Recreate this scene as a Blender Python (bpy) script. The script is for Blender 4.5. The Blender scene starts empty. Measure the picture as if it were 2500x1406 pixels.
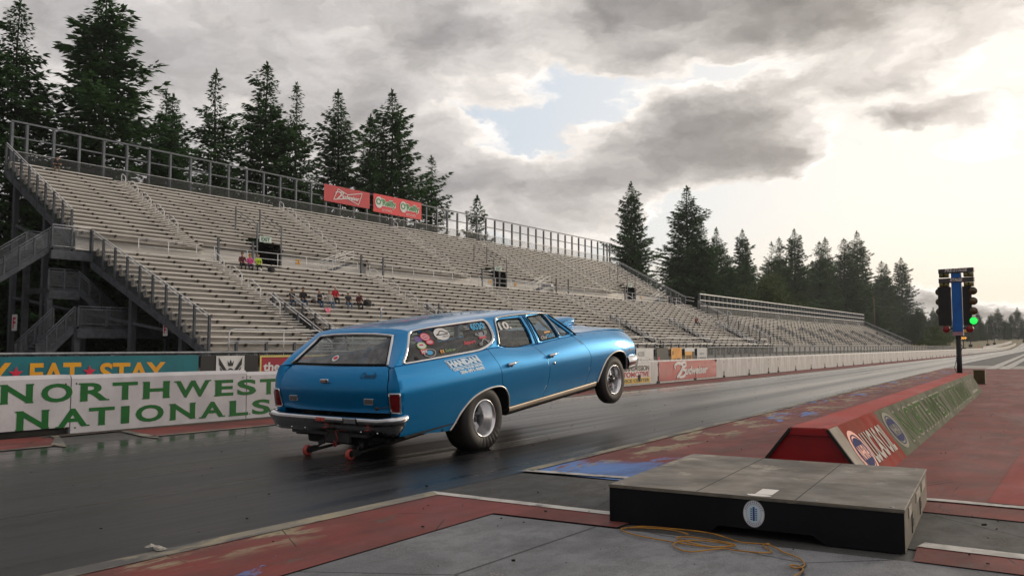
import bpy, bmesh, math, random
import numpy as np
from mathutils import Vector, Matrix
from mathutils.geometry import delaunay_2d_cdt
R = math.radians
SC = bpy.context.scene
COL = SC.collection
rnd = random.Random(7)

# ------------------------------------------------------------------ camera
cam_d = bpy.data.cameras.new('camera')
cam_d.sensor_width = 36.0
cam_d.lens = 29.66
cam_d.clip_start = 0.05
cam_d.clip_end = 6000
cam = bpy.data.objects.new('camera', cam_d)
COL.objects.link(cam)
cam.location = (0, 0, 1.12)
cam.rotation_euler = (R(90 + 3.888), 0, R(35.079))
SC.camera = cam
SC.view_settings.view_transform = 'Standard'
SC.view_settings.look = 'None'
SC.view_settings.exposure = 0.40
SC.view_settings.gamma = 1.0
SC.cycles.max_bounces = 8
SC.cycles.transparent_max_bounces = 24
SC.cycles.glossy_bounces = 4
SC.cycles.sample_clamp_indirect = 6
SUN_AZ, SUN_EL = 17.0, 12.0          # degrees right of straight down the track, above the horizon

# ------------------------------------------------------------------ node helpers
class NT:
    def __init__(s, tree):
        s.t = tree; s.n = tree.nodes; s.l = tree.links
    def node(s, ty, **kw):
        n = s.n.new(ty)
        for k, v in kw.items(): setattr(n, k, v)
        return n
    def put(s, sock, v):
        if isinstance(v, bpy.types.NodeSocket): s.l.new(v, sock)
        elif v is not None:
            if sock.type == 'RGBA' and not hasattr(v, '__len__'): v = (v, v, v, 1)
            elif sock.type == 'RGBA' and len(v) == 3: v = (*v, 1)
            sock.default_value = v
    def m(s, op, a, b=None, c=None, clamp=False):
        n = s.node('ShaderNodeMath', operation=op, use_clamp=clamp)
        for i, v in enumerate((a, b, c)):
            if v is not None: s.put(n.inputs[i], v)
        return n.outputs[0]
    def mix(s, f, a, b, bt='MIX'):
        n = s.node('ShaderNodeMix', data_type='RGBA', blend_type=bt)
        s.put(n.inputs[0], f); s.put(n.inputs[6], a); s.put(n.inputs[7], b)
        return n.outputs[2]
    def step(s, x, a, b, lo=0.0, hi=1.0, kind='SMOOTHSTEP'):
        n = s.node('ShaderNodeMapRange', interpolation_type=kind)
        s.put(n.inputs[0], x)
        for i, v in enumerate((a, b, lo, hi)): s.put(n.inputs[1 + i], v)
        return n.outputs[0]
    def noise(s, vec, scale, detail=4, rough=0.55, dist=0.0, w=None):
        n = s.node('ShaderNodeTexNoise')
        if w is not None:
            n.noise_dimensions = '4D'; n.inputs['W'].default_value = w
        s.put(n.inputs['Vector'], vec); n.inputs['Scale'].default_value = scale
        n.inputs['Detail'].default_value = detail; n.inputs['Roughness'].default_value = rough
        n.inputs['Distortion'].default_value = dist
        return n.outputs[0]
    def voro(s, vec, scale, feature='F1', out='Distance'):
        n = s.node('ShaderNodeTexVoronoi', feature=feature)
        s.put(n.inputs['Vector'], vec); n.inputs['Scale'].default_value = scale
        return n.outputs[out]
    def vec(s, x, y, z):
        n = s.node('ShaderNodeCombineXYZ')
        for i, v in enumerate((x, y, z)): s.put(n.inputs[i], v)
        return n.outputs[0]
    def sep(s, v):
        n = s.node('ShaderNodeSeparateXYZ'); s.put(n.inputs[0], v)
        return n.outputs
    def scale(s, v, sx, sy, sz):
        n = s.node('ShaderNodeVectorMath', operation='MULTIPLY'); s.put(n.inputs[0], v)
        n.inputs[1].default_value = (sx, sy, sz)
        return n.outputs[0]
    def bump(s, h, strength, dist=0.01):
        n = s.node('ShaderNodeBump'); s.put(n.inputs['Height'], h)
        n.inputs['Strength'].default_value = strength; n.inputs['Distance'].default_value = dist
        return n.outputs[0]

# ------------------------------------------------------------------ sky and sun
SEED = 7.7
def make_world():
    w = bpy.data.worlds.new('World'); SC.world = w; w.use_nodes = True
    w.cycles.sampling_method = 'MANUAL'; w.cycles.sample_map_resolution = 512
    t = NT(w.node_tree); t.n.clear()
    out = t.node('ShaderNodeOutputWorld'); bg = t.node('ShaderNodeBackground')
    bg.inputs['Strength'].default_value = 0.1
    t.l.new(bg.outputs[0], out.inputs[0])
    tc = t.node('ShaderNodeTexCoord')
    d = tc.outputs['Generated']
    x, y, z = t.sep(d)
    sky = t.node('ShaderNodeTexSky', sky_type='NISHITA', sun_disc=False)
    sky.sun_elevation = R(SUN_EL); sky.sun_rotation = R(SUN_AZ)
    sky.air_density = 1.2; sky.dust_density = 2.0
    az = t.m('MULTIPLY', t.m('ARCTAN2', x, y), 57.2958)
    el = t.m('MULTIPLY', t.m('ARCSINE', z), 57.2958)
    # heaped clouds: flattened fractal noise over the dome, warped so that edges billow
    q0 = t.vec(t.m('MULTIPLY', az, 1 / 9.0), t.m('MULTIPLY', el, 1 / 4.6), SEED)
    def warped(q):
        wn = t.node('ShaderNodeTexNoise'); t.put(wn.inputs['Vector'], q)
        wn.inputs['Scale'].default_value = 1.3; wn.inputs['Detail'].default_value = 7; wn.inputs['Roughness'].default_value = 0.62
        wc = t.sep(wn.outputs['Color'])
        ax = t.node('ShaderNodeVectorMath', operation='ADD'); t.put(ax.inputs[0], q)
        t.put(ax.inputs[1], t.vec(t.m('MULTIPLY', t.m('SUBTRACT', wc[0], 0.5), 0.9), t.m('MULTIPLY', t.m('SUBTRACT', wc[1], 0.5), 0.9), 0.0))
        return ax.outputs[0], wc
    def fbm(qw):
        n1 = t.noise(qw, 0.95, 8, 0.54); pf = t.node('ShaderNodeTexVoronoi', feature='SMOOTH_F1')
        t.put(pf.inputs['Vector'], qw); pf.inputs['Scale'].default_value = 2.6; pf.inputs['Smoothness'].default_value = 0.6
        return t.m('ADD', t.m('MULTIPLY', t.m('SUBTRACT', n1, 0.5), 3.1), t.m('MULTIPLY', t.m('SUBTRACT', 0.42, pf.outputs['Distance']), 0.42)), n1
    qw, wc = warped(q0)
    f0, n1 = fbm(qw)
    sh = t.node('ShaderNodeVectorMath', operation='ADD'); t.put(sh.inputs[0], qw); sh.inputs[1].default_value = (0.16, 0.10, 0.0)
    f1, n1b = fbm(sh.outputs[0])
    n2 = t.noise(qw, 3.5, 6, 0.6, 0.0, w=2.0)
    azw = t.m('ADD', az, t.m('MULTIPLY', t.m('SUBTRACT', wc[0], 0.5), 9.0))
    elw = t.m('ADD', el, t.m('MULTIPLY', t.m('SUBTRACT', wc[1], 0.5), 5.0))
    def blob(a0, e0, sa, se, amp):
        q = t.m('ADD', t.m('POWER', t.m('ABSOLUTE', t.m('DIVIDE', t.m('SUBTRACT', azw, a0), sa)), 2.0),
                t.m('POWER', t.m('ABSOLUTE', t.m('DIVIDE', t.m('SUBTRACT', elw, e0), se)), 2.0))
        return t.m('MULTIPLY', t.m('EXPONENT', t.m('MULTIPLY', q, -1.0)), amp)
    def total(bl):
        r = blob(*bl[0])
        for b in bl[1:]: r = t.m('ADD', r, blob(*b))
        return r
    # az, el, size az, size el, amount : the banks of cloud seen over the stands and down the strip
    thick = total(BLOBS)
    dens = t.m('ADD', f0, t.m('ADD', thick, 0.50))
    cover = t.step(dens, -0.08, 0.22)
    core = t.step(dens, 0.10, 1.35)
    lit = t.m('SUBTRACT', f0, f1)
    # the glow round the veiled sun
    sa, se = R(3.0), R(11.0)
    sv = (math.sin(sa) * math.cos(se), math.cos(sa) * math.cos(se), math.sin(se))
    dp = t.node('ShaderNodeVectorMath', operation='DOT_PRODUCT')
    t.put(dp.inputs[0], d); dp.inputs[1].default_value = sv
    ang = t.m('MULTIPLY', t.m('ARCCOSINE', t.m('MINIMUM', dp.outputs['Value'], 1.0)), 57.2958)
    glow = t.m('EXPONENT', t.m('MULTIPLY', t.m('POWER', t.m('DIVIDE', ang, 24.0), 2.0), -1.0))
    def away(a_, e_):
        n_ = t.node('ShaderNodeVectorMath', operation='DOT_PRODUCT'); t.put(n_.inputs[0], d)
        n_.inputs[1].default_value = (math.sin(R(a_)) * math.cos(R(e_)), math.cos(R(a_)) * math.cos(R(e_)), math.sin(R(e_)))
        return t.m('MULTIPLY', t.m('ARCCOSINE', t.m('MINIMUM', n_.outputs['Value'], 1.0)), 57.2958)
    ang2 = away(30.0, 12.0)
    wide = t.m('EXPONENT', t.m('MULTIPLY', t.m('POWER', t.m('DIVIDE', ang2, 62.0), 2.0), -1.0))
    behind = t.step(away(40.0, 10.0), 100.0, 155.0, 1.0, 0.42)      # heavier overcast at the camera's back
    low = t.step(el, 9.0, 0.0)
    clear = t.mix(t.m('MULTIPLY', wide, 0.72), t.mix(0.35, (4.3, 5.4, 7.0), sky.outputs[0]), (8.2, 7.7, 7.1))
    clear = t.mix(t.m('MULTIPLY', glow, 0.9), clear, (9.4, 8.5, 7.35))
    clear = t.mix(t.m('MULTIPLY', low, 0.6), clear, (8.3, 7.05, 5.5))
    lining = t.mix(wide, (6.6, 6.2, 5.95), (10.0, 9.3, 8.4))
    mid = t.mix(wide, (4.5, 4.32, 4.32), (6.4, 5.85, 5.2))
    dark = t.mix(glow, t.mix(wide, (3.2, 3.08, 3.12), (2.3, 2.12, 1.98)), (2.7, 2.4, 2.1))
    mott = t.m('ADD', t.step(n2, 0.3, 0.7, 0.9, 1.1), t.m('MULTIPLY', lit, 0.55))
    mott = t.m('MINIMUM', t.m('MAXIMUM', mott, 0.62), 1.7)
    body = t.mix(t.step(dens, 0.08, 0.55), lining, t.mix(t.step(dens, 0.45, 1.35), mid, dark))
    mm = t.node('ShaderNodeVectorMath', operation='SCALE'); t.put(mm.inputs[0], body); t.put(mm.inputs['Scale'], mott)
    col = t.mix(cover, clear, mm.outputs[0])
    bs = t.node('ShaderNodeVectorMath', operation='SCALE'); t.put(bs.inputs[0], col); t.put(bs.inputs['Scale'], behind); col = bs.outputs[0]
    # below the horizon: plain ground tone
    col = t.mix(t.step(z, -0.02, -0.001), (0.6, 0.58, 0.55), col)
    t.l.new(col, bg.inputs['Color'])
BLOBS = [(-14, 22.0, 20, 3.6, 0.80), (-45, 20.5, 11, 4, 0.25), (-60, 16.5, 15, 8, 0.25), (-21.0, 14.0, 6.0, 2.3, 0.85), (-16.5, 11.8, 2.6, 1.1, 0.45),
         (-33, 10.4, 12, 2.2, 0.40), (-25, 10.6, 5, 1.8, 0.25), (-9, 13.6, 4.2, 0.9, 0.75),
         (-36, 17.0, 7, 2.4, -0.5), (-37, 13.4, 8, 1.3, -0.45), (-26, 9.0, 7, 1.2, -.3), (-30, 15.9, 4.0, 1.8, -0.75), (-39, 15.5, 3, .9, -.5), (-17, 17.7, 11, 1.1, -0.55), (-8, 8.0, 13, 4.2, -1.7), (-18, 6.6, 8, 2.8, -1.0), (-4, 16.4, 4, 1.6, -0.35),
         (-6, 2.3, 6, 0.4, 0.9), (45, 16, 30, 12, -0.5), (140, 30, 50, 25, 0.4), (-130, 30, 50, 25, 0.4)]
make_world()
sun_d = bpy.data.lights.new('sun', 'SUN')
sun_d.energy = 0.85; sun_d.angle = R(11); sun_d.color = (1.0, 0.84, 0.64)
sun = bpy.data.objects.new('sun', sun_d); COL.objects.link(sun)
sun.rotation_euler = (R(90 - SUN_EL), 0, R(180 - SUN_AZ))

# ------------------------------------------------------------------ materials
MATS = {}
def pm(name, c1, c2=None, rough=0.6, metal=0.0, scale=4.0, stretch=(1, 1, 1), detail=5, lo=0.35, hi=0.65, bump=0.0, bscale=60.0,
       coat=0.0, spec=0.5, rvar=0.0, emit=None, estr=0.0, dirt=None, dlo=0.55, dhi=0.75, dscale=2.0, space='Object'):
    """procedural Principled: two tones mixed by noise, optional dirt, roughness variation and bump"""
    if name in MATS: return MATS[name]
    mt = bpy.data.materials.new(name); mt.use_nodes = True
    t = NT(mt.node_tree); b = t.n['Principled BSDF']
    tc = t.node('ShaderNodeTexCoord'); co = tc.outputs[space]
    cs = t.scale(co, *stretch)
    n = t.noise(cs, scale, detail)
    col = t.mix(t.step(n, lo, hi), c1, c2 if c2 else tuple(min(1, v * 1.12) for v in c1))
    if dirt is not None:
        col = t.mix(t.step(t.noise(cs, dscale, 6, 0.65, 0.3, w=3.1), dlo, dhi), col, dirt)
    t.put(b.inputs['Base Color'], col)
    if rvar: t.put(b.inputs['Roughness'], t.step(t.noise(cs, scale * 1.7, 4), 0.3, 0.7, max(0.02, rough - rvar), min(1, rough + rvar)))
    else: b.inputs['Roughness'].default_value = rough
    b.inputs['Metallic'].default_value = metal
    b.inputs['Coat Weight'].default_value = coat; b.inputs['Coat Roughness'].default_value = 0.04
    b.inputs['Specular IOR Level'].default_value = spec
    if bump: t.put(b.inputs['Normal'], t.bump(t.noise(co, bscale, 3), bump))
    if emit: b.inputs['Emission Color'].default_value = (*emit, 1); b.inputs['Emission Strength'].default_value = estr
    MATS[name] = mt
    return mt

# ------------------------------------------------------------------ mesh builder
class MB:
    def __init__(s): s.v = []; s.f = []; s.mi = []; s.sm = []
    def add(s, vs, fs, mi=0, sm=False):
        o = len(s.v); s.v += [tuple(p) for p in vs]
        for f in fs: s.f.append(tuple(i + o for i in f)); s.mi.append(mi); s.sm.append(sm)
        return s
    def box(s, c, d, mi=0, rz=0.0, rx=0.0, ry=0.0):
        M = Matrix.Translation(c) @ Matrix.Rotation(rz, 4, 'Z') @ Matrix.Rotation(ry, 4, 'Y') @ Matrix.Rotation(rx, 4, 'X')
        vs = [M @ Vector((i * d[0] / 2, j * d[1] / 2, k * d[2] / 2)) for k in (-1, 1) for j in (-1, 1) for i in (-1, 1)]
        return s.add(vs, [(0, 2, 3, 1), (4, 5, 7, 6), (0, 1, 5, 4), (2, 6, 7, 3), (0, 4, 6, 2), (1, 3, 7, 5)], mi)
    def bx(s, x0, x1, y0, y1, z0, z1, mi=0):
        return s.box(((x0 + x1) / 2, (y0 + y1) / 2, (z0 + z1) / 2), (abs(x1 - x0), abs(y1 - y0), abs(z1 - z0)), mi)
    def bar(s, p, q, w, h, mi=0, upv=(0, 0, 1)):
        p, q = Vector(p), Vector(q); d = (q - p).normalized(); u = Vector(upv)
        sd = d.cross(u)
        if sd.length < 1e-4: sd = d.cross(Vector((1, 0, 0)))
        sd.normalize(); u = sd.cross(d)
        vs = [e + sd * (i * w / 2) + u * (k * h / 2) for e in (p, q) for (i, k) in ((-1, -1), (1, -1), (1, 1), (-1, 1))]
        return s.add(vs, [(0, 1, 2, 3), (7, 6, 5, 4), (0, 4, 5, 1), (1, 5, 6, 2), (2, 6, 7, 3), (3, 7, 4, 0)], mi)
    def tube(s, pts, r, n=8, mi=0, sm=True, closed=False, caps=True):
        pts = [Vector(p) for p in pts]; N = len(pts)
        rs = r if hasattr(r, '__len__') else [r] * N
        vs = []; last = None
        for i, p in enumerate(pts):
            a = pts[i - 1] if (i > 0 or closed) else p; b = pts[(i + 1) % N] if (i < N - 1 or closed) else p
            d = (b - a).normalized() if (b - a).length > 1e-9 else Vector((0, 0, 1))
            if last is None:
                u = d.orthogonal().normalized()
            else:
                u = last - d * last.dot(d)
                u = u.normalized() if u.length > 1e-6 else d.orthogonal().normalized()
            last = u; w = d.cross(u)
            for k in range(n):
                t = 2 * math.pi * k / n
                vs.append(p + (u * math.cos(t) + w * math.sin(t)) * rs[i])
        fs = []
        for i in range(N if closed else N - 1):
            j = (i + 1) % N
            for k in range(n):
                fs.append((i * n + k, i * n + (k + 1) % n, j * n + (k + 1) % n, j * n + k))
        if not closed and caps: fs += [tuple(range(n - 1, -1, -1)), tuple((N - 1) * n + k for k in range(n))]
        return s.add(vs, fs, mi, sm)
    def lathe(s, prof, c, axis, n=40, mi=0, sm=True, close=False):
        """prof: (radius, offset along axis) list"""
        a = Vector(axis).normalized(); u = a.orthogonal().normalized(); w = a.cross(u); c = Vector(c)
        vs = []
        for (r, h) in prof:
            for k in range(n):
                t = 2 * math.pi * k / n
                vs.append(c + a * h + (u * math.cos(t) + w * math.sin(t)) * r)
        fs = []
        P = len(prof)
        for i in range(P if close else P - 1):
            j = (i + 1) % P
            for k in range(n): fs.append((i * n + k, i * n + (k + 1) % n, j * n + (k + 1) % n, j * n + k))
        return s.add(vs, fs, mi, sm)
    def grid(s, rows, mi=0, sm=True, close=False):
        """rows: list of equally long point lists"""
        n = len(rows[0]); vs = [p for r in rows for p in r]; fs = []
        for i in range(len(rows) - 1):
            for k in range(n if close else n - 1):
                k2 = (k + 1) % n
                fs.append((i * n + k, i * n + k2, (i + 1) * n + k2, (i + 1) * n + k))
        return s.add(vs, fs, mi, sm)
    def prism(s, outline, mapf, d0, d1, mi=0):
        """2-D outline (ccw) thickened between depths d0 and d1; mapf(u, v, d) -> 3-D"""
        n = len(outline)
        vs = [mapf(u, v, d0) for u, v in outline] + [mapf(u, v, d1) for u, v in outline]
        fs = [tuple(range(n - 1, -1, -1)), tuple(range(n, 2 * n))] + [(i, (i + 1) % n, n + (i + 1) % n, n + i) for i in range(n)]
        return s.add(vs, fs, mi)
    def sphere(s, c, r, n=16, m=10, mi=0, sc=(1, 1, 1)):
        rows = []
        for i in range(m + 1):
            ph = math.pi * i / m
            rows.append([(c[0] + r * sc[0] * math.sin(ph) * math.cos(2 * math.pi * k / n), c[1] + r * sc[1] * math.sin(ph) * math.sin(2 * math.pi * k / n),
                          c[2] + r * sc[2] * math.cos(ph)) for k in range(n)])
        return s.grid(rows, mi, True, True)
    def mesh(s, name, mats):
        me = bpy.data.meshes.new(name)
        me.from_pydata([tuple(v) for v in s.v], [], s.f)
        for m in (mats if isinstance(mats, (list, tuple)) else [mats]): me.materials.append(m)
        me.polygons.foreach_set('material_index', s.mi)
        me.polygons.foreach_set('use_smooth', s.sm)
        me.update()
        return me
    def build(s, name, mats, parent=None, fix=True, bevel=0.0, **tags):
        me = s.mesh(name, mats)
        if fix:
            bm = bmesh.new(); bm.from_mesh(me); bmesh.ops.recalc_face_normals(bm, faces=bm.faces); bm.to_mesh(me); bm.free()
        o = bpy.data.objects.new(name, me); COL.objects.link(o)
        if parent is not None: o.parent = parent
        if bevel:
            bv = o.modifiers.new('bevel', 'BEVEL'); bv.width = bevel; bv.segments = 2; bv.limit_method = 'ANGLE'; bv.angle_limit = R(40)
        for k, v in tags.items(): o[k] = v
        return o
def thing(name, label, cat, loc=(0, 0, 0), rz=0.0, group=None):
    o = bpy.data.objects.new(name, None); COL.objects.link(o)
    o.empty_display_size = 0.2
    o.location = loc; o.rotation_euler = (0, 0, rz)
    o['label'] = label; o['category'] = cat
    if group: o['group'] = group
    return o
def children(o):
    return [c for c in COL.objects if c.parent == o]
def dup(root, loc, rz=None, label=None, group=None, scale=None):
    kids = {}
    r = root.copy(); COL.objects.link(r); r.location = loc
    if rz is not None: r.rotation_euler = (0, 0, rz)
    if scale is not None: r.scale = scale
    if label: r['label'] = label
    if group: r['group'] = group
    for c in list(root.children):
        k = c.copy(); COL.objects.link(k); k.parent = r
        for g in list(c.children):
            h = g.copy(); COL.objects.link(h); h.parent = k
    return r

# ------------------------------------------------------------------ lettering (built-in font turned into mesh)
TXT = {}
def prebuild_text(specs):
    obs = []
    for (s, bold) in specs:
        cu = bpy.data.curves.new('lettering', 'FONT'); cu.body = s; cu.offset = bold; cu.resolution_u = 4
        o = bpy.data.objects.new('lettering', cu); COL.objects.link(o); obs.append((s, bold, o, cu))
    bpy.context.view_layer.update()
    dg = bpy.context.evaluated_depsgraph_get()
    for s, bold, o, cu in obs:
        ev = o.evaluated_get(dg); me = ev.to_mesh()
        v = np.array([p.co[:2] for p in me.vertices]); f = [tuple(p.vertices) for p in me.polygons]
        TXT[(s, bold)] = (v, f); ev.to_mesh_clear()
    for s, bold, o, cu in obs:
        bpy.data.objects.remove(o); bpy.data.curves.remove(cu)
def text(mb, s, mapf, u0, v0, w, h, bold=0.0, shear=0.0, mi=0, d=0.004, cap=None):
    """fit string s in the box w x h with lower-left corner u0, v0; mapf(u, v, d) -> 3-D"""
    v, f = TXT[(s, bold)]
    lo, hi = v.min(0), v.max(0)
    q = (v - lo) / (hi - lo)
    U = u0 + q[:, 0] * w + q[:, 1] * h * shear; V = v0 + q[:, 1] * h
    mb.add([mapf(a, b, d) for a, b in zip(U, V)], f, mi)
def ellipse(mb, mapf, cu, cv, ru, rv, mi=0, d=0.004, n=28):
    mb.add([mapf(cu + ru * math.cos(2 * math.pi * k / n), cv + rv * math.sin(2 * math.pi * k / n), d) for k in range(n)], [tuple(range(n))], mi)
def ring(mb, mapf, cu, cv, ru, rv, k, mi=0, d=0.004, n=32):
    a = [mapf(cu + ru * math.cos(2 * math.pi * i / n), cv + rv * math.sin(2 * math.pi * i / n), d) for i in range(n)]
    b = [mapf(cu + ru * k * math.cos(2 * math.pi * i / n), cv + rv * k * math.sin(2 * math.pi * i / n), d) for i in range(n)]
    mb.add(a + b, [(i, (i + 1) % n, n + (i + 1) % n, n + i) for i in range(n)], mi)
def rect(mb, mapf, u0, v0, w, h, mi=0, d=0.004):
    mb.add([mapf(u0, v0, d), mapf(u0 + w, v0, d), mapf(u0 + w, v0 + h, d), mapf(u0, v0 + h, d)], [(0, 1, 2, 3)], mi)
def poly(mb, mapf, pts, mi=0, d=0.004):
    mb.add([mapf(u, v, d) for u, v in pts], [tuple(range(len(pts)))], mi)
def ribbon(mb, mapf, pts, w, mi=0, d=0.004, n=10):
    """flat brush stroke of width w (scalar or list) through smooth points"""
    P = [np.array(p, float) for p in pts]; S = []
    ws = w if hasattr(w, '__len__') else [w] * len(P)
    W = []
    for i in range(len(P) - 1):
        p0, p1, p2, p3 = P[max(i - 1, 0)], P[i], P[i + 1], P[min(i + 2, len(P) - 1)]
        for k in range(n):
            t = k / n
            S.append(0.5 * ((2 * p1) + (p2 - p0) * t + (2 * p0 - 5 * p1 + 4 * p2 - p3) * t * t + (3 * p1 - p0 - 3 * p2 + p3) * t ** 3))
            W.append(ws[i] * (1 - t) + ws[i + 1] * t)
    S.append(P[-1]); W.append(ws[-1])
    a = []; b = []
    for i in range(len(S)):
        d_ = S[min(i + 1, len(S) - 1)] - S[max(i - 1, 0)]; nrm = np.array([-d_[1], d_[0]]) / (np.linalg.norm(d_) + 1e-9)
        l = S[i] + nrm * W[i] / 2; r = S[i] - nrm * W[i] / 2
        a.append(mapf(l[0], l[1], d)); b.append(mapf(r[0], r[1], d))
    mb.grid([a, b], mi, False)

# ------------------------------------------------------------------ curved sheet panels cut to a 2-D outline
def inside(p, poly_):
    x, y = p; c = False; n = len(poly_); j = n - 1
    for i in range(n):
        xi, yi = poly_[i]; xj, yj = poly_[j]
        if (yi > y) != (yj > y) and x < (xj - xi) * (y - yi) / (yj - yi) + xi: c = not c
        j = i
    return c
def resample(pts, step):
    out = []
    n = len(pts)
    for i in range(n):
        a = np.array(pts[i]); b = np.array(pts[(i + 1) % n]); L = np.linalg.norm(b - a); k = max(1, int(round(L / step)))
        for j in range(k): out.append(tuple(a + (b - a) * j / k))
    return out
def rounded(pts, rad, n=5):
    """round the corners of a closed polygon; rad scalar or list"""
    out = []; N = len(pts)
    for i in range(N):
        r = rad[i] if hasattr(rad, '__len__') else rad
        p = np.array(pts[i], float); a = np.array(pts[i - 1], float); b = np.array(pts[(i + 1) % N], float)
        if r <= 0: out.append(tuple(p)); continue
        da = (a - p); db = (b - p); la, lb = np.linalg.norm(da), np.linalg.norm(db)
        k = min(r, la * 0.48, lb * 0.48); s = p + da / la * k; e = p + db / lb * k
        for j in range(n + 1):
            t = j / n
            out.append(tuple((1 - t) ** 2 * s + 2 * t * (1 - t) * p + t * t * e))
    return out
def sheet(outline, mapf, holes=(), step=0.05):
    O = resample(outline, step); H = [resample(h, step) for h in holes]
    pts = list(O); edges = [(i, (i + 1) % len(O)) for i in range(len(O))]
    for h in H:
        o = len(pts); pts += h; edges += [(o + i, o + (i + 1) % len(h)) for i in range(len(h))]
    B = np.array(pts)
    lo, hi = B.min(0), B.max(0)
    for gx in np.arange(lo[0] + step / 2, hi[0], step):
        for gy in np.arange(lo[1] + step / 2, hi[1], step):
            if ((B - (gx, gy)) ** 2).sum(1).min() < (step * 0.55) ** 2: continue
            if inside((gx, gy), O) and not any(inside((gx, gy), h) for h in H): pts.append((gx, gy))
    r = delaunay_2d_cdt([Vector(p) for p in pts], edges, [], 0, 1e-6)
    V, F = r[0], r[2]
    fs = []
    for f in F:
        c = (sum(V[i][0] for i in f) / 3, sum(V[i][1] for i in f) / 3)
        if inside(c, O) and not any(inside(c, h) for h in H): fs.append(tuple(f))
    return [mapf(v[0], v[1]) for v in V], fs
def panel(name, outline, mapf, mat, parent, out, holes=(), step=0.05, thick=0.012, mb=None, **tags):
    vs, fs = sheet(outline, mapf, holes, step)
    me = bpy.data.meshes.new(name); me.from_pydata([tuple(v) for v in vs], [], fs); me.update()
    s = Vector((0, 0, 0))
    for p in me.polygons: s += p.normal * p.area
    if s.dot(Vector(out)) < 0: me.flip_normals()
    me.polygons.foreach_set('use_smooth', [True] * len(me.polygons))
    me.materials.append(mat)
    o = bpy.data.objects.new(name, me); COL.objects.link(o); o.parent = parent
    if thick:                                   # a turned-in flange round the edge, with its own hard corner
        ov = Vector(out).normalized(); ring_ = resample(outline, step)
        P = [Vector(mapf(*p)) for p in ring_]; n = len(P)
        bm = bmesh.new(); bm.from_mesh(me)
        va = [bm.verts.new(p) for p in P]; vb = [bm.verts.new(p - ov * thick) for p in P]
        for i in range(n): bm.faces.new((va[i], va[(i + 1) % n], vb[(i + 1) % n], vb[i]))
        bm.to_mesh(me); bm.free()
    for k, v in tags.items(): o[k] = v
    return o
def lerp(a, b, t): return a + (b - a) * t

def S(r, g, b):
    return tuple(((c / 255) / 12.92 if c / 255 <= 0.04045 else ((c / 255 + 0.055) / 1.055) ** 2.4) for c in (r, g, b))
prebuild_text([(s, 0.0) for s in ('AUTO PARTS', 'Performance Parts', 'PRO', 'L/PRO', 'Chevelle', 'Scribner', 'NAPA', 'Chris', '80', 'TREE', 'ACCESS', 'RV FUEL & LUBRICANTS DEALER', 'ALLOY CO', 'NORTHWEST', 'NATIONALS', '30', 'Ray & Young', 'EXHAUST', 'udweiser', 'STREET RODS', 'M')] +
              [(s, 0.03) for s in ('EAT', 'STAY', 'Y', 'the REBUILDERS', 'M', 'N', 'O', 'R', 'T', 'H', 'W', 'E', 'S', 'A', 'I', 'L', "O'Reilly", 'NHRA', 'LUCAS OIL', 'HANDAN', 'CUSTOM TRAILER REPAIR', '206-391-9695', '6030',
                                   '10.', 'YOUNG', 'DINK', 'itv', 'Support', 'GS TRANSMISSION', 'AUTOMOTIVE', 'SERVICE CENTER', 'SPEEDFACTORY', 'Racing', 'HUNTER', 'NC MACHINERY', 'ALLOY FAB CO', '800-562-4735',
                                   'PRE-STAGE', 'STAGE', 'NORTHWEST', 'NATIONALS', 'NORTHWEST NATIONALS', 'EXIT', 'F', 'RACE OF CHAMPIONS', 'B', 'udweiser', '009', '2', 'TIMING ASSOCIATION', 'EST. 2010', '1', 'CAT')] +
              [(s, 0.07) for s in ("O'Reilly", 'NORTHWEST NATIONALS', 'HANDAN', '206-391-9695', 'CUSTOM TRAILER REPAIR')])

def gz(y):                                            # the strip climbs a low rise far beyond the stands
    t = min(1.0, max(0.0, (y - 190) / 420.0))
    return 4.6 * t * t * (3 - 2 * t)
def xw(y): return float(np.interp(y, [-30, 5, 22, 110, 230, 700], [-10.95, -10.85, -10.85, -13.8, -19.5, -44.0]))
def xr(y): return float(np.interp(y, [-30, 6, 15, 31, 53, 230, 700], [-4.22, -4.25, -4.72, -5.65, -6.95, -14.8, -39.0]))
def xl(y): return xw(y) + 1.22
YS = [-30, -15, -5, 0, 2, 4, 5, 6, 8, 10, 13, 16, 20, 25, 31, 38, 46, 60, 80, 110, 150, 190, 230, 270, 310, 350, 400, 450, 500, 560, 620, 700]
def strip(name, xa, xb, z, mat, ys=YS, **tags):
    mb = MB()
    mb.grid([[(xa(y), y, gz(y) + z) for y in ys], [(xb(y), y, gz(y) + z) for y in ys]], 0, True)
    o = mb.build(name, mat, None, False)
    n = o.data.polygons[0].normal
    if n.z < 0: o.data.flip_normals()
    for k, v in tags.items(): o[k] = v
    return o

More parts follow.
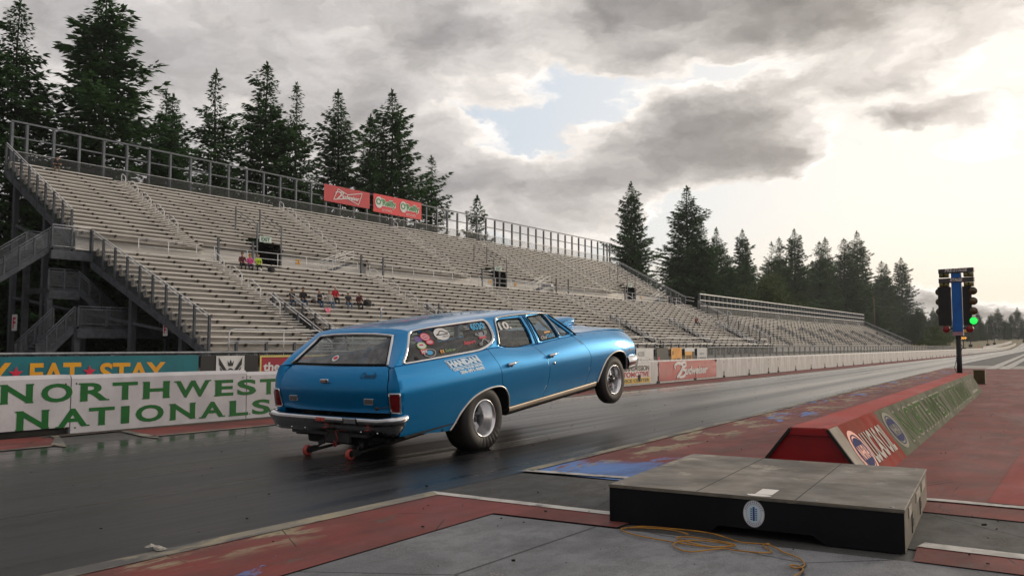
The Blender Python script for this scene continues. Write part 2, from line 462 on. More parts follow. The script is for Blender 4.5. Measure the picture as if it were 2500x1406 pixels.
# ---- surfaces of the ground
def mat_ground():
    mt = bpy.data.materials.new('worn asphalt and dry grass'); mt.use_nodes = True
    t = NT(mt.node_tree); b = t.n['Principled BSDF']; tc = t.node('ShaderNodeTexCoord'); co = tc.outputs['Object']
    x, y, z = t.sep(co)
    a = t.mix(t.step(t.noise(co, 1.2, 7, 0.65), 0.3, 0.7), S(66, 66, 66), S(92, 90, 87))
    a = t.mix(t.step(t.noise(co, 55, 2, 0.7), 0.35, 0.75), a, S(58, 57, 56))
    a = t.mix(t.step(t.noise(t.scale(co, 1, 0.25, 1), 2.2, 6, 0.7, w=4.0), 0.58, 0.7), a, S(128, 122, 108))
    g = t.mix(t.step(t.noise(co, 0.05, 8, 0.7), 0.35, 0.65), S(140, 116, 62), S(88, 82, 44))
    g = t.mix(t.step(t.noise(co, 0.6, 5), 0.4, 0.7), g, S(70, 66, 38))
    far = t.m('MAXIMUM', t.step(x, -32.0, -36.0), t.step(y, 205.0, 225.0))
    far = t.m('MAXIMUM', far, t.step(x, 26.0, 34.0))
    nearf = t.mix(t.step(t.noise(co, 1.5, 6), 0.35, 0.65), S(44, 40, 30), S(70, 62, 44))
    g = t.mix(t.m('MULTIPLY', t.step(x, -32.0, -36.0), t.step(y, 240.0, 130.0)), g, nearf)
    t.put(b.inputs['Base Color'], t.mix(far, a, g))
    t.put(b.inputs['Roughness'], t.step(t.noise(co, 3, 5), 0.3, 0.7, 0.55, 0.8))
    t.put(b.inputs['Normal'], t.bump(t.noise(co, 70, 3, 0.7), 0.25, 0.01))
    return mt
def mat_track():
    mt = bpy.data.materials.new('rubbered drag lane'); mt.use_nodes = True
    t = NT(mt.node_tree); b = t.n['Principled BSDF']; tc = t.node('ShaderNodeTexCoord'); co = tc.outputs['Object']
    x, y, z = t.sep(co)
    drift = t.m('MULTIPLY', t.m('MAXIMUM', t.m('SUBTRACT', y, 8.0), 0.0), 0.047)      # streaks follow the lane
    xs = t.m('ADD', x, drift)
    wob = t.m('MULTIPLY', t.m('SUBTRACT', t.noise(t.vec(0.0, t.m('MULTIPLY', y, 0.08), 0.0), 1.0, 2), 0.5), 0.5)
    q = t.vec(t.m('ADD', xs, wob), t.m('MULTIPLY', y, 0.012), 0.0)
    q2 = t.vec(t.m('ADD', xs, wob), t.m('MULTIPLY', y, 0.05), 0.0)
    s1 = t.noise(q, 1.5, 3, 0.5); s2 = t.noise(q, 6.0, 5, 0.65, w=2.0); s3 = t.noise(q2, 26.0, 4, 0.7, w=7.0)
    def band(c, w): return t.m('EXPONENT', t.m('MULTIPLY', t.m('POWER', t.m('ABSOLUTE', t.m('DIVIDE', t.m('SUBTRACT', xs, c), w)), 2.0), -1.0))
    groove = t.m('ADD', t.m('ADD', band(-5.62, 0.28), band(-7.2, 0.28)), t.m('MULTIPLY', band(-8.6, 0.18), 0.6), clamp=True)
    v = t.m('ADD', t.m('ADD', t.m('MULTIPLY', s1, 0.45), t.m('MULTIPLY', s2, 0.35)), t.m('MULTIPLY', s3, 0.2))
    col = t.mix(t.step(v, 0.38, 0.62), t.mix(t.step(y, 8.0, 24.0), S(13, 13, 15), S(66, 65, 63)), t.mix(t.step(y, 8.0, 24.0), S(42, 42, 44), S(196, 192, 184)))  # paler down the lane: thinner rubber, with sky glare painted into the streaks
    col = t.mix(t.m('MULTIPLY', groove, 0.75), col, S(26, 26, 27))
    marks = t.step(t.noise(t.vec(t.m('MULTIPLY', xs, 1.0), t.m('MULTIPLY', y, 0.35), 0.0), 3.5, 6, 0.7, w=11.0), 0.60, 0.75)
    col = t.mix(t.m('MULTIPLY', marks, 0.35), col, S(96, 95, 93))
    # burnt-in black patch where cars launch
    ln = t.m('MULTIPLY', band(-5.3, 0.75), t.m('EXPONENT', t.m('MULTIPLY', t.m('POWER', t.m('ABSOLUTE', t.m('DIVIDE', t.m('SUBTRACT', y, 6.6), 1.5)), 2.0), -1.0)))
    ln = t.m('MULTIPLY', ln, t.step(t.noise(q2, 5, 6, 0.65, w=1.0), 0.3, 0.6))
    col = t.mix(ln, col, S(14, 14, 16))
    grit = t.step(t.noise(co, 130, 2), 0.35, 0.75)
    col = t.mix(t.m('MULTIPLY', grit, 0.28), col, S(18, 18, 19))
    t.put(b.inputs['Base Color'], col)
    r = t.step(t.m('ADD', t.m('MULTIPLY', s1, 0.5), t.m('MULTIPLY', s2, 0.5)), 0.35, 0.65, 0.24, 0.50)
    r = t.m('SUBTRACT', r, t.m('MULTIPLY', ln, 0.16))
    wet = band(-9.15, 0.55)                                # smooth sealed edge that mirrors the wall
    r = t.m('SUBTRACT', r, t.m('MULTIPLY', wet, 0.26))
    t.put(b.inputs['Roughness'], t.m('MAXIMUM', r, 0.11))
    t.put(b.inputs['Specular IOR Level'], t.step(y, 5.0, 22.0, 0.32, 0.75))
    h = t.m('ADD', t.m('MULTIPLY', t.noise(co, 90, 3, 0.7), t.m('SUBTRACT', 1.0, t.m('MULTIPLY', wet, 0.8))), t.m('MULTIPLY', s3, 0.5))
    t.put(b.inputs['Normal'], t.bump(h, 0.05, 0.005))
    return mt
def mat_paint(name, c, c2, blue=False, wear=0.62):
    """road paint worn through to older coats and asphalt"""
    mt = bpy.data.materials.new(name); mt.use_nodes = True
    t = NT(mt.node_tree); b = t.n['Principled BSDF']; tc = t.node('ShaderNodeTexCoord'); co = tc.outputs['Object']
    x, y, z = t.sep(co)
    ws = t.scale(co, 1, 0.35, 1)
    w1 = t.noise(ws, 1.3, 8, 0.68, 0.5); w2 = t.noise(ws, 3.2, 8, 0.7, 0.3, w=5.0); w3 = t.noise(co, 24, 4, 0.7, w=9.0)
    col = t.mix(t.step(t.noise(co, 2.0, 6), 0.3, 0.7), c, c2)
    col = t.mix(t.step(t.noise(t.scale(co, 1, 0.06, 1), 7.0, 5, 0.7, w=2.0), 0.5, 0.72, 0, 0.35), col, S(70, 45, 44))
    if blue:
        edge = t.step(t.m('ADD', x, t.m('MULTIPLY', t.m('MAXIMUM', t.m('SUBTRACT', y, 8.0), 0.0), 0.06)), -2.9, -3.9)
        front = t.m('MULTIPLY', t.m('MULTIPLY', t.step(x, -2.6, -3.0), t.step(y, 6.1, 6.2)), t.step(t.m('ADD', y, t.m('MULTIPLY', x, -0.25)), 8.45, 7.9))
        cream = t.m('MULTIPLY', t.m('MULTIPLY', t.step(x, -3.7, -4.0), t.m('MAXIMUM', t.step(y, 6.0, 6.3), t.step(y, 3.9, 3.3))), t.step(t.m('ADD', w2, t.m('MULTIPLY', edge, 0.1)), 0.60, 0.68))
        col = t.mix(t.m('MULTIPLY', cream, edge), col, S(150, 138, 112))
        bl = t.m('MAXIMUM', t.m('MULTIPLY', front, t.step(w1, 0.40, 0.43)), t.m('MULTIPLY', t.m('MULTIPLY', edge, t.m('MAXIMUM', t.step(y, 5.8, 6.2), t.step(y, 3.4, 3.0))), t.step(t.m('ADD', w1, t.m('MULTIPLY', w3, 0.12)), 0.645, 0.675)))
        col = t.mix(bl, col, S(96, 128, 184))
    bare = t.step(t.m('ADD', t.m('MULTIPLY', w2, 0.8), t.m('MULTIPLY', w3, 0.2)), wear, wear + 0.05)
    col = t.mix(t.m('MULTIPLY', bare, .8), col, S(92, 84, 76))
    blot = t.step(t.noise(ws, 0.8, 7, 0.7, 0.4, w=21.0), 0.52, 0.7); col = t.mix(t.m('MULTIPLY', blot, .55), col, S(58, 40, 38))
    crk = t.voro(t.scale(co, 1, .8, 1), 1.1, 'DISTANCE_TO_EDGE'); col = t.mix(t.m('MULTIPLY', t.step(crk, .005, .001), t.step(w2, .48, .56)), col, S(30, 28, 27))
    speck = t.step(t.noise(co, 60, 2, w=4.0), 0.66, 0.74)
    col = t.mix(t.m('MULTIPLY', speck, 0.6), col, S(60, 50, 46))
    t.put(b.inputs['Base Color'], col)
    b.inputs['Specular IOR Level'].default_value = .22
    t.put(b.inputs['Roughness'], t.step(w1, 0.3, 0.7, 0.55, 0.8))
    t.put(b.inputs['Normal'], t.bump(t.m('ADD', w3, t.noise(co, 80, 3)), 0.18, 0.006))
    return mt
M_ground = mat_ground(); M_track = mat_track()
M_red = mat_paint('faded red road paint', S(128, 62, 58), S(102, 56, 52), False, 0.58)
M_redb = mat_paint('red road paint worn to blue', S(126, 61, 57), S(102, 60, 55), True, 0.57)
M_redn = mat_paint('newer red road paint', S(146, 54, 49), S(126, 50, 46), False, 0.64)
M_line = pm('worn white line', S(196, 192, 186), S(160, 156, 150), 0.6, scale=6, dirt=S(96, 92, 88), dlo=0.52, dhi=0.66, dscale=5, bump=0.1)
M_cream = pm('yellowed old line', S(150, 140, 116), S(116, 112, 104), 0.65, scale=5, stretch=(1, 0.5, 1), dirt=S(78, 77, 76), dlo=0.45, dhi=0.58, dscale=4, bump=0.15)
def mat_slab(name, c1, c2, c3, pale, seed):
    """broom-finished slab: large stains, aggregate speckle, rubber dust streaks and hair cracks"""
    mt = bpy.data.materials.new(name); mt.use_nodes = True
    t = NT(mt.node_tree); b = t.n['Principled BSDF']; tc = t.node('ShaderNodeTexCoord'); co = tc.outputs['Object']
    big = t.noise(co, 0.9, 8, 0.62, 0.4, w=seed); mid = t.noise(t.scale(co, 1, .6, 1), 5.0, 7, 0.7, 0.2, w=seed + 1); fine = t.noise(co, 75, 3, 0.7, w=seed + 2); grit = t.noise(co, 210, 2, 0.6, w=seed + 3)
    col = t.mix(t.step(big, .36, .64), c1, c2)
    col = t.mix(t.m('MULTIPLY', t.step(mid, .44, .68), .6), col, c3)
    col = t.mix(t.m('MULTIPLY', t.step(t.m('ADD', t.m('MULTIPLY', mid, .6), t.m('MULTIPLY', fine, .4)), .56, .62), .55), col, pale)
    col = t.mix(t.m('MULTIPLY', t.step(grit, .40, .70), .5), col, S(40, 40, 41))
    col = t.mix(t.m('MULTIPLY', t.step(grit, .36, .26), .5), col, pale)
    crk = t.voro(t.node('ShaderNodeVectorMath', operation='ADD').outputs[0], .9, 'DISTANCE_TO_EDGE') if False else t.voro(t.vec(*[t.m('ADD', s_, t.m('MULTIPLY', t.m('SUBTRACT', mid, .5), .07)) for s_ in t.sep(co)]), .55, 'DISTANCE_TO_EDGE')
    col = t.mix(t.m('MULTIPLY', t.step(crk, .006, .001), .8), col, S(34, 34, 35))
    t.put(b.inputs['Base Color'], col); t.put(b.inputs['Roughness'], t.step(mid, .3, .7, .6, .85)); b.inputs['Specular IOR Level'].default_value = .3
    t.put(b.inputs['Normal'], t.bump(t.m('ADD', fine, t.m('MULTIPLY', grit, .5)), .3, .006))
    return mt
M_pad = mat_slab('pale worn concrete pad', S(108, 109, 113), S(138, 139, 142), S(84, 84, 87), S(166, 165, 162), 3.0)
M_tar = mat_slab('dark asphalt strip', S(66, 66, 66), S(92, 90, 86), S(50, 50, 50), S(128, 121, 106), 9.0)

def flat(name, pts, z, mat, **tags):
    mb = MB(); mb.add([(x, y, z) for x, y in pts], [tuple(range(len(pts)))])
    o = mb.build(name, mat, None, False)
    if o.data.polygons[0].normal.z < 0: o.data.flip_normals()
    o['kind'] = 'structure'
    return o
gm = MB()
gx = [-500, -300, -120, -60, -36, -20, 0, 20, 60, 200, 500]
gy = [-150, -60, -20, 0, 10, 30, 60, 110, 150, 190, 230, 270, 310, 350, 400, 450, 500, 560, 620, 700, 850, 1100]
gm.grid([[(x, y, gz(y) - 0.004) for y in gy] for x in gx], 0, True)
g = gm.build('ground', M_ground, None, False); g['kind'] = 'structure'
if g.data.polygons[0].normal.z < 0: g.data.flip_normals()
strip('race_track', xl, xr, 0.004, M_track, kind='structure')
# painted margin along the far wall, broken where the access lane crosses
ya = [-30, -15, -5, 0, 2, 3.5, 4.6]
def margin(name, ys, mat):
    return strip(name, lambda y: xw(y) + 0.12, xl, 0.008, mat, ys=ys, kind='structure')
margin('red_margin', ya, M_red)
flat('red_margin_end', [(xw(4.6) + .12, 4.6), (xl(4.6), 4.6), (xl(4.8), 4.86), (-10.35, 5.2), (xw(5) + .12, 5.2)], 0.008, M_red)
flat('white_line', [(xl(4.8) + .22, 4.86), (-10.35, 5.28), (-10.62, 5.38), (-10.62, 5.28), (-10.35, 5.2), (xl(4.8), 4.80)], 0.012, M_cream)
margin('red_margin', [6.4, 8, 10, 13, 16, 20, 25, 31, 38, 46, 60, 80, 110], M_red)
flat('red_margin_end', [(xl(6.2), 6.0), (xl(6.4), 6.4), (xw(6.4) + .12, 6.4), (xw(6.4) + .3, 6.2)], 0.008, M_red)
flat('white_line', [(xl(6) + .3, 5.93), (xl(6) + .05, 6.06), (-10.5, 6.22), (-10.5, 6.12), (xl(6), 5.92)], 0.012, M_cream)
strip('white_line', lambda y: xl(y) - 0.03, lambda y: xl(y) + 0.05, 0.012, M_cream, ys=[-30, -5, 0, 2, 4, 4.86], kind='structure')
strip('white_line', lambda y: xl(y) - 0.03, lambda y: xl(y) + 0.05, 0.012, M_cream, ys=[6, 8, 10, 13, 16, 20, 25, 31, 38, 46], kind='structure')
strip('gravel_edge', lambda y: xw(y) + 0.1, lambda y: xw(y) + 0.34 + 0.05 * math.sin(y * 1.7), 0.011, pm('loose dark grit', S(52, 46, 42), S(84, 72, 66), 0.9, scale=30, bump=0.8, bscale=90),
      ys=[5.3 + 0.5 * i for i in range(60)], kind='structure')
# near side: starting-line island
flat('dark_asphalt_lane', [(-4.25, 5.02), (-4.25, 6.2), (3.0, 6.95), (3.0, 5.28)], 0.002, M_tar)
flat('concrete_pad', [(-3.3, -3), (-3.32, 2.8), (-3.38, 4.58), (-2.5, 4.66), (-0.86, 4.84), (3.0, 5.0), (4.0, -3)], 0.002, M_pad)
flat('red_marking', [(-4.17, -3), (-3.3, -3), (-3.32, 2.8), (-3.38, 4.6), (-2.5, 4.68), (-2.5, 5.0), (-4.12, 4.93)], 0.008, M_redb)
flat('white_line', [(-4.25, 5.0), (-4.12, 4.91), (-2.5, 4.99), (-2.5, 5.09)], 0.012, M_line)
flat('white_line', [(-4.28, -3), (-4.10, -3), (-4.12, 4.91), (-4.25, 5.0)], 0.012, M_cream)
flat('red_marking', [(-0.86, 4.84), (3.0, 4.98), (3.0, 5.26), (-0.9, 5.2)], 0.008, M_red)
flat('white_line', [(-0.9, 5.18), (3.0, 5.26), (3.0, 5.38), (-0.88, 5.31)], 0.012, M_line)
ris = [6.3, 8, 10, 13, 16, 20, 25, 31, 38, 46.5]
strip('red_island', xr, lambda y: 3.0, 0.008, M_redb, ys=ris, kind='structure')
strip('red_marking', lambda y: -0.72 - 0.01 * (y - 6), lambda y: 3.0, 0.012, M_redn, ys=[6.9, 8, 10, 12.5], kind='structure')
flat('white_line', [(-4.3, 6.22), (-4.25, 6.33), (-1.0, 6.84), (3.0, 6.98), (3.0, 6.88), (-1.0, 6.74)], 0.016, M_line)
strip('white_line', lambda y: xr(y) - 0.04, lambda y: xr(y) + 0.07, 0.016, M_cream, ys=ris[:-1], kind='structure')
strip('pale_asphalt', xr, lambda y: 3.0, 0.004, pm('pale worn lane', S(120, 116, 108), S(146, 141, 130), 0.5, scale=1.5, stretch=(1, .1, 1), bump=0.1), ys=[46.5, 53.2], kind='structure')
def far_line(a, b, w):
    d = Vector((b[0] - a[0], b[1] - a[1], 0)).normalized(); s = Vector((d.y, -d.x, 0)) * w / 2
    flat('white_line', [(a[0] - s.x, a[1] - s.y), (b[0] - s.x, b[1] - s.y), (b[0] + s.x, b[1] + s.y), (a[0] + s.x, a[1] + s.y)], 0.02, M_line)
far_line((-4.45, 45.2), (-9.6, 150), 0.42); far_line((-3.9, 45.3), (-8.6, 150), 0.42)

# ---- concrete barrier along the far lane
M_conc = pm('white painted barrier concrete', S(205, 203, 206), S(190, 188, 192), 0.6, scale=2.5, detail=7, dirt=S(150, 145, 140), dlo=0.62, dhi=0.8, dscale=3.0, bump=0.25, bscale=40)
M_conc2 = pm('weathered barrier concrete', S(206, 203, 200), S(184, 180, 177), 0.65, scale=2.0, stretch=(1, 2.5, .6), detail=8, dirt=S(140, 132, 126), dlo=0.56, dhi=0.76, dscale=2.0, bump=0.3, bscale=40)
M_dark = pm('dark grime', S(18, 18, 18), S(34, 32, 30), 0.8)
M_green = pm('green sign paint', S(0, 104, 32), S(6, 96, 34), 0.55, scale=9)
M_blk = pm('black', S(22, 22, 23), S(30, 30, 31), 0.55)
M_wht = pm('white sign paint', S(222, 220, 218), S(208, 206, 204), 0.5)
M_redsign = pm('faded red banner vinyl', S(176, 52, 56), S(160, 60, 60), 0.45, scale=3, dirt=S(150, 84, 80), dlo=0.5, dhi=0.8)
joints = [-6.0, -3.2, -0.2, 2.7, 5.64, 8.34, 11.2, 14.2, 17.1, 20.0, 23.04, 26.04, 28.82, 31.66, 34.18]
while joints[-1] < 330: joints.append(joints[-1] + (2.75 if len(joints) % 5 else 1.4))
def barrier_mesh(L, h, slot=False):
    mb = MB()
    prof = [(-0.14, 0), (0, 0), (0, h - 0.045), (-0.03, h), (-0.17, h), (-0.2, h - 0.045), (-0.2, 0)]
    if slot:                                    # lifting slot cut under the right-hand end
        for (a, b, z0) in ((0, L - 1.25, 0), (L - 1.25, L, 0.085)):
            pr = [(x, max(z, z0)) for x, z in prof]
            mb.grid([[(x, a, z) for x, z in pr], [(x, b, z) for x, z in pr]], 0, False, True)
            mb.add([(x, a, z) for x, z in pr], [tuple(range(7))]); mb.add([(x, b, z) for x, z in pr], [tuple(range(7))])
    else:
        mb.grid([[(x, 0, z) for x, z in prof], [(x, L, z) for x, z in prof]], 0, False, True)
        mb.add([(x, 0, z) for x, z in prof], [tuple(range(7))]); mb.add([(x, L, z) for x, z in prof], [tuple(range(7))])
    return mb
def face_map(x0, y0, x1, y1, z0=0.0):
    d = Vector((x1 - x0, y1 - y0, 0)).normalized(); n = Vector((d.y, -d.x, 0))
    if n.x < 0: n = -n
    o = Vector((x0, y0, z0))
    return lambda u, v, k=0.0: o + d * u + Vector((0, 0, v)) + n * k
L1 = list(zip('NORTHWEST', [4.80, 5.27, 5.76, 6.19, 6.63, 7.12, 7.78, 8.17, 8.59], [5.17, 5.66, 6.14, 6.55, 7.03, 7.69, 8.10, 8.52, 8.93]))
L2 = list(zip('NATIONALS', [4.99, 5.48, 5.88, 6.32, 6.53, 7.05, 7.54, 8.04, 8.45], [5.37, 5.87, 6.23, 6.44, 6.95, 7.45, 7.94, 8.38, 8.80]))
SERIF = {'N': [(.08, 1), (.9, 1), (.1, 0), (.9, 0)], 'R': [(.12, 0), (.06, 1), (.9, 0)], 'T': [(.5, 0)], 'H': [(.1, 0), (.9, 0), (.1, 1), (.9, 1)], 'W': [(.05, 1), (.95, 1)],
         'E': [(.1, 0), (.1, 1)], 'A': [(.06, 0), (.94, 0)], 'I': [(.5, 0), (.5, 1)], 'L': [(.12, 1), (.1, 0)], 'O': [], 'S': []}
for i in range(len(joints) - 1):
    a, b = joints[i], joints[i + 1]; ga = 0.008
    L = b - a - 2 * ga; h = float(np.interp(a, [5, 9, 23], [0.745, 0.70, 0.675]))
    lettered = 2.6 < a < 8.5
    slot = abs(a - 2.7) < 0.1
    lab = 'white concrete barrier segment along the far side of the drag lane'
    if slot: lab = 'white concrete barrier segment with first green letters N and O and a slot beneath'
    elif abs(a - 5.64) < .1: lab = 'white concrete barrier segment carrying most green NORTHWEST NATIONALS letters'
    elif abs(a - 8.34) < .1: lab = 'white concrete barrier segment lettered with the last green letters, behind car tailgate'
    elif abs(a - 20.0) < .1: lab = 'white concrete barrier segment with transmission automotive advert, behind the front wheel'
    elif abs(a - 23.04) < .1: lab = 'barrier segment under the left half of red beer banner'
    elif abs(a - 26.04) < .1: lab = 'barrier segment under the torn right half of red beer banner'
    o = barrier_mesh(L, h, slot).build('concrete_barrier', M_conc if lettered else M_conc2, None, True, label=lab, category='barrier')
    if lab.endswith('drag lane'): o['group'] = 'concrete barriers along the drag lane'
    ym = (a + b) / 2
    o.location = (xw(a + ga), a + ga, gz(ym)); o.rotation_euler = (0, 0, -math.atan2(xw(b - ga) - xw(a + ga), b - a - 2 * ga))
    if b < 130:
        for bx_ in (((0.0, L - 0.02, 0.035), (0.05, 0.16, 0.07)), ((0.004, L - 0.01, h * 0.22), (0.02, 0.035, h * 0.2)), ((0.002, L - 0.012, h * 0.8), (0.016, 0.02, 0.05))):
            if not lettered: ft = MB(); ft.box(*bx_); ft.build('joint_foot' if bx_[1][1] > .1 else 'joint_bracket', M_dark, o)
    if lettered:
        mp = lambda u, v, k: (k, u - a - ga, v)
        lt = MB()
        for (row, z0, z1) in ((L1, (0.415, 0.35), (0.65, 0.592)), (L2, (0.09, 0.047), (0.325, 0.277))):
            for ch, ya_, yb in row:
                c = (ya_ + yb) / 2
                if not (a <= c < b) and not (ch == 'O' and False): continue
                t = (c - 4.9) / 4.0; lo = lerp(z0[0], z0[1], t); hi = lerp(z1[0], z1[1], t)
                text(lt, ch, mp, ya_, lo, yb - ya_, hi - lo, 0.03, 0, 0, 0.003)
                for (fx, fy) in SERIF[ch]:
                    w = 0.095; x0 = ya_ + (yb - ya_) * fx - w / 2; z = lo if fy == 0 else hi - 0.018
                    rect(lt, mp, x0, z, w, 0.018, 0, 0.0045)
        if lt.f: lt.build('painted_lettering', M_green, o, False)
        if slot:
            s = MB(); s.bx(-0.19, -0.03, L - 1.2, L - 0.02, 0.004, 0.082); s.build('lifting_slot', M_dark, o)
        bl = MB()
        for y in (0.06, L - 0.06):
            for z in (0.07, 0.63): bl.lathe([(0.0, 0.004), (0.009, 0.004), (0.012, 0)], (0, y, z), (1, 0, 0), 10)
        bl.build('anchor_bolt', pm('rusty bolt', S(90, 70, 56), None, 0.6, 0.5), o)

# small helper: a vinyl banner that hangs on a fence or wall, with its printing as a part
def banner(name, label, x0, y0, x1, y1, z0, z1, mat, th=0.012, group=None):
    mp = face_map(x0, y0, x1, y1, z0); W = math.hypot(x1 - x0, y1 - y0); H = z1 - z0
    nu, nv = max(2, int(W / 0.25)), 3
    mb = MB()
    def wv(u, v, k): return mp(u, v, k + 0.006 * math.sin(u * 5 + v * 3) * (1 - abs(2 * v / H - 1)))
    A = [[wv(W * i / nu, H * j / nv, 0) for i in range(nu + 1)] for j in range(nv + 1)]
    B = [[wv(W * i / nu, H * j / nv, -th) for i in range(nu + 1)] for j in range(nv + 1)]
    mb.grid(A); mb.grid(B)
    mb.grid([A[0], B[0]]); mb.grid([A[-1], B[-1]]); mb.grid([[r[0] for r in A], [r[0] for r in B]]); mb.grid([[r[-1] for r in A], [r[-1] for r in B]])
    o = mb.build(name, mat, None, True, label=label, category='banner')
    if group: o['group'] = group
    return o, mp, W, H
def budweiser(mb, mp, u, v, w, h, mi=0, d=0.012):
    """flowing script: tall looped capital, then slanted lower case"""
    ribbon(mb, mp, [(u + .02 * w, v + .62 * h), (u + .0 * w, v + .82 * h), (u + .10 * w, v + .98 * h), (u + .22 * w, v + .8 * h), (u + .16 * w, v + .35 * h), (u + .06 * w, v + .02 * h)], [.02 * w, .03 * w, .03 * w, .035 * w, .045 * w, .03 * w], mi, d)
    ribbon(mb, mp, [(u + .16 * w, v + .96 * h), (u + .27 * w, v + 1.02 * h), (u + .31 * w, v + .82 * h), (u + .2 * w, v + .58 * h), (u + .3 * w, v + .42 * h), (u + .26 * w, v + .1 * h), (u + .12 * w, v + .02 * h)], [.02 * w, .03 * w, .035 * w, .02 * w, .035 * w, .035 * w, .02 * w], mi, d + .001)
    text(mb, 'udweiser', mp, u + .29 * w, v + .16 * h, w * .66, h * .6, 0.03, 0.28, mi, d + .002)

# Budweiser banner on the barrier, over two segments
xa, xb = xw(23.04) + 0.012, xw(28.05) + 0.012
bn, mp, W, H = banner('vinyl_banner', 'long red beer banner with white script fixed on the white barrier', xa, 23.06, xb, 28.0, 0.05, 0.635, M_redsign)
lt = MB(); budweiser(lt, mp, 1.2, 0.07, 2.95, 0.46, 0, 0.012); lt.build('banner_lettering', M_wht, bn, False)
lt = MB(); poly(lt, mp, [(W - .22, H), (W, H - .08), (W + .01, H + .01)], 0, 0.016); lt.build('torn_corner', M_dark, bn, False)
# transmission shop advert
xa, xb = xw(20.1) + 0.012, xw(22.95) + 0.012
bn, mp, W, H = banner('wall_sign', 'white transmission and automotive service advert on the barrier behind front wheel', xa, 20.15, xb, 22.5, 0.04, 0.62, M_wht)
lt = MB(); rect(lt, mp, 0.05, 0.02, W - .1, 0.15, 2, 0.01)
text(lt, 'GS TRANSMISSION', mp, 0.1, 0.36, W - .2, 0.15, 0.03, 0, 0); text(lt, 'AUTOMOTIVE', mp, 0.1, 0.19, W - .2, 0.15, 0.03, 0, 1); text(lt, 'SERVICE CENTER', mp, 0.12, 0.05, W - .24, 0.09, 0.03, 0, 0, 0.014)
for q in range(0, len(lt.v)):
    pass
lt.build('sign_lettering', [pm('grey letter paint', S(90, 84, 74)), pm('red letter paint', S(176, 54, 58)), pm('yellow sign paint', S(214, 176, 70))], bn, False)
lt = MB(); ellipse(lt, mp, W - 0.78, 0.16, 0.075, 0.1, 0, 0.018); lt.build('drain_hole', M_dark, bn, False)

# ---- chain-link fence behind the barrier, with its banners
M_galv = pm('galvanised steel', S(150, 152, 154), S(128, 130, 132), 0.45, 0.7, scale=8)
M_grey = pm('grey structural steel', S(112, 116, 122), S(96, 100, 106), 0.55, 0.35, scale=3, dirt=S(84, 84, 84), dlo=0.6, dhi=0.8)
M_steel = pm('dark structural steel', S(92, 95, 101), S(76, 79, 85), 0.6, 0.25, scale=3)
def mat_link(name, c, cell, dens):
    mt = bpy.data.materials.new(name); mt.use_nodes = True
    t = NT(mt.node_tree); b = t.n['Principled BSDF']; out = t.n['Material Output']; tc = t.node('ShaderNodeTexCoord'); x, y, z = t.sep(tc.outputs['Object'])
    u = t.m('ADD', y, x)
    def lines(q): return t.m('LESS_THAN', t.m('ABSOLUTE', t.m('SUBTRACT', t.m('FRACT', t.m('MULTIPLY', q, 1 / cell)), 0.5)), dens)
    mask = t.m('MAXIMUM', lines(t.m('ADD', u, z)), lines(t.m('SUBTRACT', u, z)))
    t.put(b.inputs['Base Color'], c); b.inputs['Metallic'].default_value = 0.5; b.inputs['Roughness'].default_value = 0.5
    tr = t.node('ShaderNodeBsdfTransparent'); mx = t.node('ShaderNodeMixShader')
    t.l.new(mask, mx.inputs[0]); t.l.new(tr.outputs[0], mx.inputs[1]); t.l.new(b.outputs[0], mx.inputs[2]); t.l.new(mx.outputs[0], out.inputs['Surface'])
    return mt
M_link = mat_link('chain link mesh', S(120, 124, 128), 0.06, 0.09)
XF = -14.0
def xf(y): return XF + (xw(y) - xw(20)) * 1.0 if y > 20 else XF
fence = thing('chain_link_fence', 'grey chain link fence with banners behind the white barrier', 'fence', (XF, -4, 0))
def fl(p): return (p[0] - XF, p[1] + 4, p[2])
fys = [-4 + 3.0 * i for i in range(13)] + [35.6 + 1.22 * i for i in range(87)]
pp = MB()
for i, y in enumerate(fys):
    far = y > 34
    m = MB(); zt = 1.0 if not far else 1.03
    if far: m.box((0, 0, zt / 2), (0.07, 0.09, zt))
    else: m.tube([(0, 0, 0), (0, 0, zt)], 0.03, 8)
    if i == 0: near_me = m.mesh('fence_post', M_galv)
    if i == 13: far_me = m.mesh('fence_post', M_steel)
    o = bpy.data.objects.new('fence_post', far_me if far else near_me); COL.objects.link(o); o.parent = fence
    o.location = fl((xf(y) - 0.05, y, gz(y)))
m = MB(); m.tube([fl((xf(y), y, 0.985)) for y in fys[:14]], 0.022, 8); m.build('top_rail', M_galv, fence)
m = MB(); m.bar(fl((xf(35.6), 35.6, 1.04)), fl((xf(80), 80, 1.04)), 0.08, 0.05); m.bar(fl((xf(80), 80, 1.04)), fl((xf(141), 141, 1.04)), 0.08, 0.05)
m.bar(fl((xf(35.6), 35.6, .12)), fl((xf(80), 80, .12)), 0.05, 0.22); m.bar(fl((xf(80), 80, .12)), fl((xf(141), 141, .12)), 0.05, 0.22); m.build('guard_rail', M_grey, fence)
m = MB(); m.grid([[fl((xf(y) - 0.02, y, 0.02)) for y in fys], [fl((xf(y) - 0.02, y, 0.98)) for y in fys]], 0, False); m.build('chain_link_mesh', M_link, fence, False)
XB = XF + 0.04
M_teal = pm('teal banner vinyl', S(0, 112, 122), S(2, 100, 112), 0.5, scale=3, dirt=S(10, 88, 98))
M_yel = pm('yellow banner print', S(232, 164, 20), S(224, 152, 24), 0.5)
M_crim = pm('crimson print', S(196, 24, 60), None, 0.5)
bn, mp, W, H = banner('vinyl_banner', 'teal banner reading EAT STAY in yellow with crimson stars', XB, 2.2, XB, 9.63, 0.28, 0.94, M_teal)
def u_(y): return y - 2.2
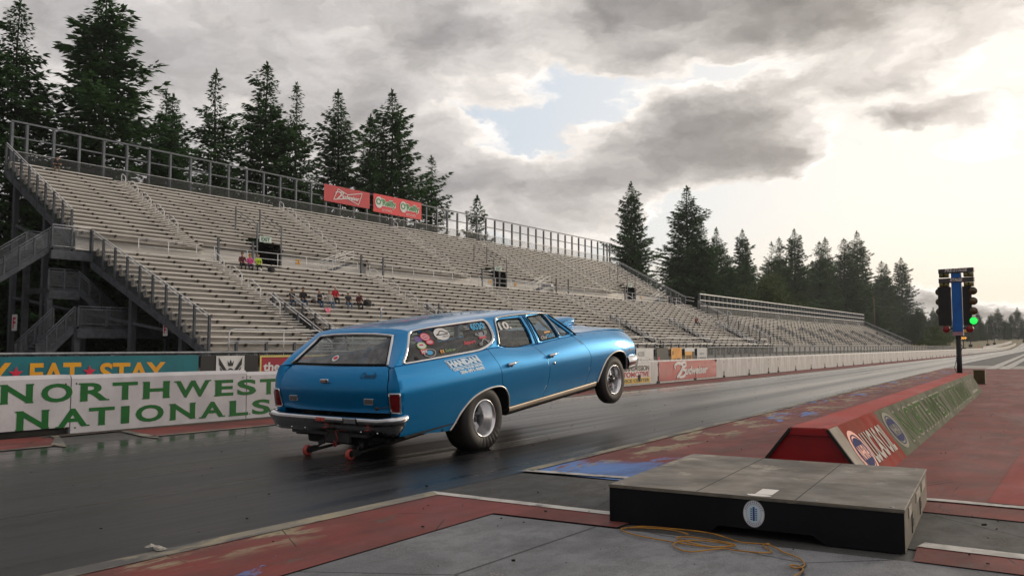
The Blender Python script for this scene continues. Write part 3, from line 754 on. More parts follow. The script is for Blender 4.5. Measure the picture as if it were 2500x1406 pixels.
for (wd, y_, z_, w_, h_) in (('Y', 5.95, .19, .36, .38), ('EAT', 6.59, .2, .82, .36), ('STAY', 7.73, .2, 1.22, .345)):
    lt = MB(); text(lt, wd, mp, u_(y_), z_, w_, h_, 0.03); lt.build('banner_lettering', M_yel, bn, False)
for c in (6.38, 7.55, 3.6):
    st = MB(); pts = []
    for k in range(10):
        r = 0.115 if k % 2 == 0 else 0.046; a = math.pi / 2 + k * math.pi / 5
        pts.append((u_(c) + r * math.cos(a), 0.4 + r * math.sin(a)))
    for k in range(10): poly(st, mp, [(u_(c), 0.4), pts[k], pts[(k + 1) % 10]], 0, 0.012)
    st.build('star', M_crim, bn, False)
bn, mp, W, H = banner('vinyl_banner', 'black banner with a white panel showing a winged crown and letter M', XB, 9.68, XB, 11.0, 0.26, 0.92, M_blk)
lt = MB(); rect(lt, mp, 0.33, 0.0, 0.65, H, 0, 0.01); lt.build('white_panel', M_wht, bn, False)
lt = MB(); cu, cv = 0.655, 0.27
ring(lt, mp, cu, cv, 0.1, 0.15, 0.84, 0, 0.018); text(lt, 'M', mp, cu - .05, cv - .06, .1, .12, 0.03, 0, 0, 0.018)
for s in (-1, 1):
    poly(lt, mp, [(cu + s * .08, cv + .10), (cu + s * .27, cv + .36), (cu + s * .26, cv + .22), (cu + s * .11, cv + .05)], 0, 0.016)
    poly(lt, mp, [(cu + s * .11, cv + .03), (cu + s * .25, cv + .18), (cu + s * .22, cv + .09), (cu + s * .1, cv - .03)], 0, 0.016)
poly(lt, mp, [(cu - .05, cv + .19), (cu - .075, cv + .3), (cu - .03, cv + .24), (cu, cv + .32), (cu + .03, cv + .24), (cu + .075, cv + .3), (cu + .05, cv + .19)], 0, 0.016)
lt.build('winged_emblem', M_blk, bn, False)
bn, mp, W, H = banner('vinyl_banner', 'red banner reading the REBUILDERS in white, left of the car', XB, 11.06, XB, 14.2, 0.26, 0.92, pm('red banner vinyl', S(190, 20, 38), S(150, 18, 44), 0.45, scale=1.2))
lt = MB(); text(lt, 'the REBUILDERS', mp, 0.06, 0.34, 2.2, 0.18, 0.03, 0.05); lt.build('banner_lettering', M_wht, bn, False)
lt = MB(); rect(lt, mp, -0.03, 0, 0.04, H, 0, 0.012); rect(lt, mp, 0.01, H - .04, W, 0.04, 0, 0.012); lt.build('yellow_border', pm('pale yellow trim', S(206, 190, 110)), bn, False)
def fb(name, label, y0, y1, mat):
    return banner(name, label, xf(y0) + 0.06, y0, xf(y1) + 0.06, y1, 0.1, 1.02, mat)
M_orange = pm('orange banner print', S(236, 150, 24), S(240, 172, 40), 0.5)
bn, mp, W, H = fb('vinyl_banner', 'white performance parts banner on the fence, nearest the car nose', 28.1, 29.65, M_wht)
lt = MB(); text(lt, 'ACCESS', mp, .1, .62, .6, .16); text(lt, 'Performance Parts', mp, .1, .36, 1.35, .17, 0, .2); text(lt, 'RV FUEL & LUBRICANTS DEALER', mp, .1, .12, 1.35, .09, 0, 0, 1)
lt.build('banner_lettering', [pm('grey letter paint', S(90, 84, 74)), M_crim], bn, False)
bn, mp, W, H = fb('vinyl_banner', 'black racing parts banner with white lettering on the fence', 29.95, 31.1, M_blk)
lt = MB(); text(lt, 'SPEEDFACTORY', mp, .25, .34, .85, .11, .03); text(lt, 'Racing', mp, .65, .1, .42, .15, .03, .3); lt.build('banner_lettering', M_wht, bn, False)
lt = MB(); ellipse(lt, mp, .2, .42, .1, .16); lt.build('crimson_spot', M_crim, bn, False)
bn, mp, W, H = fb('vinyl_banner', 'orange banner with dark lettering and sun rays on the fence', 31.4, 32.5, M_orange)
lt = MB(); text(lt, 'HUNTER', mp, .12, .08, .9, .42, .03)
for k in range(5): poly(lt, mp, [(.55, .45), (.2 + .16 * k, .9), (.23 + .16 * k, .9)], 1, .008)
ellipse(lt, mp, .17, .72, .06, .1, 0); lt.build('banner_lettering', [pm('brown print', S(70, 44, 14)), M_yel], bn, False)
bn, mp, W, H = fb('vinyl_banner', 'white banner with a yellow machinery panel on the fence', 32.85, 33.95, M_wht)
lt = MB(); rect(lt, mp, 0, .27, .78, .5, 0, .008); rect(lt, mp, .8, .27, .28, .5, 2, .008); text(lt, 'NC MACHINERY', mp, .06, .42, .66, .2, .03, 0, 1, .014); text(lt, '800-562-4735', mp, .05, .07, 1.0, .12, .03, 0, 1); lt.build('banner_lettering', [M_yel, M_blk, pm('brown print', S(70, 44, 14))], bn, False)
bn, mp, W, H = fb('vinyl_banner', 'pale grey banner with black alloy shop lettering, last along the fence', 34.25, 35.4, pm('pale grey vinyl', S(200, 199, 198)))
lt = MB(); text(lt, 'ALLOY CO', mp, .3, .62, .5, .09); text(lt, 'ALLOY FAB CO', mp, .08, .26, 1.0, .26, .03); rect(lt, mp, .08, .2, 1.0, .025, 1); lt.build('banner_lettering', [M_blk, M_crim], bn, False)

# ---- sloped island wall between the lanes
M_rp = pm('red painted timber', S(150, 10, 18), S(128, 10, 18), 0.5, scale=3, bump=0.1)
M_rtop = mat_paint('faded red top boards', S(172, 62, 58), S(160, 72, 66), False, 0.72)
md = thing('island_wall', 'long low red wedge wall with sloped advertising side between the lanes', 'wall', (-1.95, 7.15, 0))
A_ = dict(tl=(-2.18, .43), tr=(-1.88, .435), bl=(-2.52, 0), br=(-1.56, 0)); B_ = dict(tl=(-3.02, .43), tr=(-2.71, .435), bl=(-3.3, 0), br=(-2.47, 0))
def mpt(k, y):
    t = (y - 7.15) / 16.1
    return Vector((lerp(A_[k][0], B_[k][0], t) + 1.95, y - 7.15, lerp(A_[k][1], B_[k][1], t)))
y0, y1 = 7.15, 23.25
m = MB()
for y in (y0 + .012, y1): m.add([mpt('bl', y), mpt('br', y), mpt('tr', y), mpt('tl', y)], [(0, 1, 2, 3)])
m.add([mpt('bl', y0), mpt('tl', y0), mpt('tl', y1), mpt('bl', y1)], [(0, 1, 2, 3)])
ysg = [lerp(y0, y1, i / 24) for i in range(25)]
m.grid([[mpt('br', y) for y in ysg], [mpt('tr', y) for y in ysg]], 0, False)
m.build('timber_body', M_rp, md)
m = MB(); up = Vector((0, 0, .012)); 
m.add([mpt('tl', y0 - .01) + up, mpt('tr', y0 - .01) + up, mpt('tr', y1) + up, mpt('tl', y1) + up] + [mpt('tl', y0 - .01), mpt('tr', y0 - .01), mpt('tr', y1), mpt('tl', y1)], [(0, 1, 2, 3), (0, 1, 5, 4), (1, 2, 6, 5), (2, 3, 7, 6), (3, 0, 4, 7)])
m.build('top_board', M_rtop, md)
m = MB(); lip = Vector((0, -.012, 0))
m.add([mpt('tl', y0) + lip, mpt('tr', y0) + lip, mpt('tr', y0) + lip - Vector((-.012, 0, .05)), mpt('tl', y0) + lip - Vector((.012, 0, .05))] + [mpt('tl', y0), mpt('tr', y0), mpt('tr', y0) - Vector((-.012, 0, .05)), mpt('tl', y0) - Vector((.012, 0, .05))], [(0, 1, 2, 3), (2, 3, 7, 6), (0, 3, 7, 4), (1, 2, 6, 5), (0, 1, 5, 4)])
m.build('end_lip', M_rp, md)
m = MB()
m.bar(mpt('tr', y0) + lip, mpt('br', y0) + lip, 0.022, 0.03, 0, (0, 1, 0)); m.bar(mpt('tl', y0) + lip, mpt('bl', y0) + lip, 0.022, 0.03, 0, (0, 1, 0)); m.build('edge_strip', M_dark, md)
nrm = (mpt('br', 10) - mpt('tr', 10)).cross(mpt('tr', 20) - mpt('tr', 10)).normalized()
if nrm.x < 0: nrm = -nrm
def slope(u, v, k):                      # u along the wall from its near end, v up the slope 0..1
    y = y0 + u
    return lerp(mpt('br', y), mpt('tr', y), v) + nrm * k
def signmat(name, c, c2): return pm(name, c, c2, 0.8, 0.0, scale=1.5, detail=6, dirt=S(84, 78, 64), dlo=0.5, dhi=0.8, dscale=2.0, rvar=0.08, spec=0.03)
def seg(name, u0, u1, mat):
    m = MB(); n = 24
    m.grid([[slope(lerp(u0, u1, i / n), v, .006) for i in range(n + 1)] for v in (0.0, 1.0)], 0, False); return m.build(name, mat, md, False)
seg('white_panel', 0.02, 0.35, signmat('white board', S(176, 168, 156), S(156, 148, 136)))
seg('red_panel', 0.352, 2.15, signmat('faded red board', S(146, 54, 46), S(136, 64, 54)))
seg('grey_panel', 2.152, 16.05, signmat('grey green board', S(108, 109, 92), S(96, 98, 82)))
M_pale = pm('pale print', S(150, 146, 132), None, 0.8, spec=.03)
lt = MB(); text(lt, 'LUCAS OIL', slope, .82, .2, 1.15, .56, .03, 0, 0, .012); lt.build('sign_lettering', pm('white board print', S(190, 182, 172), None, .8, spec=.03), md, False)
M_navy = pm('navy print', S(40, 46, 92), S(52, 58, 104), 0.8, spec=.05);
for cu, ru in ((.56, .26), (2.55, .34)):
    lt = MB(); ellipse(lt, slope, cu, .47 + (cu > 1) * .05, ru, .40, 1, .010); ring(lt, slope, cu, .47 + (cu > 1) * .05, ru * .8, .32, .93, 0, .0135); ellipse(lt, slope, cu, .47 + (cu > 1) * .05, ru * .74, .26, 0, .0125)
    text(lt, 'NHRA', slope, cu - ru * .6, .35 + (cu > 1) * .05, ru * 1.2, .24, .03, 0, 1, .015); lt.build('oval_emblem', [M_navy, M_pale if cu > 1 else pm('orange red print', S(190, 92, 74))], md, False)
M_lg = pm('faded green print', S(56, 92, 34), S(66, 98, 44), 0.8, spec=.03)
lt = MB(); text(lt, 'NORTHWEST', slope, 3.05, .12, 4.9, .76, .03, 0, 1, .010); text(lt, 'NORTHWEST', slope, 3.09, .16, 4.82, .68, 0.0, 0, 0, .014); text(lt, 'NATIONALS', slope, 8.35, .12, 4.4, .76, .03, 0, 1, .010); text(lt, 'NATIONALS', slope, 8.39, .16, 4.32, .68, 0.0, 0, 0, .014)
text(lt, 'NORTHWEST', slope, 13.2, .5, 1.9, .28, 0, 0, 1, .011); poly(lt, slope, [(12.95, .1), (13.05, .1), (13.5, .9), (13.4, .9)], 1, .011); rect(lt, slope, 13.4, .2, 1.6, .1, 1, .011)
lt.build('sign_lettering', [M_lg, M_pale], md, False)

# ---- black rubber-faced platform with a chalk-pale top
pr = thing('platform', 'low black box platform with worn grey top and round white decal', 'platform', (-1.86, 5.773, 0), R(5.5))
PW, PD, PH = 1.72, 1.75, 0.238
M_ply = pm('worn painted plywood', S(122, 114, 102), S(80, 75, 68), 0.55, scale=2.4, detail=9, dirt=S(160, 152, 136), dlo=0.54, dhi=0.68, dscale=3.4, bump=0.12, bscale=60, rvar=0.12)
M_bk = pm('black coated plywood', S(10, 12, 17), S(18, 20, 24), 0.6, spec=0.2, scale=2, detail=8, dirt=S(34, 34, 37), dlo=0.66, dhi=0.76, dscale=6, bump=0.08)
M_pside = pm('bare grey plywood edge', S(120, 112, 98), S(98, 92, 82), 0.6, scale=3, stretch=(1, 1, 2), dirt=S(58, 55, 50), dlo=0.55, dhi=0.7)
m = MB(); m.bx(-PW / 2, PW / 2, -PD / 2, PD / 2, PH - .02, PH); m.build('top_board', M_ply, pr, True, 0.004)
m = MB(); u0, u1 = -.16, .40                              # front skirt with a low hand slot
pts = [(-PW / 2 + .004, .004), (u0 - .05, .004), (u0, .05), (u1 - .02, .05), (u1 + .05, .004), (PW / 2 - .004, .004), (PW / 2 - .004, PH - .021), (-PW / 2 + .004, PH - .021)]
m.prism(pts, lambda u, v, d: (u, -PD / 2 + .006 + d, v), 0, .02); m.build('front_skirt', M_bk, pr)
m = MB(); m.bx(PW / 2 - .022, PW / 2 - .004, -PD / 2 + .03, PD / 2 - .004, .004, PH - .021); m.build('side_skirt', M_pside, pr)
m = MB(); m.bx(-PW / 2 + .004, -PW / 2 + .022, -PD / 2 + .03, PD / 2 - .004, .004, PH - .021); m.build('side_skirt', M_bk, pr)
m = MB(); m.bx(-PW / 2 + .024, PW / 2 - .024, PD / 2 - .022, PD / 2 - .004, .004, PH - .021); m.build('rear_skirt', M_bk, pr)
for yy in (-.42, .2):
    m = MB(); m.bx(PW / 2 - .003, PW / 2 + .001, yy, yy + .03, .03, .15); m.bx(PW / 2 - .003, PW / 2 + .0015, yy + .031, yy + .10, .06, .1); m.build('black_handle_slot', M_dark, pr)
for (yy, w) in ((-.62, .16), (-.1, .3), (.35, .3)):
    m = MB(); m.bx(PW / 2 - .003, PW / 2 + .002, yy, yy + w, .15, PH - .03); m.build('paper_label', pm('faded paper label', S(190, 184, 172), S(150, 144, 132), 0.5, scale=9), pr)
m = MB()
for k in (-.29, .29): m.bx(k - .0025, k + .0025, -PD / 2 + .01, PD / 2 - .01, PH, PH + .0012)
m.build('board_seam', M_dark, pr)
for q in range(10):
    m = MB(); m.lathe([(0, .004), (.009, .004), (.012, .0005)], (-PW / 2 + .07 + (q % 5) * (PW - .14) / 4, (-1 if q < 5 else 1) * (PD / 2 - .05), PH), (0, 0, 1), 10); m.build('screw_head', M_galv, pr, False)
m = MB(); mr_ = random.Random(5); xs_ = [-PW / 2 + PW * i / 60 for i in range(61)]
m.grid([[(x, -PD / 2 - .0012, PH - .001) for x in xs_], [(x, -PD / 2 - .0012, PH - .006 - mr_.random() ** 3 * .016) for x in xs_]], 0, False); m.grid([[(x, -PD / 2 - .001, PH + .0008) for x in xs_], [(x, -PD / 2 + .004 + mr_.random() ** 3 * .03, PH + .0008) for x in xs_]], 0, False); m.build('chipped_edge', M_pside, pr, False)
ft = lambda u, v, k: (u, -PD / 2 + .006 - k, v)
m = MB(); cu, cv = .055, .140
ellipse(m, ft, cu, cv, .062, .078, 0, .003); ring(m, ft, cu, cv, .062, .078, .95, 1, .005); ring(m, ft, cu, cv, .045, .058, .95, 1, .005); ellipse(m, ft, cu, cv, .043, .055, 2, .0042)
rect(m, ft, cu - .006, cv - .04, .012, .08, 3, .006)
for k in range(6): rect(m, ft, cu - .02, cv - .036 + k * .012, .011, .006, 3, .006); rect(m, ft, cu + .009, cv - .036 + k * .012, .011, .006, 3, .006)
for k in range(12):
    a = math.pi * (0.12 + 0.76 * k / 11)
    rect(m, ft, cu + .052 * math.cos(a) - .002, cv + .066 * math.sin(a) - .004, .004, .008, 3, .006)
    if 1 < k < 10: rect(m, ft, cu + .052 * math.cos(a) - .002, cv - .066 * math.sin(a) - .004, .004, .008, 3, .006)
m.build('round_decal', [pm('decal pale rim', S(206, 206, 210)), pm('decal grey line', S(150, 150, 156)), pm('decal pale blue', S(186, 206, 216)), pm('decal dark blue', S(46, 74, 128))], pr, False)
tp = lambda u, v, k: (u, v, PH + k)
m = MB(); ellipse(m, tp, .07, -PD / 2 + .06, .075, .035, 0, .002); rect(m, tp, .04, -PD / 2 + .1, .1, .2, 0, .002); m.build('tape_patch', pm('white gaffer tape', S(214, 210, 204)), pr, False)

# ---- yellow extension cord on the concrete
def ground_px(pts): return pts
cord = [(-2.05, 4.72), (-2.2, 4.76), (-2.38, 4.72), (-2.44, 4.62), (-2.3, 4.52), (-2.05, 4.5), (-1.82, 4.50), (-1.72, 4.60), (-1.83, 4.67), (-2.0, 4.66), (-2.06, 4.58), (-1.9, 4.52), (-1.78, 4.53), (-1.74, 4.6), (-1.83, 4.64), (-1.95, 4.6),
        (-2.02, 4.46), (-1.95, 4.36), (-1.86, 4.34), (-1.8, 4.42), (-1.75, 4.52), (-1.68, 4.5), (-1.55, 4.52), (-1.52, 4.6), (-1.6, 4.70), (-1.58, 4.75)]
cord2 = [(-2.44, 4.62), (-2.36, 4.78), (-2.12, 4.82), (-1.92, 4.80), (-1.75, 4.72), (-1.66, 4.72), (-1.56, 4.71), (-1.46, 4.62), (-1.38, 4.56), (-1.30, 4.44), (-1.29, 4.37), (-1.32, 4.32), (-1.345, 4.35), (-1.31, 4.38), (-1.275, 4.33), (-1.26, 4.25), (-1.27, 4.15), (-1.24, 3.9)]
def smooth(pts, n=6, z=lambda i: 0.012):
    P = [np.array(p, float) for p in pts]; out = []
    for i in range(len(P) - 1):
        p0, p1, p2, p3 = P[max(i - 1, 0)], P[i], P[i + 1], P[min(i + 2, len(P) - 1)]
        for k in range(n):
            t = k / n; q = 0.5 * ((2 * p1) + (p2 - p0) * t + (2 * p0 - 5 * p1 + 4 * p2 - p3) * t * t + (3 * p1 - p0 - 3 * p2 + p3) * t ** 3)
            out.append(tuple(q))
    out.append(tuple(P[-1]))
    return out
m = MB()
for ci, cc in enumerate((cord, cord2)):
    s = smooth(cc)
    m.tube([(x, y, .012 + .006 * (0.5 + 0.5 * math.sin(i * .35 + ci * 2))) for i, (x, y) in enumerate(s)], .0040, 7)
co_ = m.build('extension_cord', pm('yellow cord sheath', S(176, 124, 26), S(146, 98, 20), 0.5, scale=14), None, True, label='loose yellow extension cord coiled on the grey concrete before the platform', category='cord')

# ---- starting-light tree
XT, YT = -3.07, 24.2
tr = thing('starting_light_tree', 'tall starting light tree with blue column and green lamp lit', 'signal', (XT, YT, 0), R(0))
M_blue = pm('blue painted column', S(0, 96, 176), S(0, 84, 160), 0.45, scale=4)
M_box = pm('black lamp housing', S(16, 16, 17), S(26, 25, 25), 0.6)
M_amber = pm('unlit amber lens', S(84, 66, 34), S(64, 52, 28), 0.25, spec=0.6); M_dyel = pm('unlit yellow lens', S(112, 104, 34), S(84, 80, 28), 0.3)
M_rlens = pm('red lens', S(150, 16, 22), S(120, 12, 18), 0.3)
M_glens = pm('lit green lens', S(30, 220, 70), None, 0.2, emit=(0.03, 1.0, 0.12), estr=0.7)
m = MB(); m.tube([(0, 0, 0), (0, 0, 1.4)], .065, 14); m.build('pole', M_box, tr)
m = MB(); m.tube([(0.02, -.07, .45), (.05, -.085, .6), (-.06, -.08, .8), (.07, -.08, 1.0), (.09, -.08, 1.1), (.02, -.08, 1.2), (0, -.07, 1.5)], .008, 6); m.tube([(-.02, -.08, .9), (-.1, -.1, .55), (-.06, -.12, .44), (.1, -.2, .41), (.28, -.3, .43)], .008, 6); m.build('cable', pm('dark cable', S(28, 40, 40)), tr)
m = MB(); m.bx(-.115, .115, -.08, .08, 1.47, 2.96); m.build('column', M_blue, tr, True, .008)
m = MB(); m.bx(-.12, .12, -.085, .085, 1.37, 1.468); m.build('base_collar', pm('pinkish plate', S(150, 120, 128)), tr)
for (z0, z1, tx) in ((2.965, 3.09, 'PRE-STAGE'), (2.72, 2.85, 'STAGE')):
    m = MB(); m.prism([(-.40, z0), (.40, z0 + .015), (.40, z1), (-.40, z1 - .015)], lambda u, v, d: (u, d, v), -.10, .10)
    hd = m.build('header_box', pm('grey header', S(70, 68, 66), S(58, 56, 55)), tr)
    mp = lambda u, v, k: (u, -.10 - k, v)
    m = MB(); w = .5 if len(tx) > 6 else .28; text(m, tx, mp, -w / 2, z0 + .03, w, .08, .03, .2, 0, .006); m.build('header_lettering', M_wht, hd, False)
    m = MB(); m.bx(-.39, -.17, -.08, .08, z0 - .1, z0 - .002); m.bx(.17, .39, -.08, .08, z0 - .1, z0 - .002); m.build('lamp_shroud', M_box, hd)
    for q in (-.335, -.225, .225, .335):
        m = MB(); m.sphere((q, -.075, z0 - .05), .05, 14, 8); m.build('small_lamp', M_dyel, hd)
for sx in (-1, 1):
    m = MB()
    if sx < 0: m.bx(-.43, -.14, -.09, .09, 1.63, 2.62)
    else: m.bx(.14, .33, -.09, .09, 1.63, 2.62)
    m.build('lamp_housing', M_box, tr, True, .01)
    for i, z in enumerate((2.5, 2.24, 1.99, 1.74)):
        lit = (i == 3 and sx > 0)
        if i == 3 and sx < 0: continue
        x = .365 if sx > 0 else -.415; yl = -.02 if sx > 0 else .13
        m = MB(); m.lathe([(.0, -.03), (.04, -.03), (.085, -.01), (.088, .0), (.088, .08), (.0, .085)], (x, yl, z), (0, -1, 0), 20); lp = m.build('lamp', M_glens if lit else M_amber, tr)
        m = MB(); m.lathe([(.09, -.05), (.097, -.05), (.097, .07), (.09, .07)], (x, yl, z), (0, -1, 0), 20, close=True); m.build('lamp_visor', M_box, lp)
    m = MB(); m.bar((sx * .1, 0, 1.56), (sx * .26, 0, 1.53), .03, .03); arm = m.build('arm', M_box, tr)
    m = MB(); m.lathe([(.0, .10), (.06, .10), (.09, .04), (.09, 0), (.03, -.06), (0, -.06)], (sx * .27, -.02, 1.53), (0, -1, 0), 20); m.build('red_lamp', M_rlens, arm)
m = MB(); m.bx(-.12, .12, .085, .10, 1.6, 2.65); m.build('back_bracket', M_galv, tr)
# electrics box by the island
m = MB(); m.box((0, 0, .195), (.29, .3, .39)); m.box((0, 0, .395), (.31, .32, .02))
m.build('control_box', pm('olive painted box', S(76, 66, 30), S(60, 52, 26), 0.6, scale=4), None, True, .008, label='olive brown control box on the ground beside the light tree', category='box').location = (-3.03, 27.95, .008)
m = MB(); m.box((0, 0, .12), (.5, .35, .24)); m.box((0, 0, .25), (.52, .37, .02)); m.build('track_marker', M_rp, None, True, .01, label='small red marker block at the far right edge beside white lines', category='marker').location = (-3.75, 61, .008)

# ================================================================= grandstands
M_seat = pm('weathered aluminium seat plank', S(236, 231, 224), S(216, 211, 204), 0.42, 0.0, scale=1.2, stretch=(1, .3, 1), dirt=S(150, 142, 132), dlo=0.6, dhi=0.8, dscale=1.5)
M_deck = pm('aluminium riser boards', S(178, 172, 164), S(150, 145, 138), 0.5, 0.0, scale=.9, stretch=(1, .4, 3), dirt=S(112, 107, 101), dlo=0.56, dhi=0.78, dscale=1.2)
M_brk = pm('dark seat bracket', S(106, 102, 99), S(90, 87, 84), 0.6, 0.3)
M_step = pm('bright aluminium step', S(226, 221, 214), S(204, 199, 192), 0.45, 0.0, scale=2)
M_rail = pm('aluminium hand rail', S(226, 226, 226), S(206, 206, 207), 0.4, 0.15, scale=3)
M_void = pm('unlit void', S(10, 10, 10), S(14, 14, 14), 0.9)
M_blkmesh = mat_link('dark chain link', S(70, 72, 74), 0.07, 0.10)
AW = 1.25                                              # aisle width
def row_mesh(segs, org, x, z, run, aisles, y0, y1, riser_segs=None):
    """one bench row: planks with gaps at the aisles, brackets, the foot riser below and the aisle steps"""
    mb = MB(); ox, oy, oz = org
    for (a, b) in segs:
        if b - a < 0.3: continue
        mb.bx(x - .13 - ox, x + .13 - ox, a - oy, b - oy, z - .05 - oz, z - oz, 0)
        mb.bx(x + .118 - ox, x + .132 - ox, a - oy, b - oy, z - .065 - oz, z - .002 - oz, 0)
        n = int((b - a) / 1.83) + 1
        for i in range(n):
            yy = a + .35 + i * (b - a - .7) / max(1, n - 1)
            mb.bx(x - .13 - ox, x + .06 - ox, yy - .035 - oy, yy + .035 - oy, z - .24 - oz, z - .052 - oz, 2)
    for (a, b) in (riser_segs or [(y0, y1)]):
        mb.bx(x - .16 - ox, x - .14 - ox, a - oy, b - oy, z - .45 - oz, z - .11 - oz, 1)
        mb.bx(x - .14 - ox, x - .14 + run - ox - .02, a - oy, b - oy, z - .46 - oz, z - .43 - oz, 1)
    return mb
def cut(y0, y1, holes):
    segs = []; a = y0
    for (p, q) in sorted(holes):
        if q <= a or p >= y1: continue
        if p > a: segs.append((a, p))
        a = max(a, q)
    if a < y1: segs.append((a, y1))
    return segs
def loop_rail(mb, y, pts, r=.028):
    mb.tube([(x, y, z) for x, z in pts], r, 6)
def hand_loop(x1, z1, x0, z0, y, org):
    """an aisle hand-rail hoop from its upper foot (x1) to its lower foot (x0)"""
    h = .88
    P = [(x1, z1), (x1, z1 + h - .12), (x1 + .05, z1 + h - .03), (x1 + .14, z1 + h), (lerp(x1, x0, .3), z1 + h - .02), (x0 - .06, z0 + h + .1), (x0, z0 + h - .03), (x0, z0)]
    mb = MB(); mb.tube([(x - org[0], y - org[1], z - org[2]) for x, z in P], .036, 6)
    mb.tube([(x1 - org[0], y - org[1], z1 + .52 - org[2]), (x0 - org[0], y - org[1], z0 + .55 - org[2])], .03, 6)
    return mb
S1Y0, S1Y1 = 27.1, 114.2
AIS = [35.0, 50.1, 65.2, 80.3, 95.4, 110.5]
org = (-38.0, S1Y0, 0)
stand = thing('grandstand', 'big weathered aluminium grandstand with two tiers and tall back railing', 'grandstand', org)
PORT = [42.2, 72.6, 103.0]
LOW = [(-38.65 - .64 * k, 1.28 + .333 * k) for k in range(18)]
UPP = [(-52.1 - .575 * k, 8.3 + .34 * k) for k in range(17)]
aisle_holes = [(a - AW / 2, a + AW / 2) for a in AIS]
# lower tier; stair wells cut into its front rows at every aisle
WELL = 7
def rail_loc(o): return o
for k, (x, z) in enumerate(LOW):
    y0 = S1Y0; y1 = 116.4
    holes = [(a - AW / 2, a + AW / 2) for a in AIS] + ([(a + .62, a + 1.95) for a in AIS] if k < WELL else [])
    m = row_mesh(cut(y0, y1, holes), org, x, z, .64, AIS, y0, y1, cut(y0, y1, [(a + .62, a + 1.95) for a in AIS]) if k < WELL else None)
    m.build('bench_row', [M_seat, M_deck, M_brk], stand, False)
for k, (x, z) in enumerate(UPP):
    holes = list(aisle_holes)
    rz_ = []
    if k < 1: rz_ += [(p - 6.2, p + 10.2) for p in PORT]
    if k < 5: rz_ += [(p - 1.1, p + 1.1) for p in PORT]
    for (pa, pb) in cut(S1Y0, S1Y1, rz_):
        row_mesh(cut(pa, pb, holes), org, x, z, .575, AIS, pa, pb).build('bench_row', [M_seat, M_deck, M_brk], stand, False)
# aisle steps: one stair part per aisle and tier
for rows, run in ((LOW, .64), (UPP, .575)):
    for a in AIS:
        m = MB()
        for k, (x, z) in enumerate(rows):
            if rows is UPP and k < 1 and any(p - 6.2 < a < p + 10.2 for p in PORT): continue
            for j in range(2):
                zz = z - .46 + .17 * j; xx = x + run * .75 - j * run * .5
                m.bx(xx - .17 - org[0], xx + .12 - org[0], a - AW / 2 + .06 - org[1], a + AW / 2 - .06 - org[1], zz + .10, zz + .15)
        m.build('aisle_stair', M_step, stand, False)
# hand-rail hoops down each aisle
for a in AIS:
    for (k1, k0) in ((16, 15), (14, 12), (11, 9), (8, 6), (5, 3)):
        if k0 < 1 and any(p - 6.2 < a < p + 10.2 for p in PORT): continue
        hand_loop(UPP[k1][0] + .2, UPP[k1][1] - .45, UPP[k0][0] + .2, UPP[k0][1] - .45, a + .05, org).build('aisle_handrail', M_rail, stand, False)
    for (k1, k0) in ((17, 15), (14, 12), (11, 9), (8, 6)):
        hand_loop(LOW[k1][0] + .2, LOW[k1][1] - .42, LOW[k0][0] + .2, LOW[k0][1] - .42, a - .1, org).build('aisle_handrail', M_rail, stand, False)
# cross walk between the tiers, its white front wall and portals
m = MB(); m.bx(-52.3 - org[0], -49.7 - org[0], 0, S1Y1 - S1Y0, 6.78, 6.84); m.build('walkway_floor', M_deck, stand)
m = MB()
for (a, b) in cut(S1Y0, S1Y1, [(p - 6.2, p + 10.2) for p in PORT]): m.bx(-52.28 - org[0], -52.2 - org[0], a - org[1], b - org[1], 6.85, 7.82)
for p in PORT:
    for (a, b) in ((p - 6.2, p - 1.1), (p + 1.1, p + 10.2)):
        for j in range(4): m.bx(-52.62 - org[0], -52.56 - org[0], a - org[1], b - org[1], 6.85 + j * .32, 6.85 + j * .32 + .31)
    for yy in (p - 6.2, p + 10.16): m.bx(-52.6 - org[0], -52.2 - org[0], yy - org[1], yy + .04 - org[1], 6.85, 7.95)
    m.bx(-52.6 - org[0], -52.2 - org[0], p - 6.2 - org[1], p + 10.2 - org[1], 6.78, 6.845)
m.build('walkway_wall', pm('white wall boards', S(206, 203, 198), S(188, 185, 180), .5, .1, scale=1.5, stretch=(1, .3, 3)), stand)
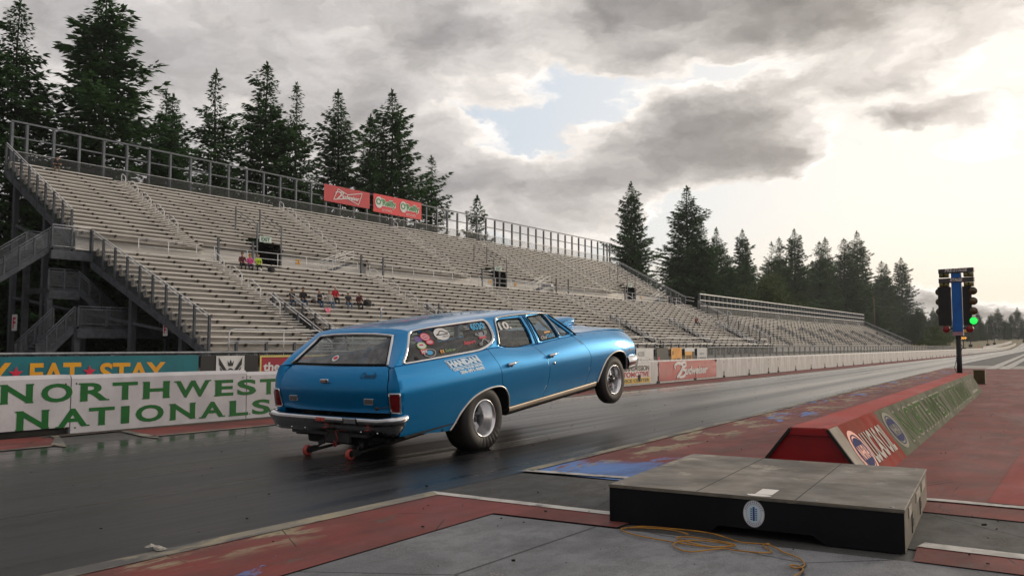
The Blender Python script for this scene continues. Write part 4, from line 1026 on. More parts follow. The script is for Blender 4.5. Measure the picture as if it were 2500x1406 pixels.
for p in PORT:
    m = MB(); x0, x1 = -58.0, -52.58
    ya_, yb = p - 1.1, p + 1.1
    zb, zt = 6.86, 8.95
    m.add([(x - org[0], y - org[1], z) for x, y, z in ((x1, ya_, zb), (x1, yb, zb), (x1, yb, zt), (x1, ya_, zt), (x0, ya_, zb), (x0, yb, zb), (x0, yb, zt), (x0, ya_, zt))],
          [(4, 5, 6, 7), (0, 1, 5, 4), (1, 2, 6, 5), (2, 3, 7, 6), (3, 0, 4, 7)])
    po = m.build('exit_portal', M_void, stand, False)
    m = MB(); m.bx(-52.52 - org[0], -52.46 - org[0], p - .95 - org[1], p + .15 - org[1], 9.0, 9.45); sg = m.build('exit_sign', pm('pale green sign', S(196, 214, 204)), stand)
    m = MB(); text(m, 'EXIT', lambda u, v, k: (-52.46 - org[0] + k, u - org[1], v), p - .8, 9.07, .8, .3, .03, 0, 0, .01); m.build('exit_lettering', pm('dark green print', S(30, 70, 54)), sg, False)
    for s in (-1, 1):
        m = MB(); y = p + s * 1.15 - org[1]
        m.bx(-52.55 - org[0], -52.47 - org[0], y - .05, y + .05, 6.85, 10.4); m.bx(-55.2 - org[0], -55.12 - org[0], y - .05, y + .05, 9.4, 11.9)
        m.tube([(-52.5 - org[0], y, 10.35), (-55.2 - org[0], y, 11.65)], .03, 6); m.tube([(-52.5 - org[0], y, 9.95), (-55.2 - org[0], y, 11.45)], .025, 6)
        m.build('portal_guard', M_grey, stand, False)
    for dy in (-1.75, 2.9):
        m = MB(); m.box((-52.54 - org[0], p + dy - org[1], 7.75), (.03, .42, .36)); yp = m.build('yellow_plate', pm('yellow notice', S(226, 160, 24)), stand)
        m = MB(); text(m, '1', lambda u, v, k: (-52.525 - org[0] + k, u, v), p + dy - .05 - org[1], 7.64, .1, .22, .03, 0, 0, .006); m.build('plate_lettering', M_blk, yp, False)
    # ramp with rails from the portal landing down to the cross walk
    for s in (1,):
        m = MB(); ya_ = p + 4.4; yb = p + 7.4; X0 = -51.4
        m.bar((X0 - org[0], ya_ - org[1], 6.9), (X0 - org[0], yb - org[1], 7.9), .9, .06, 0); m.build('ramp', M_steel, stand)
        m = MB()
        for dx in (-.45, .45):
            m.tube([(X0 + dx - org[0], ya_ - .5 - org[1], 7.0), (X0 + dx - org[0], ya_ - .45 - org[1], 7.75), (X0 + dx - org[0], ya_ - org[1], 7.9), (X0 + dx - org[0], yb - org[1], 8.95)], .026, 6)
            m.tube([(X0 + dx - org[0], ya_ - .1 - org[1], 7.4), (X0 + dx - org[0], yb - org[1], 8.5)], .022, 6)
            for q in range(4): m.tube([(X0 + dx - org[0], lerp(ya_, yb, q / 3) - org[1], lerp(6.95, 7.9, q / 3)), (X0 + dx - org[0], lerp(ya_, yb, q / 3) - org[1], lerp(7.9, 8.95, q / 3))], .024, 6)
        m.build('ramp_handrail', M_rail, stand, False)
# rail along the front of the cross walk
m = MB()
for (a, b) in cut(S1Y0 + 3.0, S1Y1, [(q - .7, q + .7) for q in AIS]):
    for zz in (7.92, 7.45): m.tube([(-50.25 - org[0], a - org[1], zz), (-50.25 - org[0], b - org[1], zz)], .024, 6)
    n = max(2, int((b - a) / 2.4))
    for i in range(n + 1): yy = lerp(a, b, i / n) - org[1]; m.tube([(-50.25 - org[0], yy, 6.8), (-50.25 - org[0], yy, 7.92)], .03, 6)
m.build('walkway_rail', M_rail, stand, False)
for p in PORT:
    for dy in (-6.2, -3.3, 7.6, 10.2):
        m = MB(); m.bx(-50.3 - org[0], -50.18 - org[0], p + dy - .07 - org[1], p + dy + .07 - org[1], 6.7, 8.6); m.build('walkway_post', M_steel, stand)
# tall wind rail along the back
m0 = MB(); m0.box((0, 0, 1.7), (.20, .16, 4.0)); pmesh = m0.mesh('back_post', M_grey)
r0 = (lambda x: x)
nP = 48
posts_y = [27.35] + [28.35 + (114.0 - 28.35) * i / (nP - 2) for i in range(nP - 1)] + [113.2]
for y in posts_y:
    o = bpy.data.objects.new('back_post', pmesh); COL.objects.link(o); o.parent = stand; o.location = (-61.75 - org[0], y - org[1], 12.9)
m = MB()
for z, w in ((16.72, .12), (15.62, .09)): m.bx(-61.8 - org[0], -61.7 - org[0], 27.3 - org[1], 114.1 - org[1], z - w / 2, z + w / 2)
m.build('back_rail', M_grey, stand)
m = MB(); m.tube([(-61.62 - org[0], 27.3 - org[1], 14.6), (-61.62 - org[0], 114.1 - org[1], 14.6)], .03, 6); m.build('mesh_top_rail', M_rail, stand, False)
m = MB(); m.add([(-61.6 - org[0], y - org[1], z) for y, z in ((27.3, 13.0), (114.1, 13.0), (114.1, 14.6), (27.3, 14.6))], [(0, 1, 2, 3)]); m.build('back_mesh', M_blkmesh, stand, False)
# end walls of the tiers: raking beams, posts and hand rails
def rake(parent, org, y, xa, za, xb, zb, nposts, rail_h=1.75, beam=.36, out=.12, mesh=True):
    m = MB(); m.bar((xa - org[0], y - org[1], za - .25), (xb - org[0], y - org[1], zb - .25), out, beam, 0, (0, 0, 1)); m.build('raking_beam', M_steel, parent)
    for i in range(nposts):
        t = i / (nposts - 1); x = lerp(xa, xb, t); z = lerp(za, zb, t)
        m = MB(); m.bx(x - .06 - org[0], x + .06 - org[0], y - .1 - org[1], y + .02 - org[1], z - .3, z + rail_h - .05); m.build('rail_post', M_steel, parent)
    m = MB()
    for hh in (rail_h, rail_h - .17): m.tube([(xa - org[0], y - .02 - org[1], za + hh), (xb - org[0], y - .02 - org[1], zb + hh)], .03, 6)
    m.build('raking_rail', M_rail, parent, False)
    if mesh:
        m = MB(); m.add([(x - org[0], y - .06 - org[1], z) for x, z in ((xa, za), (xb, zb), (xb, zb + rail_h - .2), (xa, za + rail_h - .2))], [(0, 1, 2, 3)]); m.build('rail_mesh', M_link, parent, False)
rake(stand, org, 27.05, -61.7, 13.2, -52.6, 7.75, 9, 1.9)
rake(stand, org, 27.05, -50.1, 6.2, -38.3, .8, 10, 1.9)
rake(stand, org, 114.3, -61.7, 13.0, -49.6, 6.6, 9, 1.6)
m = MB(); m.tube([(-49.6 - org[0], 114.3 - org[1], 8.2), (-49.6 - org[0], 117.6 - org[1], 8.1)], .03, 6); m.tube([(-49.6 - org[0], 114.3 - org[1], 7.7), (-49.6 - org[0], 117.6 - org[1], 7.6)], .03, 6); m.build('end_rail', M_rail, stand, False)
# stair treads showing at the left end
m = MB()
for rows in (LOW, UPP):
    for (x, z) in rows: m.bx(x - .16 - org[0], x + .14 - org[0], -.03, .0, z - .40, z - .06); 
m.build('riser_end_plate', M_deck, stand)
# front stair wells: dark recess, two guard rails each
for a in AIS:
    ya_, yb = a + .62, a + 1.95
    m = MB(); xa, xb = -38.3, LOW[WELL - 1][0] - .16
    zt = LOW[WELL - 1][1] - .1
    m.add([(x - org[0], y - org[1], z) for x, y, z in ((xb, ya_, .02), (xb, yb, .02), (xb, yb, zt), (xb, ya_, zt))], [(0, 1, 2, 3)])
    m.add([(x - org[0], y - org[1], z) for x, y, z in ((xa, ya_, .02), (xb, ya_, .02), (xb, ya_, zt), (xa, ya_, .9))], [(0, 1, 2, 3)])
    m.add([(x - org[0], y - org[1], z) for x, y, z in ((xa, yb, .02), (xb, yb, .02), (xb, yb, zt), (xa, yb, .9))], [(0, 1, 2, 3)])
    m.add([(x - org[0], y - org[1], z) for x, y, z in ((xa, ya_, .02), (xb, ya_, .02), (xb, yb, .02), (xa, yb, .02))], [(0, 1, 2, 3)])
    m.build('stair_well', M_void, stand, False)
    m = MB()
    for k in range(9): m.bx(-38.6 - .4 * k - org[0], -38.2 - .4 * k - org[0], ya_ + .05 - org[1], yb - .05 - org[1], .18 * k + .14, .18 * k + .2)
    m.build('well_stair', M_steel, stand)
    for s, y in ((0, ya_ - .05), (1, yb + .05)):
        m = MB(); x1, z1, x0_, z0_ = LOW[8][0], LOW[8][1] + .55, -38.4, 1.6
        for hh in (0, -.2): m.tube([(x1 - org[0], y - org[1], z1 + hh), (x0_ - org[0], y - org[1], z0_ + hh)], .03, 6)
        m.build('well_handrail', M_rail, stand, False)
        for t in (0, .22, .45, .7, .97):
            m = MB(); x = lerp(x1, x0_, t); z = lerp(z1, z0_, t); m.bx(x - .06 - org[0], x + .06 - org[0], y - .06 - org[1], y + .06 - org[1], z - 1.5, z - .02); m.build('well_post', M_steel, stand, False)
        m = MB(); m.add([(x - org[0], y - org[1], z) for x, z in ((x1, z1 - 1.3), (x0_, z0_ - 1.3), (x0_, z0_ - .2), (x1, z1 - .2))], [(0, 1, 2, 3)]); m.build('well_mesh', M_blkmesh, stand, False)
# hooped pipe rails and mesh along the very front
yy = S1Y0 + 1.2
fr = MB()
for (a, b) in cut(S1Y0 + 1.0, 116.0, [(q + .4, q + 2.1) for q in AIS]):
    fr.tube([(-38.1 - org[0], a - org[1], .4), (-38.1 - org[0], a - org[1], 1.75), (-38.1 - org[0], a + .12 - org[1], 1.93), (-38.1 - org[0], a + .4 - org[1], 1.98), (-38.1 - org[0], b - 1.0 - org[1], 1.98), (-38.1 - org[0], b - org[1], 1.3), (-38.1 - org[0], b - org[1], .3)], .035, 6)
    fr.tube([(-38.1 - org[0], a - org[1], 1.35), (-38.1 - org[0], b - .4 - org[1], 1.35)], .03, 6)
    n = int((b - a) / 3.2)
    for i in range(1, n): fr.tube([(-38.1 - org[0], lerp(a, b, i / n) - org[1], .3), (-38.1 - org[0], lerp(a, b, i / n) - org[1], 1.98)], .03, 6)
fr.build('front_hoop_rail', M_rail, stand, False)
m = MB(); m.bx(-.07, .07, 0, .14, 0, 1.3); fpm = m.mesh('front_post', M_steel)
for i in range(46): o = bpy.data.objects.new('front_post', fpm); COL.objects.link(o); o.parent = stand; o.location = (-37.57 - org[0], 1 + i * 1.95, 0)
m = MB(); m.tube([(-37.55 - org[0], 0.5, 1.25), (-37.55 - org[0], 89, 1.25)], .03, 6); m.build('front_rail', M_rail, stand, False)
# columns and beams underneath
m0 = MB(); m0.bx(-.16, .16, -.16, .16, 0, 1)
cm = m0.mesh('column', M_steel)
for yi in range(5):
    y = 27.6 + yi * 9.0 if yi < 3 else 27.6 + yi * 15
    for x, z in ((-41.5, 1.9), (-46.5, 4.3), (-52.0, 7.0), (-57.0, 9.6), (-61.3, 12.6)):
        if yi > 0 and x > -45: continue
        o = bpy.data.objects.new('column', cm); COL.objects.link(o); o.parent = stand; o.location = (x - org[0], y - org[1], 0); o.scale = (1, 1, z)
m = MB()
for y in (27.6, 36.6, 45.6):
    m.bar((-41.5 - org[0], y - org[1], 1.75), (-61.3 - org[0], y - org[1], 4.4), .12, .16); m.bar((-52 - org[0], y - org[1], 6.4), (-61.3 - org[0], y - org[1], 9.4), .12, .16)
m.build('cross_beam', M_steel, stand)
# small framed notices under the stand
for (x, z0, z1) in ((-42.7, 1.65, 2.3), (-60.2, 2.1, 3.2)):
    m = MB(); w = (z1 - z0) * .62; m.bx(x - w / 2 - org[0], x + w / 2 - org[0], .2, .24, z0, z1); b_ = m.build('notice_board', M_wht, stand)
    m = MB(); text(m, 'F', lambda u, v, k: (u, .2 - k, v), x - w * .3 - org[0], z0 + w * .25, w * .6, (z1 - z0) * .68, .03, 0, 0, .01); m.build('notice_lettering', M_crim, b_, False)
# ---------------- left stair tower
tw_ = thing('stair_tower', 'dark steel stair tower with mesh railings at the left end of the grandstand', 'staircase', (-51.8, 22, 0))
TO = (-51.8, 22, 0)
def tl(x, y, z): return (x - TO[0], y - TO[1], z)
def landing(y0, y1, z, x0=-53.4, x1=-50.2):
    m = MB(); m.box(tl((x0 + x1) / 2, (y0 + y1) / 2, z - .05), (x1 - x0, y1 - y0, .1)); m.box(tl(x1 - .05, (y0 + y1) / 2, z - .2), (.1, y1 - y0, .28)); m.box(tl((x0 + x1) / 2, y0 + .06, z - .2), (x1 - x0, .1, .28)); m.build('landing', M_steel, tw_)
    m = MB()
    m.bar(tl(x1, y0, z - .42), tl(x1 + 0, y1, z - .42), .25, .5); m.build('girder', M_steel, tw_)
def railing(a, b, h=1.1, n=4, mesh=True):
    m = MB()
    for hh in (h, h - .16): m.tube([tl(a[0], a[1], a[2] + hh), tl(b[0], b[1], b[2] + hh)], .03, 6)
    m.tube([tl(a[0], a[1], a[2] + .1), tl(b[0], b[1], b[2] + .1)], .02, 6)
    m.build('handrail', M_rail if h > 1.3 else M_grey, tw_, False)
    for i in range(n + 1):
        m = MB(); p = [lerp(a[j], b[j], i / n) for j in range(3)]; m.box(tl(p[0], p[1], p[2] + h / 2 - .1), (.1, .1, h + .1)); m.build('rail_post', M_steel, tw_)
    if mesh:
        m = MB(); m.add([tl(a[0], a[1], a[2] + .1), tl(b[0], b[1], b[2] + .1), tl(b[0], b[1], b[2] + h - .1), tl(a[0], a[1], a[2] + h - .1)], [(0, 1, 2, 3)]); m.build('rail_mesh', M_link, tw_, False)
def flight(y0, z0, y1, z1, x0, x1):
    n = max(2, int(abs(z1 - z0) / .18))
    for x in (x0, x1): m = MB(); m.bar(tl(x, y0, z0 - .15), tl(x, y1, z1 - .15), .07, .3); m.build('stringer', M_steel, tw_)
    m = MB()
    for i in range(n): t = (i + .5) / n; m.box(tl((x0 + x1) / 2, lerp(y0, y1, t), lerp(z0, z1, t)), (x1 - x0 - .08, .3, .05))
    m.build('tread', M_steel, tw_)
    for x in (x0, x1): railing((x, y0, z0), (x, y1, z1), 1.1, 4)
landing(24.6, 27.0, 6.85)
railing((-50.25, 24.7, 6.85), (-50.25, 27.0, 6.85), 1.35, 2); railing((-53.3, 24.7, 6.85), (-53.3, 27, 6.85), 1.2, 2)
flight(24.6, 6.85, 21.4, 4.5, -53.2, -50.4)
landing(18.6, 21.4, 4.5); railing((-50.25, 18.6, 4.5), (-50.25, 21.4, 4.5), 1.1, 2)
flight(22.6, .2, 24.6, 2.2, -49.6, -47.2); landing(24.6, 31.5, 2.2, -49.8, -47.0); railing((-47.05, 24.7, 2.2), (-47.05, 31.4, 2.2), 1.1, 4)
flight(26.4, 4.5, 29.2, 2.2, -52.2, -50.4); landing(24.6, 26.4, 4.5, -52.6, -50.3); railing((-50.3, 24.6, 4.5), (-50.3, 26.4, 4.5), 1.1, 2)
for (x, y, z) in ((-53.2, 24.7, 6.6), (-50.4, 24.7, 4.2), (-47.2, 24.7, 2.0), (-49.6, 24.7, 2.0), (-53.2, 18.8, 4.3), (-50.4, 18.8, 4.3), (-53.2, 21.3, 4.3)):
    m = MB(); m.bx(x - .15 - TO[0], x + .15 - TO[0], y - .15 - TO[1], y + .15 - TO[1], 0, z); m.build('column', M_steel, tw_)

# ---------------- second stand further down the strip
org2 = (-38.0, 117.6, 0)
st2 = thing('grandstand', 'smaller far aluminium grandstand with a long slatted back screen', 'grandstand', org2)
Y0, Y1 = 117.6, 222.0
AIS2 = [127, 139, 151, 163, 175, 187, 199, 211]
R2 = [(-38.65 - .64 * k, 1.28 + .30 * k) for k in range(16)]
for k, (x, z) in enumerate(R2):
    m = row_mesh(cut(Y0, Y1, [(a - .6, a + .6) for a in AIS2]), org2, x, z, .64, AIS2, Y0, Y1); m.build('bench_row', [M_seat, M_deck, M_brk], st2, False)
for a in AIS2:
    m = MB()
    for (x, z) in R2: m.bx(x + .1 - org2[0], x + .4 - org2[0], a - .5 - org2[1], a + .5 - org2[1], z - .3, z - .25)
    m.build('aisle_stair', M_step, st2, False)
    hand_loop(R2[15][0] + .1, R2[15][1] - .2, R2[14][0] + .1, R2[14][1] - .3, a, org2).build('aisle_handrail', M_rail, st2, False)
    m = MB()
    for y in (a - .7, a + .7):
        for hh in (0, -.3): m.tube([(R2[8][0] - org2[0], y - org2[1], R2[8][1] + .6 + hh), (-38.4 - org2[0], y - org2[1], 1.5 + hh)], .04, 6)
        for t in (0, .33, .66, 1): x = lerp(R2[8][0], -38.4, t); z = lerp(R2[8][1] + .6, 1.5, t); m.bx(x - .07 - org2[0], x + .07 - org2[0], y - .05 - org2[1], y + .05 - org2[1], z - 1.2, z)
    m.build('well_handrail', M_grey, st2, False)
bm_ = MB(); bm_.box((0, 0, 1.35), (.34, .1, 3.4)); bme = bm_.mesh('back_post', M_grey)
for i in range(58):
    o = bpy.data.objects.new('back_post', bme); COL.objects.link(o); o.parent = st2; o.location = (-49.0 - org2[0], (Y0 + .5 + i * (Y1 - Y0 - 1) / 57) - org2[1], 5.75)
m = MB()
for z, w in ((8.72, .12), (7.8, .1), (7.0, .1)): m.bx(-48.95 - org2[0], -48.82 - org2[0], .4, Y1 - Y0 - .4, z - w / 2, z + w / 2)
m.build('back_rail', M_rail, st2)
m = MB(); m.add([(-48.85 - org2[0], y, z) for y, z in ((.4, 5.6), (Y1 - Y0 - .4, 5.6), (Y1 - Y0 - .4, 6.9), (.4, 6.9))], [(0, 1, 2, 3)]); m.build('back_mesh', M_blkmesh, st2, False)
rake(st2, org2, 117.5, -49.0, 6.1, -38.3, .8, 8, 1.6); rake(st2, org2, 222.1, -48.9, 5.8, -38.3, .8, 8, 1.3)
m = MB()
for x, z in R2: m.bx(x - .16 - org2[0], x + .3 - org2[0], -.03, 0, z - .5, z - .06)
m.build('riser_end_plate', M_deck, st2)
m = MB(); m.bx(-38.1 - org2[0], -38.0 - org2[0], .2, Y1 - Y0, 1.1, 1.2); m.bx(-38.1 - org2[0], -38.0 - org2[0], .2, Y1 - Y0, .2, .8); m.build('front_rail', M_grey, st2)
# banners tied to the tall back rail
bn, mp, W, H = banner('rail_banner', 'red banner with white bow tie beer emblem tied to the back railing', -61.5, 55.85, -61.5, 62.05, 15.12, 16.78, pm('red rail banner', S(196, 44, 54), S(184, 48, 56), .5, scale=1), .02)
lt = MB()
bow = [(1.35, 0.42), (1.35, .42), (1.75, 1.38), (3.0, .98), (4.95, 1.40), (4.55, .18), (3.05, .62), (1.2, .3), (1.75, 1.38)]
for a, b in (((1.2, .28), (1.8, 1.4)), ((1.8, 1.4), (3.1, 1.0)), ((3.1, 1.0), (5.1, 1.42)), ((5.1, 1.42), (4.6, .2)), ((4.6, .2), (3.1, .62)), ((3.1, .62), (1.2, .28))):
    ribbon(lt, mp, [a, b], .075, 0, .03, 2)
budweiser(lt, mp, 1.5, .42, 3.3, .72, 0, .035); lt.build('banner_lettering', M_wht, bn, False)
bn, mp, W, H = banner('rail_banner', 'brighter red banner with two white and green auto parts logos on back railing', -61.5, 62.6, -61.5, 70.1, 14.95, 16.85, pm('bright red rail banner', S(226, 40, 50), S(214, 44, 52), .5, scale=1), .02)
for x0 in (.3, 4.05):
    lt = MB(); text(lt, "O'Reilly", mp, x0, .55, 3.1, .98, .07, 0, 0, .03); rect(lt, mp, x0 + .1, .72, 2.9, .5, 0, .028); ellipse(lt, mp, x0 + .5, 1.05, .56, .6, 0, .029)
    text(lt, "O'Reilly", mp, x0 + .06, .6, 2.98, .86, .03, 0, 1, .04); text(lt, 'AUTO PARTS', mp, x0 + .95, .2, 1.5, .25, 0, 0, 0, .03); lt.build('banner_lettering', [M_wht, pm('green logo print', S(40, 140, 66))], bn, False)

# ================================================================= trees
def mat_leaf(name, c1, c2, c3):
    mt = bpy.data.materials.new(name); mt.use_nodes = True
    t = NT(mt.node_tree); b = t.n['Principled BSDF']; out = t.n['Material Output']; tc = t.node('ShaderNodeTexCoord'); co = tc.outputs['Object']
    oi = t.node('ShaderNodeObjectInfo')
    n = t.noise(co, 0.5, 4); n2 = t.noise(co, 4.0, 3, w=3.0)
    col = t.mix(t.step(n, 0.35, 0.65), c1, c2)
    col = t.mix(t.step(n2, 0.5, 0.75), col, c3)
    col = t.mix(t.m('MULTIPLY', oi.outputs['Random'], 0.5), col, c2)
    t.put(b.inputs['Base Color'], col); b.inputs['Roughness'].default_value = 0.65; b.inputs['Specular IOR Level'].default_value = 0.2
    tl_ = t.node('ShaderNodeBsdfTranslucent'); t.put(tl_.inputs[0], col); mx = t.node('ShaderNodeMixShader'); mx.inputs[0].default_value = 0.28
    t.l.new(b.outputs[0], mx.inputs[1]); t.l.new(tl_.outputs[0], mx.inputs[2]); t.l.new(mx.outputs[0], out.inputs['Surface'])
    return mt
M_fir = mat_leaf('fir needles', (.048, .112, .038), (.074, .150, .050), (.105, .190, .060))
M_dec = mat_leaf('broad leaves', (.050, .075, .020), (.075, .105, .028), (.11, .13, .035))
M_bark = pm('fir bark', S(58, 48, 42), S(82, 70, 60), 0.9, scale=6, stretch=(1, 1, .25), bump=0.6, bscale=12)
def fir_mesh(seed, H=30.0, W=5.2, levels=64, gap=0.0, skew=1.0, bare=0.06, dens=1.0):
    """crown of one fir: whorls of drooping boughs, each set with many small needle sprays"""
    r = random.Random(seed); V = []; F = []
    def spray(p, d, ln, wd):
        d = d.normalized(); up = Vector((0, 0, 1)); s = d.cross(up)
        s = s.normalized() if s.length > 1e-3 else Vector((1, 0, 0))
        s = (s + up * r.uniform(-.7, .7) + d * r.uniform(-.2, .2)).normalized()
        o = len(V); m = p + d * ln * .45
        V.extend([p - s * wd * .25, m - s * wd, p + d * ln, m + s * wd]); F.append((o, o + 1, o + 2, o + 3))
    az0 = r.uniform(0, 6.28)
    lob = [r.uniform(.72, 1.22) for _ in range(9)]
    for i in range(levels):
        t = i / (levels - 1); t = t ** 0.92
        z = H * lerp(bare, 0.985, t)
        prof = (1 - t) ** 0.74 * (0.72 + 0.28 * min(1, t * 5 + .3)) * 1.08 + 0.02
        nb = 6 if t < .8 else 5
        band = .90 + .16 * math.sin(t * 23 + seed) + .10 * math.sin(t * 61 + seed * 2)
        for k in range(nb):
            if r.random() < gap: continue
            az = az0 + i * 2.4 + k * 6.283 / nb + r.uniform(-.35, .35)
            L = W * prof * r.uniform(.68, 1.12) * band * lob[int((az % 6.283) / 6.283 * 9)]
            if r.random() < .035 * skew: L *= 1.4
            d = Vector((math.cos(az), math.sin(az), 0))
            rise = lerp(-.10, .55, t) + r.uniform(-.1, .1)
            ns = max(3, int(L * 3.0 * dens) + 2)
            side = Vector((-d.y, d.x, 0))
            for q in range(ns):
                u = (q + r.uniform(.1, .9)) / ns
                if u < .12 and L > 2: continue
                p = Vector((0, 0, z)) + d * (L * u) + Vector((0, 0, L * (rise * u - .38 * u * u + .26 * u ** 3 * 1.3)))
                wid = .28 * L * (1 - u) * .9 + .12
                for w in range(9 if L > 1.2 else 4):
                    so = r.uniform(-1, 1) * wid
                    pp_ = p + side * so + Vector((0, 0, -abs(so) * .22 + r.uniform(-.1, .06)))
                    dd = d * r.uniform(.5, 1.1) + side * (so / (wid + .01)) * r.uniform(.3, .9) + Vector((0, 0, r.uniform(-.55, .25)))
                    sz = r.uniform(.6, 1.15) * (.64 if L > 1.5 else .45)
                    spray(pp_, dd, sz, sz * r.uniform(.14, .24))
    for k in range(14):
        spray(Vector((0, 0, H * (.965 + .0022 * k))), Vector((r.uniform(-.5, .5), r.uniform(-.5, .5), .9)), .5, .11)
    me = bpy.data.meshes.new('crown'); me.from_pydata([tuple(v) for v in V], [], F); me.materials.append(M_fir); me.update()
    return me
def trunk_mesh(H, r0):
    m = MB(); n = 9
    m.tube([(0.04 * math.sin(i * 1.7) * i * .3, .04 * math.cos(i * 1.3) * i * .3, H * i / (n - 1) - .3) for i in range(n)], [r0 * (1 - i / (n - 1) * .93) for i in range(n)], 10)
    return m.mesh('trunk', M_bark)
FIRS = [fir_mesh(1, 30, 7.4, 62, .02, 2.0), fir_mesh(2, 30, 6.6, 62, .05, 1.0), fir_mesh(3, 30, 6.0, 56, .20, 1.4, dens=.95), fir_mesh(4, 30, 7.2, 64, 0.0, .4), fir_mesh(5, 30, 5.4, 60, .06, .8), fir_mesh(6, 20, 4.6, 44, .1, 2.5)]
TRK = trunk_mesh(29.5, .42); TRK2 = trunk_mesh(19.6, .26)
def fir(kind, x, y, h, wide, rot, label, group=None):
    H = 20 if kind == 5 else 30
    t = thing('fir_tree', label, 'tree', (x, y, gz(y) - .2), rot, group)
    for nm, me in (('crown', FIRS[kind]), ('trunk', TRK2 if kind == 5 else TRK)):
        o = bpy.data.objects.new(nm, me); COL.objects.link(o); o.parent = t
    s = h / H; t.scale = (s * wide, s * wide, s)
    return t
# kind, x, y, height, width factor, turn, label
TREES = [(3, -74, 33.0, 30.5, 1.02, .3, 'tall dense fir at the far left edge behind the stand'),
         (0, -73, 39.8, 33.6, 1.30, 2.2, 'tallest broad fir with a long side limb, behind the left end of the stand'),
         (1, -76, 48.0, 26.8, .86, 1.1, 'slim fir right of the tallest one, behind back railing'),
         (4, -72, 46.2, 25.2, 1.05, 4.0, 'small fir wedged just right of the tallest one'),
         (2, -74, 52.3, 29.6, 1.05, 5.1, 'sparse open fir with gaps of sky between its limbs'),
         (3, -75, 59.5, 32.6, 1.10, .9, 'big bushy fir left of the red banners'),
         (2, -73, 62.0, 30.6, .95, 2.9, 'narrow open fir touching the right side of the bushy one'),
         (1, -73, 68.3, 31.4, 1.0, 3.7, 'fir rising behind the gap left of the beer banner'),
         (4, -72, 72.7, 29.2, 1.0, .2, 'short spired fir directly above the beer banner'),
         (0, -72, 76.4, 33.2, 1.02, 3.3, 'big fir above the auto parts banner'),
         (2, -72, 84.0, 26.3, 1.08, 1.9, 'lower loose fir just right of the auto parts banner'),
         (5, -72, 94.0, 22.3, 1.05, 4.4, 'lone small fir showing through the back railing'),
         (0, -72, 141.5, 32.0, 1.0, 1.4, 'lone spreading fir at the right end of the big stand'),
         (1, -72, 167.5, 35.2, 1.35, 5.6, 'tall fir with a bushy neighbour, left of the far stand'),
         (3, -66, 160.5, 26.5, 1.25, .6, 'dense dark fir crowding the tall one above the far stand'),
         (1, -74, 189.0, 29.0, 1.0, 2.4, 'first of the pair of dark firs over the far stand'),
         (0, -72, 201.0, 29.8, .95, 4.9, 'second of the pair of dark firs over the far stand, with tiered limbs'),
         (3, -70, 184.0, 22.0, 1.3, 3.1, 'low dense fir filling in beneath the pair over the far stand'),
         (2, -72, 223.0, 28.8, 1.0, 1.2, 'thin fir with airy crown behind the pale green tree'),
         (4, -74, 236.0, 31.4, 1.0, .5, 'slender fir right of the airy one'),
         (0, -72, 243.5, 34.6, .95, 2.0, 'tall open fir with level limbs right of the pale green tree'),
         (4, -72, 269.5, 33.4, 1.15, 4.2, 'left of three spired firs above the middle of far stand screen'),
         (4, -74, 284.0, 36.0, 1.1, 5.5, 'middle of three spired firs above the far stand screen'),
         (3, -72, 300.0, 37.0, 1.35, 1.8, 'broad cone shaped fir above the end of far stand screen'),
         (1, -72, 319.0, 41.5, 1.1, .8, 'tallest fir of the far row with upturned right limbs'),
         (4, -72, 359.0, 33.2, 1.3, 3.5, 'fir just right of the wooden utility pole'),
         (4, -74, 378.0, 33.5, 1.1, 2.7, 'thin fir second from the right end of the row'),
         (0, -72, 399.0, 37.5, 1.15, 5.0, 'last big fir at the right end of the row, before the open sky')]
for a in TREES: fir(*a)
# lower growth filling the gaps behind the stands
under = [(-76, 41, 20), (-77, 50, 19), (-76, 55, 21), (-76, 64, 20), (-77, 69, 21), (-76, 79, 19), (-79, 29, 22), (-77, 24, 21), (-75, 149, 19), (-80, 158, 24), (-80, 180, 25), (-79, 192, 24), (-80, 212, 25), (-80, 226, 26), (-79, 240, 25), (-80, 258, 27), (-80, 275, 27), (-80, 290, 29), (-79, 310, 29), (-80, 335, 27), (-80, 350, 28), (-80, 368, 27), (-80, 390, 28), (-78, 410, 25), (-77, 425, 22), (-74, 171, 22), (-74, 206, 19), (-75, 262, 22), (-80, 30, 17), (-78, 37, 15), (-84, 44, 21), (-79, 51, 17), (-82, 57, 19), (-79, 66, 16), (-83, 72, 20), (-80, 81, 17), (-76, 26, 18), (-90, 34, 24), (-72, 22.5, 21), (-66, 17.5, 19), (-70, 12, 22), (-80, 18, 26), (-88, 25, 28), (-70, 31.5, 10.5), (-70, 38.5, 10), (-70, 44, 10.5), (-70, 51, 10), (-71, 60, 10.5), (-71, 68, 10), (-69, 22, 11),
         (-78, 152, 16), (-76, 174, 19), (-78, 196, 17), (-76, 212, 18), (-74, 232, 19), (-78, 252, 21), (-76, 276, 20), (-74, 306, 24), (-74, 330, 24), (-76, 346, 24), (-74, 388, 24)]
for i, (x, y, h) in enumerate(under):
    side = 'left half of the big stand' if y < 110 else 'far stand'
    fir((3, 0, 3, 1)[i % 4], x, y, h, 1.7 if h < 14 else 1.5, i * 1.3, 'low dark fir in the filler growth behind the ' + side, 'filler firs behind the ' + side)
